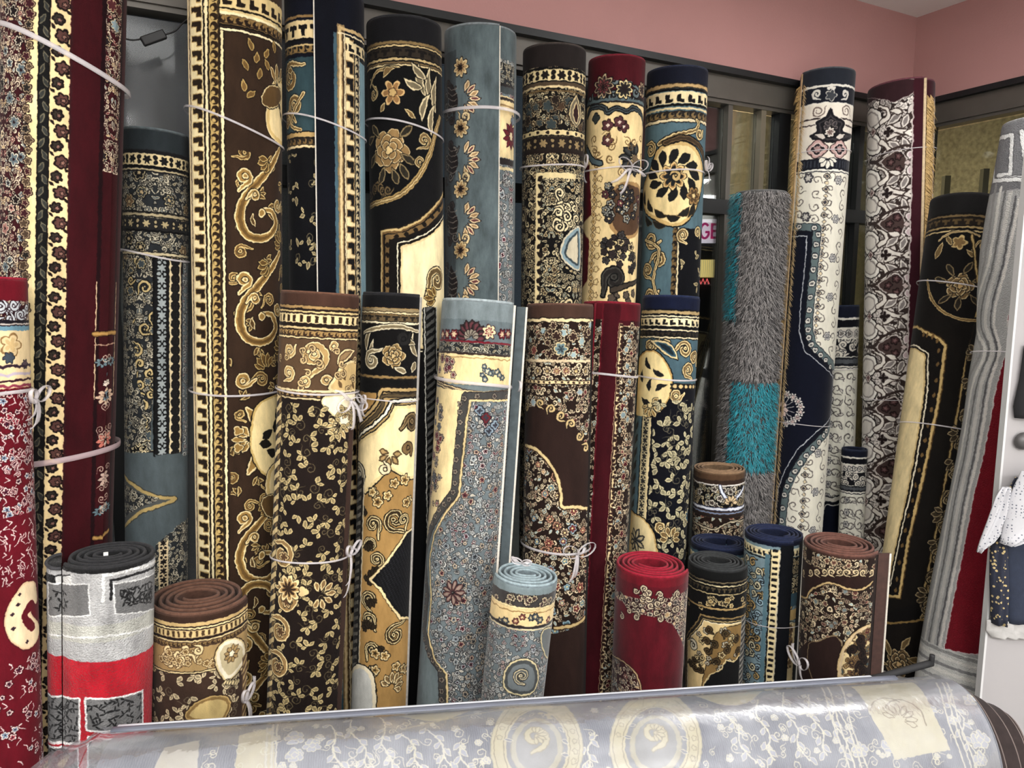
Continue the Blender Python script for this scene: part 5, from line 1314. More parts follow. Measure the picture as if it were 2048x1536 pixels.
s.hline(755, 5, (150, 122, 76), edge=(1.2, BK)); s.band(759, 788, (14, 14, 14))
s.shape([(757, 778), (850, 770), (850, 900), (690, 900), (712, 860), (740, 826)], [(0, (176, 148, 96))])
s.line([(712, 852), (738, 824), (756, 800), (762, 780), (790, 780), (845, 778)], 6, [(3, (30, 24, 18)), (0, (186, 158, 104))]); s.line([(716, 862), (744, 836), (764, 812), (770, 792), (845, 790)], 9, [(0, (46, 40, 34)), (-2, (96, 80, 54))])
s.line([(714, 878), (744, 852), (770, 828), (782, 804), (810, 800), (845, 798)], 5, [(2.5, BK), (0, (236, 228, 204))], smooth=False)
s.shape([(708, 892), (748, 862), (776, 836), (788, 810), (850, 806), (850, 960), (812, 960), (780, 940), (730, 990), (708, 960)], [(1, BK), (-1, (226, 202, 146)), (-7, (238, 216, 164))])
s.curl(822, 846, 16, 200, 1, 6, [(2.4, (30, 24, 18)), (0, (150, 126, 86)), (-2.5, (90, 72, 48))], tail=1.2); s.curl(716, 950, 20, 250, 1, 7, [(2.4, BK), (0, (216, 206, 180)), (-3, (150, 140, 116))], tail=1.6); s.fan(780, 908, 26, 5, 100, 240, 10, [(1.4, (60, 46, 30)), (0, (110, 88, 56)), (-2, (176, 146, 96))]); s.curl(814, 898, 12, 20, -1, 4, [(1.8, (40, 30, 22)), (0, (130, 104, 66))]); s.curl(768, 938, 10, 300, 1, 3.4, [(1.6, (40, 30, 22)), (0, (226, 210, 170))])
g = s.rng
s.region([(725, 985), (780, 945), (845, 930), (845, 1500), (690, 1500), (700, 1100)])
for i in range(9):
    x, y = g.uniform(740, 830), g.uniform(960, 1010); s.flower(x, y, g.uniform(9, 13), 5, [(1.8, (30, 24, 16)), (0, (226, 204, 150)), (-3, (150, 118, 66)), (-7, (60, 46, 28))])
OC = [(2.2, (22, 18, 12)), (0.4, (226, 204, 150)), (-1.6, (60, 48, 28))]
for x, y, rr, d, f in ((790, 1040, 22, 90, 1), (745, 1050, 16, 20, -1), (740, 1090, 13, 200, 1), (752, 1120, 15, 60, -1), (738, 1200, 17, 120, 1), (736, 1240, 14, 10, -1), (790, 1270, 20, 270, -1), (744, 1300, 14, 160, 1), (806, 1040, 12, 30, -1)): s.curl(x, y, rr, d, f, rr * 0.2, OC, tail=1.4)
for i in range(10): s.fan(g.uniform(725, 760), g.uniform(1000, 1300), 20, 4, g.uniform(0, 360), 110, 8, [(1.4, (22, 18, 12)), (0, (54, 42, 26))])
for i in range(9):
    x, y = g.uniform(745, 820), g.uniform(1300, 1345); s.flower(x, y, g.uniform(9, 13), 5, [(1.8, (26, 20, 14)), (0, (222, 200, 150)), (-3, (150, 118, 66)), (-7, (40, 32, 20))])
s.fan(782, 1375, 32, 7, 300, 200, 11, [(1.6, (40, 30, 20)), (0, (228, 206, 156)), (-2.5, (130, 104, 66))])
s.clip = None
# black mesh-textured lozenge
s.shape([(850, 1045), (812, 1066), (790, 1100), (770, 1130), (740, 1160), (760, 1178), (780, 1210), (800, 1236), (850, 1246)], [(4.4, (70, 54, 30)), (3, (230, 208, 156)), (-2, (20, 20, 22))])
s.region([(846, 1052), (814, 1070), (792, 1104), (760, 1142), (752, 1160), (772, 1188), (802, 1228), (846, 1238)])
w = s.win(-s.hw, 0, s.hw, s.h); sl, xx, yy = w; s.lay(sl, 3 - 4.2 * (np.sin(xx * 0.9 + yy * 0.45) * np.sin(yy * 0.9)) - 2.2, [(0, (40, 40, 44))]); s.clip = None
s.strip(706, 722, 1100, (40, 36, 32), 960); s.vpat(707, 719, 1100, 'rope', 16, (120, 116, 106), 960, edge=(0.8, BK)); s.vline(723, 1100, 3, (206, 196, 170), 960); s.strip(690, 706, 1100, (150, 130, 90), 900)
s.shape([(690, 1370), (712, 1330), (742, 1345), (752, 1400), (740, 1440), (690, 1440)], [(2, BK), (0, (226, 214, 184)), (-8, (196, 196, 190))], smooth=True)
s.strip(828, 850, 1000, (30, 30, 30)); s.vline(826, 1000, 2.5, (150, 146, 136), wob=0.6)
r.build('rolled_rug', 'eye-high black roll with rose panel above cream and ochre scroll field', s, (30, 30, 33), seam=68, sgn=1, bind=(mat('grey_selvedge', (150, 146, 140), rough=0.8, noise=0.15, nscale=100), 0.005), pitch=0.016, turns=1.8)
r.tie(776, 802, 0.0, 0.0012, 0.003); r.bow(734, 806, 0.03, 60, tails=((-0.5, -1.3), (0.3, -1.2)))

# silver-grey rug with cream top panel
r = Roll((957, 606), (906, 1390), 158, 2.27, 2.13, seed=23)
s = r.sheet((112, 124, 126))
s.band(-9999, 640, (126, 138, 142))
g = s.rng
s.region_box(None, None, 660, 640, 684); s.band(640, 684, (110, 122, 126))
s.fan(940, 676, 34, 9, 270, 200, 12, [(1.6, (30, 18, 20)), (0, (60, 46, 46)), (-2.5, (110, 60, 66))]); s.fan(940, 676, 18, 7, 270, 180, 7, [(1, (24, 16, 18)), (0, (150, 140, 124))]); s.flower(976, 664, 14, 7, [(1.6, (60, 24, 30)), (0, (228, 214, 170)), (-5, (130, 40, 52)), (-8, (228, 214, 170))])
for x in (882, 892, 906, 1002, 1014): s.flower(x, 668, 10, 6, [(1.4, (40, 16, 22)), (0, (110, 28, 42)), (-4, (206, 186, 150))])
s.clip = None
s.hline(684, 3.5, (130, 24, 40)); s.band(687, 706, (120, 122, 122)); s.region_box(None, None, 700, 687, 706); s.fill_tile(T_GREYD); s.clip = None
s.band(706, 770, (230, 206, 152)); s.hline(708, 4, (60, 46, 40)); s.hline(716, 2, (170, 138, 86), wob=1.5)
for i in range(12): s.flower(g.uniform(950, 1010), g.uniform(730, 760), g.uniform(4, 7), 5, [(1.2, (40, 40, 46)), (0, (90, 108, 118)), (-2.4, (214, 196, 160))])
for i in range(12): s.flower(g.uniform(872, 905), g.uniform(712, 770), g.uniform(6, 9), 6, [(1.4, (40, 30, 34)), (0, (190, 170, 150)), (-2.4, (100, 40, 52))])
s.line([(870, 764), (890, 772), (920, 782), (960, 788), (1000, 786), (1030, 778)], 7, [(2, (60, 46, 42)), (0, (222, 200, 150)), (-2, (90, 76, 64))])
s.band(778, 1500, (112, 124, 126)) if False else None
s.shape([(845, 770), (930, 782), (1020, 780), (1020, 800), (932, 800), (926, 880), (916, 990), (905, 1010), (872, 1036), (850, 1080), (838, 1130), (800, 1130), (830, 900)], [(0, (228, 206, 154))])
for i in range(46):
    y = g.uniform(800, 1010); x = g.uniform(858, 884) - (y - 800) * 0.03; s.flower(x, y, g.uniform(5, 10), 6, [(1.4, (40, 28, 32)), (0, g.choice([(196, 180, 160), (120, 128, 132), (214, 190, 150)])), (-2.4, g.choice([(110, 34, 46), (70, 74, 80)]))])
# serrated grey-black band with gold rope
P = [(1014, 790), (930, 793), (922, 840), (914, 920), (908, 985), (880, 1020), (858, 1060), (848, 1110), (852, 1190), (846, 1260), (860, 1310), (884, 1340), (886, 1400)]
s.line(P, 15, [(1.5, (40, 34, 34)), (0, (76, 74, 72))], smooth=False)
Q = catmull(P, 9)
for i in range(0, len(Q), 3): s.flower(Q[i][0] - 3, Q[i][1] + (4 if i < 20 else 0), 5.5, 5, [(1, (30, 26, 28)), (0, (150, 140, 122)), (-2, (60, 50, 50))])
P2 = [(x + 9, y + 8) for x, y in P]; s.line(P2, 4, [(1.2, (70, 58, 42)), (0, (220, 198, 146))], smooth=False)
s.region([(x + 12, y + 10) for x, y in P] + [(1100, 1420), (1100, 800)])
s.fill_tile(T_GREY, 12)
s.scatter(300, lambda X, Y, g: (s.flower_(X, Y, g.uniform(4, 7.5), 5, g.uniform(0, 6), [(1.3, (44, 44, 48)), (0, g.choice([(200, 200, 194), (170, 178, 180), (196, 176, 150)])), (-2, g.choice([(120, 130, 134), (96, 40, 50), (60, 66, 72)]))]), s.flower_(X, Y, 1.7, 3, 0, [(0, (40, 36, 40))])), 13)
for x, y in ((958, 822), (970, 836), (988, 850), (976, 862)): s.flower(x, y, 10, 4, [(1.5, (30, 30, 40)), (0, g.choice([(110, 36, 44), (130, 148, 160)])), (-4, (60, 60, 70))])
s.fan(905, 1185, 26, 9, 0, 360, 9, [(1.2, (30, 24, 26)), (0, (96, 60, 60)), (-2, (150, 130, 116))], inner=0.1)
s.clip = None
s.vline(1002, 1000, 3, (176, 186, 188), 800); s.strip(1004, 1060, 1000, (112, 126, 130), 640); s.region_box(1004, None, 1000, 800, None)
s.scatter(60, lambda X, Y, g: (s.leaf_(X, Y, 12, 6, g.uniform(0, 6), [(1, (50, 54, 58)), (-0.6, (190, 196, 194))])), 15); s.clip = None
for y in (840, 900): s.leaf(1016, y, 60, 20, 90, [(1.4, (60, 60, 60)), (0, (206, 200, 180)), (-3, (150, 156, 152))])
r.build('rolled_rug', 'eye-high silver grey roll with cream panel and red line under its top', s, (168, 180, 184), seam=64, sgn=1, bind=(WHITE_BIND, 0.0035), pitch=0.018, turns=1.8, mat_kw=dict(sheen=0.2, mott=0.3))
r.tie(955, 768, -0.08, 0.0022, 0.008); r.bow(1030, 775, 0.06, 10, tails=((-1.0, 0.4), (0.4, -0.6)))
# its loose end stands off at the right: a white-bound flap
fl = []
for i, h in enumerate(np.linspace(0.02, r.L - 0.004, 26)):
    y = 620 + (1395 - 620) * (1 - i / 25)
    a = r.pt(math.radians(80), h) - r.B; d = r.e1 * 0.030 + r.e2 * 0.004
    fl.append((a, a + d))
V = [p for a, b in fl for p in (a + r.e2 * 0.004, b + r.e2 * 0.004, b - r.e2 * 0.004, a - r.e2 * 0.004)]
Fc = [(i * 4 + k, i * 4 + (k + 1) % 4, i * 4 + 4 + (k + 1) % 4, i * 4 + 4 + k) for i in range(25) for k in range(4)] + [(0, 3, 2, 1), (100, 101, 102, 103)]
mesh_obj('loose_flap', V, Fc, mat('grey_pile_flap', (70, 80, 84), rough=0.85, noise=0.2, nscale=50), r.root)
v, f = tube([b for a, b in fl], 0.0042, 0.005, up=r.e2, n=6); mesh_obj('flap_binding', v, f, WHITE_BIND, r.root, smooth=True)

# brown ornate rug
r = Roll((1120, 612), (1106, 1380), 142, 2.41, 2.30, seed=24)
s = r.sheet((52, 34, 28))
s.band(-9999, 636, (78, 54, 44)); s.region_box(None, None, 660, 636, 800); s.fill_tile(T_BROWN); s.clip = None
s.hline(640, 6, (226, 206, 160), edge=(2, DBR), wob=1.2)
g = s.rng
for i in range(30): s.flower(g.uniform(1052, 1190), g.uniform(650, 715), g.uniform(6, 11), 6, [(1.6, (24, 14, 12)), (0, (214, 194, 156)), (-2, g.choice([(60, 40, 34), (150, 172, 176), (130, 70, 64)]))], rot=i)
s.flower(1121, 698, 15, 6, [(2, DBR), (0, (214, 196, 150)), (-3, (110, 136, 142)), (-8, (60, 70, 74))])
s.hline(722, 5, (216, 196, 160)); s.band(726, 762, (60, 40, 34)); s.region_box(None, None, 740, 726, 762); s.fill_tile(T_BROWN, 30, 40)
for i in range(8): s.flower(1056 + i * 19, 742, 10, 7, [(1.6, DBR), (0, (222, 204, 168)), (-3, g.choice([(110, 60, 56), (60, 44, 40), (140, 160, 166)])), (-6, (216, 190, 130))])
s.clip = None
s.hline(765, 6, (226, 204, 156), edge=(1.6, DBR)); s.hpat(762, 768, 'bead', 12, (60, 40, 30))
# corner lace thinning towards the plain brown field
s.region([(1040, 770), (1200, 770), (1200, 910), (1176, 905), (1165, 880), (1148, 850), (1122, 825), (1090, 808), (1040, 822)]); s.fill_tile(T_BROWN, 50, 10)
for i in range(46): s.flower(g.uniform(1050, 1195), g.uniform(772, 900), g.uniform(5, 9), 6, [(1.5, (26, 16, 14)), (0, (216, 196, 164)), (-2, g.choice([(96, 40, 44), (140, 160, 168), (60, 44, 40)]))])
s.clip = None
for x, y in ((1052, 815), (1080, 806), (1102, 818), (1122, 832), (1142, 848), (1158, 872), (1170, 895)): s.curl(x, y, 9, g.uniform(0, 360), 1, 2.2, [(1.2, DBR), (0, (206, 180, 128))])
# medallion with gold rim
s.region([(1040, 890), (1056, 892), (1090, 915), (1112, 950), (1122, 985), (1124, 1012), (1180, 1016), (1185, 1200), (1170, 1240), (1130, 1262), (1040, 1262)]); s.fill_tile(T_BROWN, 5, 20)
s.scatter(80, lambda X, Y, g: (s.flower_(X, Y, g.uniform(6, 11), g.choice((5, 6, 8)), g.uniform(0, 6), [(1.6, (24, 14, 12)), (0, g.choice([(222, 204, 170), (200, 150, 120), (150, 176, 186)])), (-2.6, g.choice([(70, 46, 38), (110, 50, 48), (90, 120, 132)]))]), s.flower_(X, Y, 2.4, 4, 0, [(0, (230, 210, 150))])), 17); s.clip = None
s.line([(1048, 890), (1070, 898), (1096, 922), (1114, 955), (1122, 990), (1124, 1014), (1150, 1014), (1190, 1022)], 6, [(2.2, (60, 40, 26)), (0, (222, 198, 144))])
s.line([(1110, 1256), (1140, 1252), (1164, 1240), (1182, 1210)], 6, [(2, (60, 40, 26)), (0, (206, 180, 126))])
s.strip(1174, 1200, 1000, (30, 20, 18), 640)
r.build('rolled_rug', 'eye-high brown rug roll with lace-like top bands and gold-rimmed medallion', s, (100, 70, 58), seam=70, sgn=1, turns=1.8, pitch=0.013)
r.tie(1110, 1106, -0.05, 0.0018, 0.006); r.bow(1150, 1108, 0.07, 25, tails=((-0.5, -1.2), (-0.2, -1.0), (0.4, 0.3)))

# dark red rug with cream leopard-like border
r = Roll((1222, 608), (1180, 1380), 124, 2.56, 2.46, seed=25)
s = r.sheet((70, 8, 20))
s.band(-9999, 640, (96, 14, 28)); s.region_box(None, 1196, 800, 640, None); s.fill_tile(T_BROWN); s.clip = None
s.strip(1196, 1230, 800, (72, 8, 20)); s.strip(1230, 1300, 800, (214, 192, 148), 650); s.region_box(1231, None, 800, 652, None); s.fill_tile(T_BROWN, 7); s.clip = None
s.strip(1228, 1236, 800, (222, 200, 152), 645)
g = s.rng
for i in range(90):
    y = 650 + i * 8.2; xo = 1222 - (y - 608) * 0.0545
    s.leaf(xo + 24 + g.uniform(-3, 2), y, 9, 6, g.uniform(0, 180), [(0, (60, 36, 30))])
    s.flower(xo + 40 + g.uniform(-6, 6), y, g.uniform(5, 9), 6, [(1.5, (30, 14, 14)), (0, (214, 192, 154)), (-2.2, g.choice([(84, 20, 32), (60, 44, 40), (120, 140, 146)]))])
s.vline(1196, 800, 3, (110, 18, 34)); s.vline(1230, 800, 2, (40, 10, 14), 645)
r.build('rolled_rug', 'eye-high dark red rug roll with plain stripe and cream speckled border', s, (130, 22, 40), seam=-30, sgn=-1, turns=1.8, pitch=0.014, bind=(edge_mat((110, 16, 32)), 0.004))
r.tie(1215, 750, -0.02, 0.0016, 0.006)

# navy rug with ivy
r = Roll((1341, 596), (1305, 1250), 120, 2.73, 2.62, seed=26)
s = r.sheet((10, 13, 24))
s.band(-9999, 618, (18, 26, 56)); s.hline(624, 6, (176, 152, 106), edge=(1.4, BK)); s.hline(632, 3, (230, 216, 176)); s.band(636, 652, (232, 216, 172)); s.hpat(638, 651, 'key', 15, (26, 24, 26)); s.hline(655, 3, BK); s.hline(660, 3, (230, 212, 170)); s.band(664, 672, (60, 50, 40)); s.hpat(664, 672, 'wave', 11, (20, 20, 20)); s.hline(675, 3, (226, 210, 170), edge=(1.2, BK)); s.band(678, 766, (76, 104, 115))
for x, y, rr, d, f in ((1368, 700, 16, 200, 1), (1386, 716, 13, 20, -1), (1376, 740, 14, 90, 1), (1300, 690, 12, 0, 1), (1330, 688, 10, 180, -1)): s.curl(x, y, rr, d, f, 3.4, LB2)
s.leaf(1326, 700, 66, 20, 30, [(2, BK), (0.6, (222, 200, 150)), (-3, (58, 92, 108)), (-6, (30, 46, 56))], bend=-0.1)
s.shape([(1284, 706), (1310, 702), (1332, 724), (1344, 756), (1340, 790), (1322, 820), (1290, 836), (1264, 830), (1260, 740)], [(2, BK), (0, (196, 160, 96)), (-3, (232, 210, 152))], smooth=True)
for x, y, d in ((1296, 726, 60), (1316, 744, 30), (1300, 770, 100), (1322, 776, 150), (1290, 800, 20), (1312, 806, 320), (1284, 752, 80)): s.leaf(x, y, 24, 9, d, [(0.6, BK), (0, (34, 34, 36))], bend=0.15)
s.fan(1300, 810, 26, 7, 60, 240, 8, [(1.2, BK), (0, (226, 204, 150)), (-2, (150, 120, 70))]); s.region_box(1340, None, 770, 766, 780); s.band(766, 778, (36, 32, 30)); s.hpat(767, 777, 'bead', 12, (206, 180, 126)); s.clip = None
s.curl(1352, 790, 12, 20, 1, 3, LB2)
s.region_box(1298, None, 1000, 800, None); s.clip[:, :] *= 1; vine(s, 150, 18, (206, 196, 156)); s.clip = None
s.strip(1240, 1276, 1000, (84, 116, 130), 838); s.strip(1276, 1292, 1000, (206, 190, 146), 838); s.vpat(1277, 1291, 1000, 'flow', 16, (46, 46, 46), 838); s.vline(1293, 1000, 3, (226, 206, 156), 838); s.vline(1275, 1000, 2, BK, 838); s.vpat(1252, 1268, 1000, 'rope', 26, (40, 50, 58), 838)
s.shape([(1240, 1030), (1275, 1030), (1300, 1052), (1312, 1084), (1304, 1120), (1240, 1130)], [(2, BK), (0, (200, 166, 104)), (-3, (226, 206, 156))], smooth=True); s.fan(1270, 1080, 26, 8, 0, 360, 9, [(1.2, BK), (0, (90, 90, 90)), (-2, (206, 186, 140))], inner=0.1)
s.flower(1374, 1030, 16, 7, [(1.6, BK), (0, (222, 202, 150)), (-3, (70, 104, 122)), (-7, (40, 60, 72))]); s.curl(1322, 1055, 12, 0, 1, 3, LB2); s.fan(1340, 1080, 26, 6, 270, 220, 9, LB2)
r.build('rolled_rug', 'eye-high navy roll with gold key band, blue scrolls and pale ivy leaves', s, (26, 36, 68), seam=75, sgn=1, turns=2.2, pitch=0.016)
r.tie(1330, 758, -0.02, 0.0016, 0.005)
# ------------------------------------------------------------------ small rolls with coiled tops
SM = dict(turns=4.4, rows=10)
# far-left red rug, cut by the picture's edge
r = Roll((-34, 556), (0, 1400), 154, 1.56, 1.52, seed=31)
s = r.sheet((112, 12, 30)); g = s.rng
s.band(-9999, 598, (120, 14, 34)); s.region_box(None, None, 640, 600, 660); s.fill_tile(T_WINE)
for i in range(16): s.curl(g.uniform(-30, 45), g.uniform(602, 640), 9, g.uniform(0, 360), 1, 2.6, [(1.6, (40, 14, 24)), (0, (200, 206, 210))])
s.clip = None
s.band(640, 652, (30, 24, 34)); s.hline(648, 3, (200, 190, 180)); s.band(652, 662, (110, 150, 168)); s.band(662, 780, (230, 206, 160)); s.flower(14, 690, 22, 5, [(1.5, (150, 116, 70)), (-2, (222, 196, 148)), (-8, (206, 176, 124))]); s.flower(10, 716, 11, 6, [(1.5, (30, 30, 40)), (0, (70, 80, 92))]); s.flower(38, 728, 9, 6, [(1.5, (30, 30, 40)), (0, (100, 80, 90))])
s.hline(735, 5, (60, 40, 56), wob=3); s.hline(752, 5, (190, 176, 190), wob=3); s.hline(764, 4, (60, 24, 40), wob=2); s.hline(776, 5, (150, 60, 80), wob=2)
s.region_box(None, None, 900, 785, 1180)
def _lace(X, Y, g):
    s.flower_(X, Y, g.uniform(5, 9), 5, g.uniform(0, 6), [(1.4, (60, 10, 20)), (0, (226, 204, 196)), (-2.4, g.choice([(150, 30, 50), (120, 140, 160), (90, 30, 50)]))]); s.flower_(X, Y, 2, 3, 0, [(0, (40, 20, 40))])
def _sq(X, Y, g): s.stroke_([(X, Y), (X + g.uniform(-8, 8), Y + g.uniform(4, 9)), (X + g.uniform(-10, 10), Y + g.uniform(6, 16))], 1.2, 0.7, [(0.8, (90, 16, 30)), (0, (228, 206, 200))])
s.scatter(420, _lace, 10); s.scatter(520, _sq); s.clip = None
s.region_box(None, None, 1100, 1040, 1180); s.band(1040, 1180, (112, 12, 32)); s.scatter(260, _sq); s.clip = None
s.band(1130, 1165, (112, 12, 32)) if False else None
s.shape([(40, 1165), (58, 1165), (62, 1200), (50, 1225), (66, 1252), (62, 1280), (40, 1300), (10, 1275), (5, 1232), (22, 1190)], [(2, (90, 20, 30)), (0, (222, 190, 150)), (-3, (232, 208, 170))], smooth=True)
s.shape([(50, 1200), (60, 1215), (44, 1228), (58, 1250), (50, 1262), (34, 1235)], [(0, (110, 14, 32))], smooth=True)
for x, y in ((30, 1190), (18, 1230), (20, 1258), (44, 1284), (28, 1210)): s.flower(x, y, 4, 4, [(0, (60, 40, 50))])
s.region_box(None, None, 1400, 1330, None); s.scatter(420, _sq); s.scatter(200, _lace, 11); s.clip = None
r.build('rolled_rug', 'bright red rug roll with lacy cream pattern at the far left edge', s, (150, 20, 44), seam=150)
r.tie(-5, 790, 0.1, 0.002, 0.006); r.bow(44, 798, 0.055, 20, tails=((0.2, -1.0), (0.6, -1.1), (0.9, -0.7)))

# red, white and black shag-like roll
r = Roll((221, 1110), (218, 1440), 176, 1.65, 1.70, seed=32, ay=0.74)
s = r.sheet((196, 16, 40)); W = (182, 182, 182); g = s.rng
s.band(1130, 1290, W); s.band(-9999, 1146, (24, 24, 26)); s.shape([(100, 1160), (152, 1165), (200, 1180), (205, 1164), (215, 1164), (215, 1148), (320, 1128), (320, 1290), (100, 1300)], [(0, W)])
s.band(1250, 1284, (190, 190, 182))
s.shape([(108, 1150), (140, 1150), (152, 1150), (152, 1175), (108, 1165)], [(0, (24, 24, 26))]); s.shape([(140, 1152), (154, 1152), (154, 1170), (140, 1170)], [(0, (206, 206, 204))])
s.line([(206, 1205), (206, 1152), (260, 1140), (320, 1124)], 6, [(0, (226, 226, 224))], smooth=False); s.line([(220, 1200), (220, 1162), (262, 1150), (320, 1132)], 5, [(0, (30, 30, 32))], smooth=False)
s.shape([(228, 1228), (226, 1170), (312, 1146), (312, 1218)], [(3, (230, 230, 228)), (0, (128, 128, 128))]); s.shape([(136, 1166), (180, 1170), (182, 1230), (136, 1228)], [(3, (226, 226, 224)), (0, (124, 124, 124))])
def _tw(X, Y, g):
    a = g.uniform(0, 6.28)
    for k in range(3): s.leaf_(X + 5 * math.cos(a + k * 1.5), Y + 5 * math.sin(a + k * 1.5), 12, 3.4, a + k * 1.5, [(0, (24, 24, 26))])
s.region([(236, 1215), (236, 1180), (300, 1160), (300, 1205)]); s.scatter(34, _tw, 6); s.clip = None
s.region([(136, 1222), (136, 1172), (150, 1172), (150, 1222)]); s.scatter(4, _tw, 8); s.clip = None
s.line([(120, 1268), (190, 1276), (250, 1268), (310, 1248)], 4, [(0, (226, 226, 224))])
for rect in ([(178, 1400), (278, 1385), (278, 1448), (180, 1460)], [(134, 1392), (164, 1400), (164, 1485), (134, 1480)], [(182, 1478), (300, 1462), (300, 1560), (182, 1560)], [(134, 1495), (162, 1500), (162, 1580), (134, 1580)]):
    s.shape(rect, [(5, (236, 234, 232)), (0.5, (122, 122, 122))]); s.region(rect); s.scatter(26, _tw, 10); s.clip = None
s.line([(130, 1490), (168, 1492), (200, 1470), (300, 1448)], 4, [(2, (236, 234, 232)), (0, (196, 16, 40))], smooth=False)
s.region_box(None, 134, 1400, 1390, None); s.band(1390, 1600, (34, 34, 36)); s.scatter(60, _tw, 6); s.clip = None
r.build('rolled_rug', 'small fluffy red, white and black roll at the left with grey rectangles', s, (38, 38, 40), seam=-70, sgn=-1, pitch=0.0165, **SM, squeeze=0.3, mat_kw=dict(fuzz=0.6, fscale=230, relief=0.5, mott=0.32, sheen=0.15))
# loose outer end lapping round at the left, like a second thin lobe
V, UV, Fc = [], [], []
rows_, cols_ = 14, 12
for i in range(rows_ + 1):
    h = r.L * i / rows_ * 0.985
    for j in range(cols_ + 1):
        a = math.pi * (j / cols_)
        c = r.centre(h / r.L) - r.e1 * (r.a1 * 0.96) - r.e2 * 0.02
        p = c - r.e1 * 0.030 * math.sin(a) + r.e2 * 0.040 * math.cos(a) - r.B
        if i == 0: p[2] = 0.001
        V.append(p); UV.append(((-62 - 50 * j / cols_) / 260 + 0.5, min(0.995, h / r.L + 0.005)))
for i in range(rows_):
    for j in range(cols_):
        a = i * (cols_ + 1) + j; Fc.append((a, a + 1, a + cols_ + 2, a + cols_ + 1))
top0 = rows_ * (cols_ + 1); Fc.append(tuple(top0 + j for j in range(cols_ + 1)))
mesh_obj('loose_end', V, Fc, r.pile.data.materials[0], r.root, smooth=True, uvs=UV)
v, f = tube([V[top0 + j] + r.ax * 0.002 for j in range(cols_ + 1)], 0.004, 0.004, up=r.ax, n=6); mesh_obj('loose_end_binding', v, f, edge_mat((63, 63, 66)), r.root, smooth=True)
v, f = obb(r.centre(1.0) - r.B - r.e1 * 0.01 + r.e2 * 0.004 + r.ax * 0.006, r.e1 * 0.005, r.e2 * 0.004, r.ax * 0.003); mesh_obj('paper_tag', v, f, mat('tag_white', (236, 236, 232)), r.root)

# brown and gold small roll
r = Roll((398, 1192), (398, 1430), 193, 1.82, 1.85, seed=33, ay=0.88)
s = r.sheet((74, 54, 42)); g = s.rng
s.band(-9999, 1222, (66, 44, 34)); s.hline(1250, 7, (206, 176, 120)); s.hline(1258, 3, (236, 216, 160), edge=(1.2, DBR)); s.band(1262, 1276, (214, 188, 132)); s.hpat(1262, 1276, 'dentil', 11, (84, 62, 38)); s.hline(1279, 3, DBR); s.hline(1283, 3, (226, 204, 150)); s.band(1286, 1294, (150, 122, 76)); s.hpat(1286, 1294, 'wave', 9, (66, 48, 32))
s.band(1222, 1246, (66, 44, 34)); s.band(1296, 1344, (176, 146, 96))
for i in range(26): s.curl(g.uniform(305, 490), g.uniform(1296, 1338), g.uniform(7, 12), g.uniform(0, 360), g.choice((1, -1)), 2.4, [(1.4, (96, 70, 44)), (0, (232, 212, 160))])
for i in range(20): s.flower(g.uniform(305, 490), g.uniform(1298, 1338), g.uniform(5, 8), 5, [(1.2, (90, 64, 40)), (0, (222, 200, 148)), (-2.4, (130, 100, 60))])
s.hline(1346, 3, (226, 204, 150), edge=(1.4, DBR))
s.region_box(308, 470, 1400, 1350, None); vine(s, 120, 13, (226, 206, 164), (40, 28, 22)); s.clip = None
s.shape([(424, 1312), (438, 1286), (462, 1276), (480, 1286), (482, 1316), (468, 1344), (446, 1362), (430, 1344)], [(2, (70, 50, 34)), (0, (226, 204, 150)), (-3, (240, 230, 204)), (-10, (206, 190, 150))], smooth=True); s.fan(456, 1308, 20, 9, 0, 360, 7, [(1.2, (60, 44, 30)), (0, (176, 146, 96))], inner=0.2); s.flower(456, 1308, 7, 5, [(1, DBR), (0, (236, 224, 196))])
for k in range(5): s.fan(446 + k * 5, 1356, 16, 3, 90, 70, 6, [(1, DBR), (0, (226, 206, 156))])
s.shape([(372, 1440), (384, 1412), (410, 1396), (440, 1392), (454, 1404), (448, 1430), (430, 1448)], [(2, (60, 42, 30)), (0, (196, 166, 104)), (-3, (150, 120, 70)), (-8, (206, 180, 120))], smooth=True)
s.strip(476, 500, 1400, (110, 84, 60), 1350); s.vpat(477, 486, 1400, 'rope', 16, (196, 168, 116), 1350)
r.build('rolled_rug', 'small brown roll with coiled brown top and gold leafy pattern', s, (98, 68, 54), seam=70, sgn=1, pitch=0.0185, **SM, squeeze=0.35)
r.bow(474, 1400, 0.05, 60, tails=((0.2, -1.6), (0.5, -1.4), (0.9, 0.9)))

# small silver-grey roll
r = Roll((1053, 1148), (1026, 1390), 137, 1.98, 2.00, seed=34, ay=0.9)
s = r.sheet((120, 128, 130)); g = s.rng
s.band(-9999, 1194, (124, 138, 142)); s.region_box(None, None, 1210, 1192, 1216); s.band(1190, 1216, (70, 66, 64))
for i in range(22): s.flower(g.uniform(980, 1118), g.uniform(1192, 1216), 7, 7, [(1.5, (30, 24, 24)), (0, (206, 192, 156)), (-2.4, (70, 50, 50))])
s.clip = None
s.hline(1218, 4, (226, 206, 156), edge=(1, (60, 50, 40))); s.band(1220, 1254, (226, 200, 146)); s.hline(1226, 2, (160, 126, 76), wob=2)
for x in (1000, 1010, 1062, 1070, 1080): s.flower(x, 1238 + g.uniform(-5, 5), 7, 6, [(1.3, (30, 30, 36)), (0, (70, 80, 88)), (-3, (206, 186, 140))])
for x in (1030, 1044, 1098, 1110): s.flower(x, 1238 + g.uniform(-6, 6), 6, 6, [(1.3, (60, 40, 36)), (0, (120, 60, 56)), (-2.6, (222, 196, 146))])
s.hline(1256, 5, (50, 42, 40), wob=1.5); s.hline(1261, 3, (222, 204, 160))
s.region_box(None, None, 1350, 1264, None); s.fill_tile(T_GREY, 4)
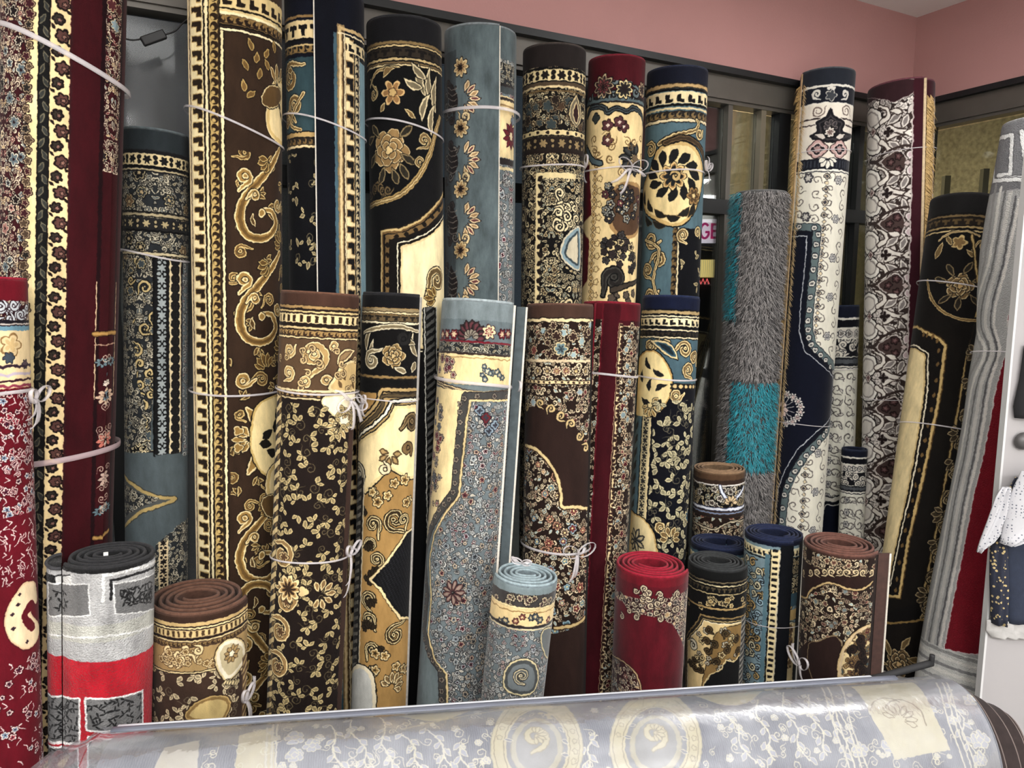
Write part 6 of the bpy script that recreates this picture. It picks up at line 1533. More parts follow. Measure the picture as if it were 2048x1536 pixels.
s.scatter(150, lambda X, Y, g: s.flower_(X, Y, g.uniform(3, 5.5), 5, 0, [(1.2, (60, 60, 64)), (0, g.choice([(206, 204, 198), (170, 176, 178), (190, 160, 150)])), (-2, (90, 90, 94))]), 9); s.clip = None
s.shape([(1012, 1380), (1010, 1345), (1028, 1325), (1056, 1322), (1074, 1338), (1076, 1366), (1060, 1390)], [(3.4, (60, 60, 58)), (1.8, (222, 206, 160)), (-1.6, (80, 84, 84)), (-8, (120, 128, 130))], smooth=True); s.curl(1044, 1354, 16, 90, 1, 3.4, [(2, (50, 50, 50)), (0.4, (216, 200, 160)), (-1.6, (96, 100, 100))], tail=0.4)
s.shape([(1090, 1260), (1112, 1262), (1120, 1290), (1098, 1318), (1084, 1290)], [(3, (60, 60, 58)), (1.5, (216, 200, 156)), (-1.6, (110, 116, 116))], smooth=True)
r.build('rolled_rug', 'small silver grey roll with coiled pale top and cream band', s, (150, 168, 174), seam=-75, sgn=-1, pitch=0.0155, **SM, squeeze=0.3, mat_kw=dict(sheen=0.25))
r.bow(1045, 1122, 0.03, 20, tails=((-1.0, 0.4), (0.8, 0.3)))

# small red roll
r = Roll((1303, 1128), (1291, 1370), 150, 2.28, 2.31, seed=35, ay=0.9)
s = r.sheet((104, 12, 30)); g = s.rng
s.band(-9999, 1176, (120, 14, 32)); s.region([(1228, 1176), (1380, 1172), (1380, 1310), (1366, 1300), (1360, 1278), (1345, 1250), (1318, 1236), (1290, 1232), (1262, 1226), (1245, 1205), (1228, 1190)]); s.fill_tile(T_WINE)
s.scatter(120, lambda X, Y, g: s.flower_(X, Y, g.uniform(3.5, 7), 6, g.uniform(0, 6), [(1.3, (30, 12, 14)), (0, g.choice([(226, 212, 184), (196, 180, 160)])), (-2, g.choice([(70, 20, 30), (60, 56, 56), (200, 168, 120)]))]), 8); s.clip = None
for i in range(30): s.curl(g.uniform(1235, 1375), g.uniform(1178, 1240), 6, g.uniform(0, 360), 1, 1.6, [(1.2, (30, 12, 16)), (0, (206, 190, 160))])
s.region([(1210, 1318), (1230, 1316), (1252, 1330), (1272, 1350), (1284, 1385), (1280, 1420), (1200, 1420)], smooth=True); s.fill_tile(T_WINE, 20); s.clip = None
s.line([(1212, 1316), (1232, 1316), (1254, 1330), (1274, 1352), (1286, 1390)], 3, [(1.4, (50, 14, 20)), (0, (206, 176, 130))])
s.vline(1366, 1300, 2.2, (206, 190, 170), 1190)
r.build('rolled_rug', 'small crimson roll with coiled red top and lacy cream collar', s, (150, 24, 44), seam=78, sgn=1, pitch=0.0165, **SM, squeeze=0.25, mat_kw=dict(sheen=0.2, mott=0.34))

# small black roll in front of a navy one
r = Roll((1434, 1122), (1425, 1350), 121, 2.36, 2.39, seed=36, ay=0.85)
s = r.sheet((13, 13, 14)); g = s.rng
s.band(-9999, 1160, (22, 23, 24)); s.hline(1166, 3, (120, 106, 80)); s.hline(1173, 2.5, (216, 200, 156), edge=(1, BK)); s.hpat(1176, 1186, 'tee', 11, (90, 78, 56)); s.hline(1190, 2.5, (190, 170, 124), edge=(1, BK)); s.band(1194, 1216, (20, 18, 18))
for i in range(20): s.flower(g.uniform(1375, 1495), g.uniform(1196, 1214), g.uniform(5, 8), 5, [(1.3, BK), (0, (206, 184, 132)), (-2.4, g.choice([(130, 106, 66), (60, 50, 38)]))])
s.hline(1219, 4, (176, 148, 96), edge=(1.2, BK))
s.shape([(1372, 1276), (1388, 1256), (1398, 1244), (1404, 1232), (1500, 1228), (1500, 1420), (1370, 1420)], [(4, (160, 132, 84)), (1, (46, 40, 32)), (-4, (196, 170, 116)), (-6, BK), (-7.5, (232, 218, 180)), (-10, (222, 196, 140))])
s.shape([(1425, 1290), (1440, 1262), (1470, 1252), (1500, 1250), (1500, 1345), (1480, 1330), (1462, 1345), (1440, 1360), (1420, 1400), (1400, 1400)], [(1.4, (60, 46, 28)), (0, (150, 120, 70))], smooth=True)
for i in range(30): s.flower(g.uniform(1392, 1488), g.uniform(1262, 1345), g.uniform(4, 8), 5, [(1.3, (30, 24, 16)), (0, g.choice([(222, 202, 150), (196, 190, 170)])), (-2.4, (90, 70, 42))])
for i in range(16): s.curl(g.uniform(1380, 1485), g.uniform(1255, 1350), 7, g.uniform(0, 360), 1, 1.8, [(1.3, (26, 20, 14)), (0, (90, 72, 44))])
s.curl(1386, 1290, 10, 250, 1, 3, [(1.5, BK), (0, (214, 206, 180))])
s.shape([(1410, 1370), (1424, 1350), (1444, 1340), (1452, 1322), (1466, 1326), (1476, 1312), (1500, 1310), (1500, 1420), (1405, 1420)], [(2.4, (226, 204, 150)), (0, (22, 22, 24))])
s.strip(1478, 1500, 1300, (150, 146, 136), 1240); s.vpat(1478, 1488, 1300, 'rope', 12, (60, 60, 60), 1240)
r.build('rolled_rug', 'small black roll with coiled black top, in front of the navy coil', s, (46, 48, 49), seam=80, sgn=1, pitch=0.0135, **SM, squeeze=0.25)
def key_small(name_label, top, low, w, zt, zb, seed, edge, base, cap, seamd, extra=None, **kw):
    r = Roll(top, low, w, zt, zb, seed=seed, ay=0.8); s = r.sheet(base); g = s.rng; y0, x0 = top[1], top[0]
    s.band(-9999, y0 + 28, cap); s.hline(y0 + 36, 3, (226, 214, 176)); s.band(y0 + 38, y0 + 50, (226, 208, 160)); s.hpat(y0 + 38, y0 + 50, 'key', 11, (26, 26, 30)); s.hline(y0 + 53, 2.5, BK)
    s.region_box(None, None, y0 + 80, y0 + 56, None)
    s.scatter(300, lambda X, Y, g: s.curl_(X, Y, g.uniform(5, 9), g.uniform(0, 6), g.choice((1, -1)), 1.8, [(1.4, (20, 24, 30)), (0, g.choice([(216, 206, 172), (150, 176, 188), (190, 160, 104)]))]), 9.5); s.clip = None
    if extra: extra(s)
    r.build('rolled_rug', name_label, s, edge, seam=seamd[0], sgn=seamd[1], turns=4.0, rows=10, squeeze=0.3, **kw); return r
key_small('small navy coil peeking over the black coil', (1438, 1084), (1430, 1300), 121, 2.58, 2.60, 37, (22, 30, 58), (70, 100, 114), (16, 22, 44), (150, 1), pitch=0.0135)
def _ex(s):
    s.strip(1556, 1582, 1200, (10, 12, 20), 1090); s.strip(1540, 1554, 1200, (226, 208, 160), 1100); s.vpat(1541, 1553, 1200, 'dentil', 12, (28, 26, 28), 1100); s.vline(1538.5, 1200, 2, BK, 1100); s.vline(1555, 1200, 2, (206, 196, 170), 1100)
    s.strip(1528, 1537, 1200, (90, 120, 132), 1110)
    s.region_box(1582, None, 1200, 1190, None); s.band(1190, 1216, (58, 88, 100)); s.band(1222, 1244, (196, 166, 106)); s.band(1250, 1500, (206, 186, 140)); s.fill_tile(T_BLACK2, 5) if False else None; s.clip = None
    s.region_box(1582, None, 1200, 1120, 1190); s.fill_tile(T_BLACK2, 9); s.region_box(1582, None, 1300, 1252, 1340); s.fill_tile(T_CREAM, 9); s.clip = None
    s.shape([(1486, 1150), (1524, 1150), (1518, 1300), (1486, 1340)], [(0, (96, 130, 146))]) if False else None
r = key_small('small navy coil roll with blue scrolls and a black seam stripe', (1550, 1066), (1536, 1350), 122, 2.42, 2.46, 38, (24, 32, 62), (122, 144, 152), (14, 20, 44), (36, 1), extra=_ex, pitch=0.0135)
r.tie(1540, 1255, 0.0, 0.001, 0.002)

# small brown roll with white-edged flap
r = Roll((1680, 1088), (1665, 1350), 146, 2.26, 2.29, seed=39, ay=0.88)
s = r.sheet((50, 30, 26)); g = s.rng
s.band(-9999, 1118, (70, 46, 38)); s.region_box(None, None, 1130, 1118, 1148); s.fill_tile(T_BROWN)
for i in range(24): s.flower(g.uniform(1606, 1745), g.uniform(1120, 1146), 7, 6, [(1.4, (26, 16, 14)), (0, (216, 198, 160)), (-2.2, g.choice([(70, 44, 38), (96, 60, 50)]))])
s.clip = None
for x in range(1610, 1745, 14): s.curl(x, 1146, 7, 90, 1 if x % 28 else -1, 1.8, [(1.2, (26, 16, 14)), (0, (206, 186, 146))])
out = [(1590, 1196), (1614, 1196), (1624, 1182), (1644, 1170), (1668, 1168), (1700, 1180), (1720, 1180), (1760, 1160), (1760, 1420), (1650, 1420), (1640, 1300), (1624, 1280), (1600, 1300)]
s.region(out); s.fill_tile(T_BROWN, 15)
s.scatter(120, lambda X, Y, g: s.flower_(X, Y, g.uniform(4, 7), 6, g.uniform(0, 6), [(1.3, (24, 14, 12)), (0, g.choice([(206, 188, 150), (150, 130, 110)])), (-2, g.choice([(60, 38, 32), (96, 60, 54), (110, 124, 126)]))]), 9); s.clip = None
s.line([(1596, 1194), (1614, 1196), (1622, 1184), (1644, 1171), (1668, 1168), (1700, 1180), (1722, 1178), (1738, 1164)], 4, [(1.6, (40, 26, 18)), (0, (196, 170, 120))])
s.shape([(1622, 1290), (1640, 1284), (1672, 1274), (1684, 1300), (1680, 1340), (1665, 1420), (1640, 1380), (1620, 1330)], [(2, (150, 130, 96)), (0, (52, 32, 28))], smooth=True)
s.shape([(1730, 1250), (1704, 1268), (1684, 1300), (1676, 1350), (1690, 1420), (1760, 1420), (1760, 1250)], [(2.4, (40, 26, 20)), (0.6, (206, 180, 130)), (-2, (214, 190, 150))], smooth=True)
s.region([(1730, 1254), (1708, 1270), (1688, 1302), (1682, 1350), (1760, 1410), (1760, 1254)]); s.fill_tile(T_CREAM, 30); s.scatter(24, lambda X, Y, g: s.curl_(X, Y, 9, g.uniform(0, 6), 1, 2.6, [(1.2, BK), (0, (50, 34, 28))]), 12); s.clip = None
s.strip(1738, 1790, 1200, (40, 24, 20))
r.build('rolled_rug', 'small chocolate brown roll with coiled top and white-edged loose flap', s, (104, 68, 58), seam=76, sgn=1, pitch=0.0165, **SM, squeeze=0.35)
fl = []
for h in np.linspace(0.01, r.L - 0.003, 18):
    a = r.pt(math.radians(72), h) - r.B; b = a + r.e1 * 0.034 - r.e2 * 0.018; fl.append((a, b))
V = [p for a, b in fl for p in (a + r.e2 * 0.004, b + r.e2 * 0.004, b - r.e2 * 0.005, a - r.e2 * 0.005)]
n_ = len(fl) - 1
Fc = [(i * 4 + k, i * 4 + (k + 1) % 4, i * 4 + 4 + (k + 1) % 4, i * 4 + 4 + k) for i in range(n_) for k in range(4)] + [(0, 3, 2, 1), (n_ * 4, n_ * 4 + 1, n_ * 4 + 2, n_ * 4 + 3)]
mesh_obj('loose_flap', V, Fc, mat('brown_flap', (64, 42, 36), rough=0.85, noise=0.25, nscale=60), r.root)
v, f = tube([b + r.e2 * 0.003 for a, b in fl], 0.0035, 0.005, up=r.e2, n=6); mesh_obj('flap_binding', v, f, WHITE_BIND, r.root, smooth=True)
r.bow(1612, 1330, 0.07, 40, tails=((-0.6, 0.8), (0.6, -0.6)))

# small brown, white and blue roll behind the navy coil
r = Roll((1437, 936), (1432, 1100), 106, 2.79, 2.82, seed=40, ay=0.86)
s = r.sheet((60, 44, 34)); g = s.rng
s.band(-9999, 962, (92, 68, 48)); s.hline(972, 3, (226, 222, 216)); s.region_box(None, None, 990, 974, 1016); s.fill_tile(T_BLACK2)
for i in range(20): s.flower(g.uniform(1382, 1490), g.uniform(978, 1014), 7, 5, [(1.2, BK), (0, (214, 206, 190)), (-2.4, (70, 60, 56))])
s.clip = None
s.line([(1440, 974), (1448, 992), (1462, 1002), (1478, 990), (1486, 974)], 5, [(1.6, (60, 60, 80)), (0, (214, 220, 232))]); s.fan(1462, 1010, 18, 6, 270, 170, 6, [(1, DBR), (0, (214, 190, 150))])
s.hline(1020, 5, (220, 222, 230), edge=(1.5, (50, 60, 90))); s.hline(1028, 3, (130, 146, 176)); s.hline(1034, 3, (40, 34, 36)); s.region_box(None, None, 1060, 1038, None); s.fill_tile(T_BROWN); s.clip = None
s.line([(1385, 1040), (1410, 1056), (1430, 1060), (1460, 1046), (1488, 1040)], 3, [(1, BK), (0, (206, 190, 160))])
r.build('rolled_rug', 'small brown roll with blue-white trim, standing before the shaggy rug', s, (140, 112, 84), seam=150, pitch=0.013, turns=3.6, rows=8, squeeze=0.3)
# ------------------------------------------------------------------ big roll in clear plastic lying across the front
class Lying(Roll):
    phi0, clamp = 1.2, (-0.4, 2.35)
    def inv(self, px, py): return self.inv_lying(px, py)
    def __init__(self, B, T, a1, a2, seed):
        self.B, self.T, self.seed, self.curve, self.ay = np.array(B, float), np.array(T, float), seed, (), 1.0
        ax = self.T - self.B; self.L = float(np.linalg.norm(ax)); self.ax = ax / self.L
        up = np.array([0, 0, 1.0]); self.e1 = up - self.ax * self.ax[2]; self.e1 /= np.linalg.norm(self.e1)
        self.e2 = np.cross(self.e1, self.ax); self.e2 = self.e2 if self.e2[1] < 0 else -self.e2
        self.a1, self.a2, self.R = a1, a2, (a1 + a2) / 2
        self.ppu = F_PX / (((self.T + self.B) / 2 - CAM) @ FWD)
        self.tap = lambda t: 1.08 - 0.16 * t
r = Lying((-0.865, 1.40, 0.271), (1.185, 1.775, 0.231), 0.25, 0.18, 51)
s = r.sheet((122, 124, 131)); g = s.rng
w = s.win(-s.hw, 0, s.hw, s.h); sl, xx, yy = w
s.lay(sl, np.sin(yy * 1.5) * 1.2 + 0 * xx, [(-0.2, (108, 110, 117))])
CL = (190, 183, 158); LN = [(0.9, (166, 164, 162)), (0, CL)]; CREAM = (178, 170, 140)
def paisley(P, ring=True):
    s.shape(P, [(2, (176, 170, 152)), (0, CREAM)], smooth=True)
    if ring:
        for o_, c in ((-7, (190, 182, 156)), (-8.6, CREAM), (-16, (186, 178, 156)), (-17.6, (176, 176, 176)), (-30, (190, 184, 164)), (-31.6, CREAM)): s.shape(P, [(o_, c)], smooth=True)
s.shape([(480, 1470), (548, 1455), (552, 1560), (470, 1560)], [(0, CREAM)]); s.shape([(330, 1495), (400, 1480), (395, 1560), (300, 1560)], [(0, (178, 172, 156))])
for x in (536, 548, 556): s.line([(x, 1440), (x - 4, 1545)], 2, LN)
def lrose(x, y, rr):
    for k in range(5):
        a = k * 1.257 + x; s.flower(x + rr * 0.5 * math.cos(a), y + rr * 0.4 * math.sin(a), rr * 0.5, 3, [(0.8, CL), (-0.9, (156, 158, 164))])
    s.flower(x, y, rr * 0.35, 4, [(0.8, CL), (-0.9, (160, 160, 166))])
for x, y, rr in ((590, 1475, 20), (625, 1490, 18), (590, 1510, 18), (640, 1475, 10), (1860, 1420, 16), (1780, 1490, 20), (1720, 1500, 18), (1960, 1480, 22), (1940, 1400, 16), (1905, 1440, 12), (1960, 1520, 16), (1700, 1410, 12)): lrose(x, y, rr)
def lvine(x, y, dx, dy, n):
    P = [(x + dx * i + 7 * math.sin(i * 1.3 + x), y + dy * i) for i in range(n)]
    s.line(P, 1.8, LN)
    for i, (a, b) in enumerate(P): s.leaf(a + (9 if i % 2 else -9), b + 2, 19, 9, 40 if i % 2 else 140, [(0.9, CL), (-0.8, (150, 152, 158))]); s.flower(a, b, 2.6, 3, [(0, CL)])
for a in ((700, 1440, 6, 14, 8), (760, 1430, 3, 15, 8), (810, 1470, 7, 13, 6), (860, 1460, 9, 14, 6), (1190, 1470, -4, 15, 6), (1450, 1420, 8, 15, 8), (1510, 1400, 5, 15, 9), (1560, 1385, 6, 15, 10), (1610, 1390, 6, 15, 9), (1660, 1400, 5, 16, 8), (1900, 1380, 5, 14, 10), (660, 1450, 4, 16, 6), (920, 1490, 5, 14, 5)): lvine(*a)
for i in range(170):
    x, y = g.uniform(400, 1980), g.uniform(1390, 1536)
    s.curl(x, y, g.uniform(6, 11), g.uniform(0, 360), g.choice((1, -1)), 0.8, [(0.1, CL)], tail=1.6)
for P in ([(790, 1415), (850, 1440), (900, 1436), (940, 1405), (900, 1396), (830, 1402)], [(1390, 1382), (1440, 1408), (1500, 1402), (1528, 1376), (1500, 1362), (1430, 1366)]): s.shape(P, [(1.6, (176, 170, 152)), (0, CREAM)], smooth=True)
for x, y in ((860, 1424), (890, 1420), (1480, 1390), (1450, 1394), (1505, 1382)): s.flower(x, y, 6, 5, [(0.8, (170, 160, 136)), (-0.8, CREAM)])
for i in range(60): lrose(g.uniform(400, 1980), g.uniform(1380, 1540), g.uniform(5, 9))
def bigp(cx, cy, rx, ry):
    E = lambda k: [(cx + rx * k * math.cos(q), cy + ry * k * math.sin(q)) for q in np.linspace(0, 2 * math.pi, 28)[:-1]]
    s.shape(E(1.0), [(1.6, (150, 144, 128)), (0, CREAM)]); s.line(E(0.93) + E(0.93)[:1], 1.6, [(0, (146, 138, 116))])
    for q in np.linspace(-2.9, 0.3, 15): s.flower(cx + rx * 0.84 * math.cos(q), cy + ry * 0.84 * math.sin(q), 5.5, 5, [(0.7, (146, 138, 116)), (-0.8, CREAM)])
    s.shape(E(0.74), [(0, (146, 138, 116)), (-2, CREAM), (-6, (132, 132, 134))]); s.shape(E(0.56), [(1.4, (150, 144, 128)), (0, (164, 158, 138)), (-9, (140, 139, 136))])
    for q in np.linspace(-2.9, 0.2, 9): s.leaf(cx + rx * 0.64 * math.cos(q), cy + ry * 0.64 * math.sin(q), 16, 6, math.degrees(q) + 60, [(0.6, CL), (-0.7, (130, 130, 134))])
    s.curl(cx - 4, cy - 22, 26, 190, 1, 5, [(1.6, (146, 138, 116)), (0, CREAM)], tail=0.6); s.fan(cx - 4, cy - 26, 24, 7, 270, 200, 7, [(0.8, (146, 138, 116)), (-0.8, CREAM)])
bigp(1074, 1496, 92, 106); bigp(1312, 1490, 92, 106)
for i in range(16): s.flower(g.uniform(1000, 1150), g.uniform(1400, 1440), 5, 5, [(0.8, (180, 170, 144)), (-0.9, CREAM)])
for x0_ in (1640, 1652, 1664, 1676, 1872, 1884, 1893): s.line([(x0_, 1365), (x0_ + 24, 1440), (x0_ + 60, 1540)], 2.2, LN)
s.shape([(1700, 1362), (1850, 1352), (1868, 1430), (1900, 1500), (1790, 1520), (1745, 1440)], [(0, (182, 174, 146))])
s.line([(1740, 1420), (1752, 1400), (1776, 1396), (1800, 1404)], 2.4, [(0, (130, 118, 88))]); s.line([(1776, 1430), (1772, 1412), (1790, 1400), (1812, 1402), (1840, 1420), (1852, 1450)], 3, [(0, (130, 118, 88))]); s.fan(1800, 1440, 44, 8, 330, 200, 10, [(1.2, (128, 116, 86)), (-0.6, (182, 174, 146))], inner=0.3)
root = thing('wrapped_rug', 'large rug rolled back side out in clear plastic, lying across the front', 'rolled rug', (r.B[0], r.B[1], 0), 'rolled rugs standing in the shop')
del root['group']
r.root = root; O = np.array([r.B[0], r.B[1], 0.0])
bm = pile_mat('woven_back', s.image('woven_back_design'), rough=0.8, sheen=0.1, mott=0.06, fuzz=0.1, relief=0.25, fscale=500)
def shell(name, h0, h1, off, m, nh=28, nphi=40, amp=0.0, smooth=True, pos=None, seed=1, uv=True, kfun=None):
    V, UV, Fc = [], [], []; gg = np.random.RandomState(seed); a_ = [(gg.uniform(2, 9), gg.uniform(-6, 6) // 1, gg.uniform(0, 6)) for _ in range(7)]
    nz = np.array([[sum(math.sin(f1 * i * 8 / nh + f2 * 2 * math.pi * j / nphi + f3) for f1, f2, f3 in a_) / 7 for j in range(nphi)] for i in range(nh + 1)])
    for i in range(nh + 1):
        h = h0 + (h1 - h0) * i / nh
        for j in range(nphi):
            phi = -math.pi + 2 * math.pi * j / nphi
            k = kfun(h) if kfun else 1.0
            p = r.pt(phi, h, k, off + amp * nz[i, j]); p[2] = max(p[2], 0.002)
            V.append(p - O); UV.append((phi / SPAN + 0.5, h / r.L))
    for i in range(nh):
        for j in range(nphi):
            if j == nphi - 1 and uv: continue
            a, b = i * nphi + j, i * nphi + (j + 1) % nphi
            Fc.append((a, b, b + nphi, a + nphi))
    return mesh_obj(name, V, Fc, m, root, smooth=smooth, uvs=UV)
shell('woven_back', 0.0, r.L, 0.0, bm, nphi=64)
DKB = mat('dark_brown_pile', (46, 37, 36), rough=0.85, noise=0.2, nscale=60, sheen=0.05, spec=0.15)
LYB = mat('taupe_binding', (104, 92, 88), rough=0.8)
def ringband(h0, h1, k, th=0.012):
    V, Fc = [], []; n = 56
    for i in range(n):
        phi = 2 * math.pi * i / n
        for h, o in ((h0, 0), (h1 - 0.004, 0), (h1, -th * 0.3), (h1, -th * 0.7), (h1 - 0.004, -th), (h0, -th)):
            sk = 0.010 * math.sin(phi * 2 + k * 9)
            p = r.pt(phi, h, k, o + sk); p[2] = max(p[2], 0.003); V.append(p - O)
    for i in range(n):
        for q in range(5):
            a, b = i * 6 + q, ((i + 1) % n) * 6 + q; Fc.append((a, a + 1, b + 1, b))
    return V, Fc
for k, e in ((0.985, 0.018), (0.86, 0.07), (0.73, 0.115), (0.60, 0.145), (0.46, 0.165), (0.30, 0.175)):
    v, f = ringband(r.L - 0.12, r.L + e, k, 0.016); o = mesh_obj('inner_layer' if k < 0.98 else 'outer_edge', v, f, DKB, root, smooth=True)
    pts = [r.pt(q, r.L + e, k, -0.006 + 0.010 * math.sin(q * 2 + k * 9)) - O for q in np.linspace(0, 2 * math.pi, 57)[:-1]]
    for p_ in pts: p_[2] = max(p_[2], 0.006)
    v, f = tube(pts, 0.0035, 0.0035, up=r.ax, n=6, closed=True); mesh_obj('layer_binding', v, f, LYB, o, smooth=True)
WRAP = clear_mat('clear_wrap', (248, 249, 252), 0.42, 0.24, bump=0.25, bscale=7.0, haze=0.15, stretch=(1.6, 1.6, 1.0))
shell('plastic_wrap', -0.03, r.L - 0.015, 0.009, WRAP, nh=70, nphi=90, amp=0.005, uv=False)
shell('plastic_end', -0.16, -0.03, 0.012, WRAP, nh=10, nphi=36, amp=0.02, uv=False, kfun=lambda h: 1.0 + 1.6 * min(0, h + 0.03))
# rolled-over edge along the top, white at first, black at its right end
STRIP = mat('white_edge_strip', (222, 226, 234), rough=0.35, noise=0.08, nscale=12); BSTR = mat('black_edge_strip', (24, 24, 26), rough=0.7)
ph = math.radians(118)
pts = [r.pt(ph, h, 1.0, 0.012) - O for h in np.linspace(-0.01, r.L - 0.13, 40)]
v, f = tube(pts, 0.012, 0.0075, up=r.e1, n=10); mesh_obj('edge_strip', v, f, STRIP, root, smooth=True)
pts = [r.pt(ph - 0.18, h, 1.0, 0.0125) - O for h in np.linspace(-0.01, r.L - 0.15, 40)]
v, f = tube(pts, 0.010, 0.003, up=r.e1, n=8); mesh_obj('edge_grey_fold', v, f, mat('grey_fold', (104, 108, 120), rough=0.5), root, smooth=True)  # thin grey fold running beside the white edge strip
BLU = mat('blue_tape', (120, 165, 215), rough=0.4)
pts = [r.pt(ph + 0.06, h, 1.0, 0.019) - O for h in np.linspace(0.0, 0.42, 16)]
v, f = tube(pts, 0.006, 0.0022, up=r.e1, n=6); mesh_obj('blue_tape', v, f, BLU, root, smooth=True)
hs_ = np.linspace(r.L - 0.20, r.L - 0.005, 12)
pts = [r.pt(ph, h, 1.0, 0.012 + 0.16 * max(0, (h - r.L + 0.19)) ) - O for h in hs_]
v, f = tube(pts, 0.010, 0.009, up=r.e1, n=8); mesh_obj('black_strip_end', v, f, BSTR, root, smooth=True)
e = pts[-1]; v, f = tube([e + r.e1 * t for t in (-0.004, 0.006, 0.012, 0.02, 0.024)], 0.007, 0.007, up=r.ax, n=10); mesh_obj('strip_knob', v, f, BSTR, root, smooth=True)

# ------------------------------------------------------------------ white cabinet and clothes at the right
CABM = mat('white_laminate', (168, 165, 166), rough=0.3, noise=0.02, nscale=4)
ZP = 2.20
p0 = at(1968, 1300, ZP)
root = thing('white_cabinet', 'tall white laminate cabinet side at the right edge', 'cabinet', (p0[0], p0[1], 0))
u_ = np.array([p0[0], p0[1], 0]); u_ /= np.linalg.norm(u_); w_ = np.array([0.96, 0.0, 0]); 
v, f = obb((0.485, 0.012, 0.98), (0.485, 0, 0), (0, 0.012, 0), (0, 0, 0.98)); mesh_obj('front_panel', v, f, CABM, root)
v, f = obb(np.array([0.03, 0.03, 0.97]) + u_ * 0.03, (0.012, 0, 0), u_ * 0.03, (0, 0, 0.97)); mesh_obj('side_panel', v, f, mat('laminate_edge', (190, 188, 186), rough=0.3), root)
v, f = obb((0.002, 0.010, 0.98), (0.0035, 0, 0), (0, 0.0125, 0), (0, 0, 0.98)); mesh_obj('edge_trim', v, f, mat('bright_edge_band', (206, 206, 206), rough=0.25), root)
hk = at(2046, 882, ZP - 0.01) - np.array([p0[0], p0[1], 0])
V, Fc = [], []
for i in range(7):
    for j in range(16):
        a, b = i / 6 * math.pi / 2, j / 16 * 2 * math.pi
        V.append(hk + np.array([0.028 * math.cos(a) * math.cos(b), -0.022 * math.sin(a), 0.028 * math.cos(a) * math.sin(b)]))
Fc = [(i * 16 + j, i * 16 + (j + 1) % 16, (i + 1) * 16 + (j + 1) % 16, (i + 1) * 16 + j) for i in range(6) for j in range(16)]
mesh_obj('wall_hook', V, Fc, mat('grey_knob', (84, 82, 82), rough=0.4, metal=0.3), root, smooth=True)

def dots_mat(name, base, dot, scale, size, rough=0.85):
    m = mat(name, base, rough=rough, bump=0.15, bscale=300); nt = m.node_tree; N = nt.nodes; L = nt.links
    tc = N.new('ShaderNodeTexCoord'); vo = N.new('ShaderNodeTexVoronoi'); vo.inputs['Scale'].default_value = scale; vo.inputs['Randomness'].default_value = 0.35 if size < 0.3 else 1.0
    L.new(tc.outputs['Object'], vo.inputs['Vector'])
    r_ = N.new('ShaderNodeMath'); r_.operation = 'LESS_THAN'; r_.inputs[1].default_value = size; L.new(vo.outputs['Distance'], r_.inputs[0])
    mx = N.new('ShaderNodeMix'); mx.data_type = 'RGBA'; mx.inputs[6].default_value = srgb(base) + (1,); mx.inputs[7].default_value = srgb(dot) + (1,)
    L.new(r_.outputs[0], mx.inputs[0]); L.new(mx.outputs[2], N['Principled BSDF'].inputs['Base Color']); return m
def cloth(name, rows, Z, m, parent, base, th=0.012, folds=5, amp=0.006, nx=16):
    rows = np.array(rows, float); ys = np.linspace(rows[0, 0], rows[-1, 0], 14)
    xl, xr = np.interp(ys, rows[:, 0], rows[:, 1]), np.interp(ys, rows[:, 0], rows[:, 2]); F1, B1 = [], []
    for y, a, b in zip(ys, xl, xr):
        for i in range(nx + 1):
            t = i / nx; x = a + (b - a) * t
            d = th * math.sqrt(max(0, 1 - (2 * t - 1) ** 2)) + amp * math.sin(t * folds * 6.28 + y * 0.03) * min(1, 6 * t, 6 * (1 - t))
            p = at(x, y, Z); F1.append(p + np.array([0, -d, 0]) - base); B1.append(p + np.array([0, 0.004, 0]) - base)
    n = nx + 1; R_ = len(ys); V = F1 + B1; o = len(F1); Fc = []
    for i in range(R_ - 1):
        for j in range(nx):
            a = i * n + j; Fc.append((a, a + n, a + n + 1, a + 1)); Fc.append((o + a, o + a + 1, o + a + n + 1, o + a + n))
        Fc.append((i * n, o + i * n, o + (i + 1) * n, (i + 1) * n)); Fc.append((i * n + nx, (i + 1) * n + nx, o + (i + 1) * n + nx, o + i * n + nx))
    for j in range(nx): Fc.append((j, j + 1, o + j + 1, o + j)); a = (R_ - 1) * n + j; Fc.append((a, o + a, o + a + 1, a + 1))
    return mesh_obj(name, V, Fc, m, parent, smooth=True)
ZC = 2.185
NAVYC = mat('navy_cotton', (36, 44, 62), rough=0.85, noise=0.12, nscale=40, bump=0.2, bscale=400)
FLOR = dots_mat('floral_navy', (34, 38, 54), (190, 170, 120), 75, 0.30); DOTW = dots_mat('white_dotted_cotton', (186, 186, 190), (96, 100, 112), 110, 0.26)
b0 = at(2030, 1250, ZC)
root = thing('navy_dress', 'navy dress with flower-dotted side panel hanging under the dotted shirt', 'dress', b0)
cloth('bodice', [(1068, 2008, 2150), (1150, 2006, 2160), (1244, 2008, 2170)], ZC, NAVYC, root, b0, 0.03, 4)
cloth('side_panel', [(1050, 1992, 2010), (1085, 1981, 2011), (1160, 1980, 2013), (1246, 1983, 2012)], ZC - 0.004, FLOR, root, b0, 0.026, 2)
cloth('strap', [(955, 2032, 2044), (985, 2014, 2038), (1015, 2008, 2020)], ZC - 0.022, FLOR, root, b0, 0.008, 1)
b1 = at(2040, 1100, ZC - 0.05)
root = thing('dotted_shirt', 'white dotted shirt hanging over the navy dress', 'shirt', b1)
cloth('sleeve', [(974, 2006, 2020), (990, 1994, 2022), (1030, 1980, 2020), (1060, 1969, 2010), (1084, 1960, 1990), (1104, 1954, 1960)], ZC - 0.045, DOTW, root, b1, 0.006, 2, 0.008)
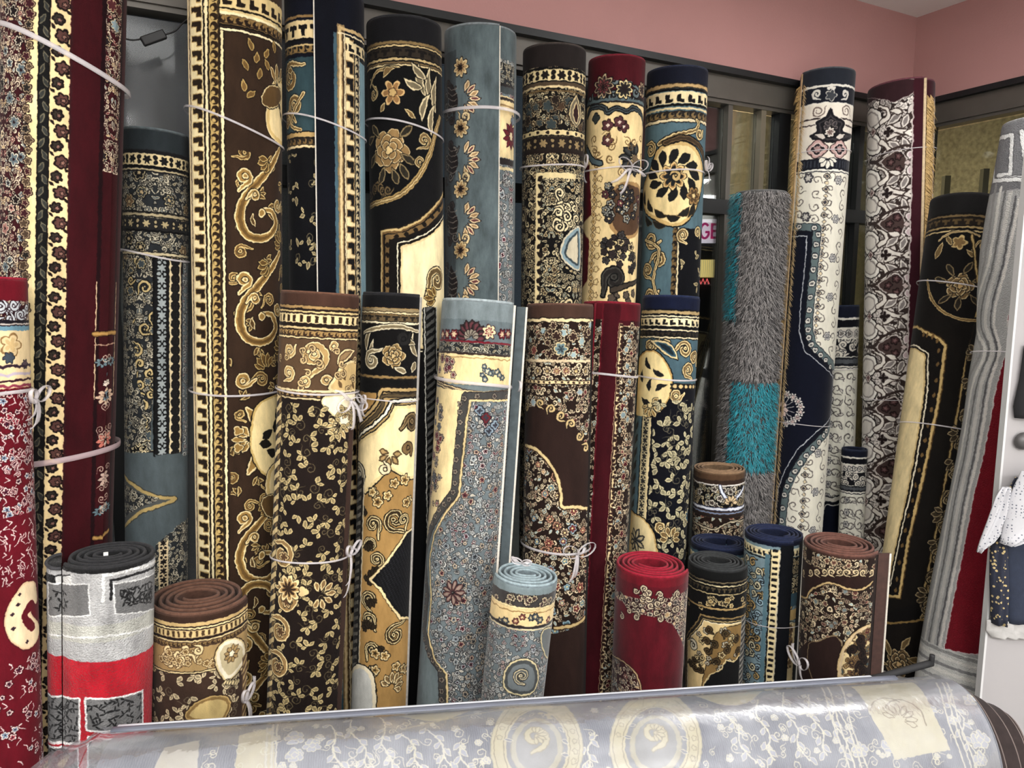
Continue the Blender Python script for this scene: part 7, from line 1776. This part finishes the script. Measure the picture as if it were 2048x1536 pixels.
cloth('body', [(942, 2044, 2130), (975, 2028, 2140), (1010, 2016, 2150), (1040, 2010, 2150), (1062, 2006, 2110), (1078, 2002, 2060), (1086, 2000, 2022)], ZC - 0.05, DOTW, root, b1, 0.03, 3, 0.006)
b2 = at(2040, 1280, ZC)
root = thing('cotton_blouse', 'white folded garment whose hem shows below the navy dress', 'shirt', b2)
cloth('hem', [(1240, 1974, 2150), (1262, 1973, 2150), (1276, 1985, 2150)], ZC + 0.002, mat('white_cotton', (180, 178, 176), rough=0.85, noise=0.1, nscale=50), root, b2, 0.012, 9, 0.008)
o = cloth('black_garment', [(690, 2050, 2180), (760, 2040, 2180), (812, 2028, 2180), (836, 2030, 2180)], ZC, mat('black_cotton', (20, 20, 22), rough=0.9, noise=0.1, nscale=30), None, np.zeros(3), 0.02, 4)
tag(o, 'black garment hanging on the cabinet above the hook', 'garment')

# ------------------------------------------------------------------ cable with inline switch across the left pane
b = at(306, 78, zw(306) - 0.045)
root = thing('power_cable', 'black cable with inline switch hanging across the dusty left pane', 'cable', b)
CAB = mat('black_rubber', (22, 22, 23), rough=0.5)
P = catmull([at(x, y, zw(x) - 0.04) for x, y in ((190, 52), (235, 72), (262, 80), (284, 78))], 6); v, f = tube([p - b for p in P], 0.0024, n=6); mesh_obj('cord', v, f, CAB, root, smooth=True)
P = catmull([at(x, y, zw(x) - 0.04) for x, y in ((328, 70), (350, 62), (368, 44), (410, 10))], 6); v, f = tube([p - b for p in P], 0.0024, n=6); mesh_obj('cord', v, f, CAB, root, smooth=True)
a_, c_ = at(284, 84, zw(284) - 0.045), at(330, 68, zw(330) - 0.045); d_ = (c_ - a_) / 2; up_ = np.array([0, 0, 1.0]); up_ -= d_ * (up_ @ d_) / (d_ @ d_); up_ /= np.linalg.norm(up_)
v, f = obb((a_ + c_) / 2 - b, d_, up_ * 0.0125, np.cross(d_ / np.linalg.norm(d_), up_) * 0.009); o = mesh_obj('inline_switch', v, f, CAB, root)
bv = o.modifiers.new('bevel', 'BEVEL'); bv.width = 0.003; bv.segments = 2
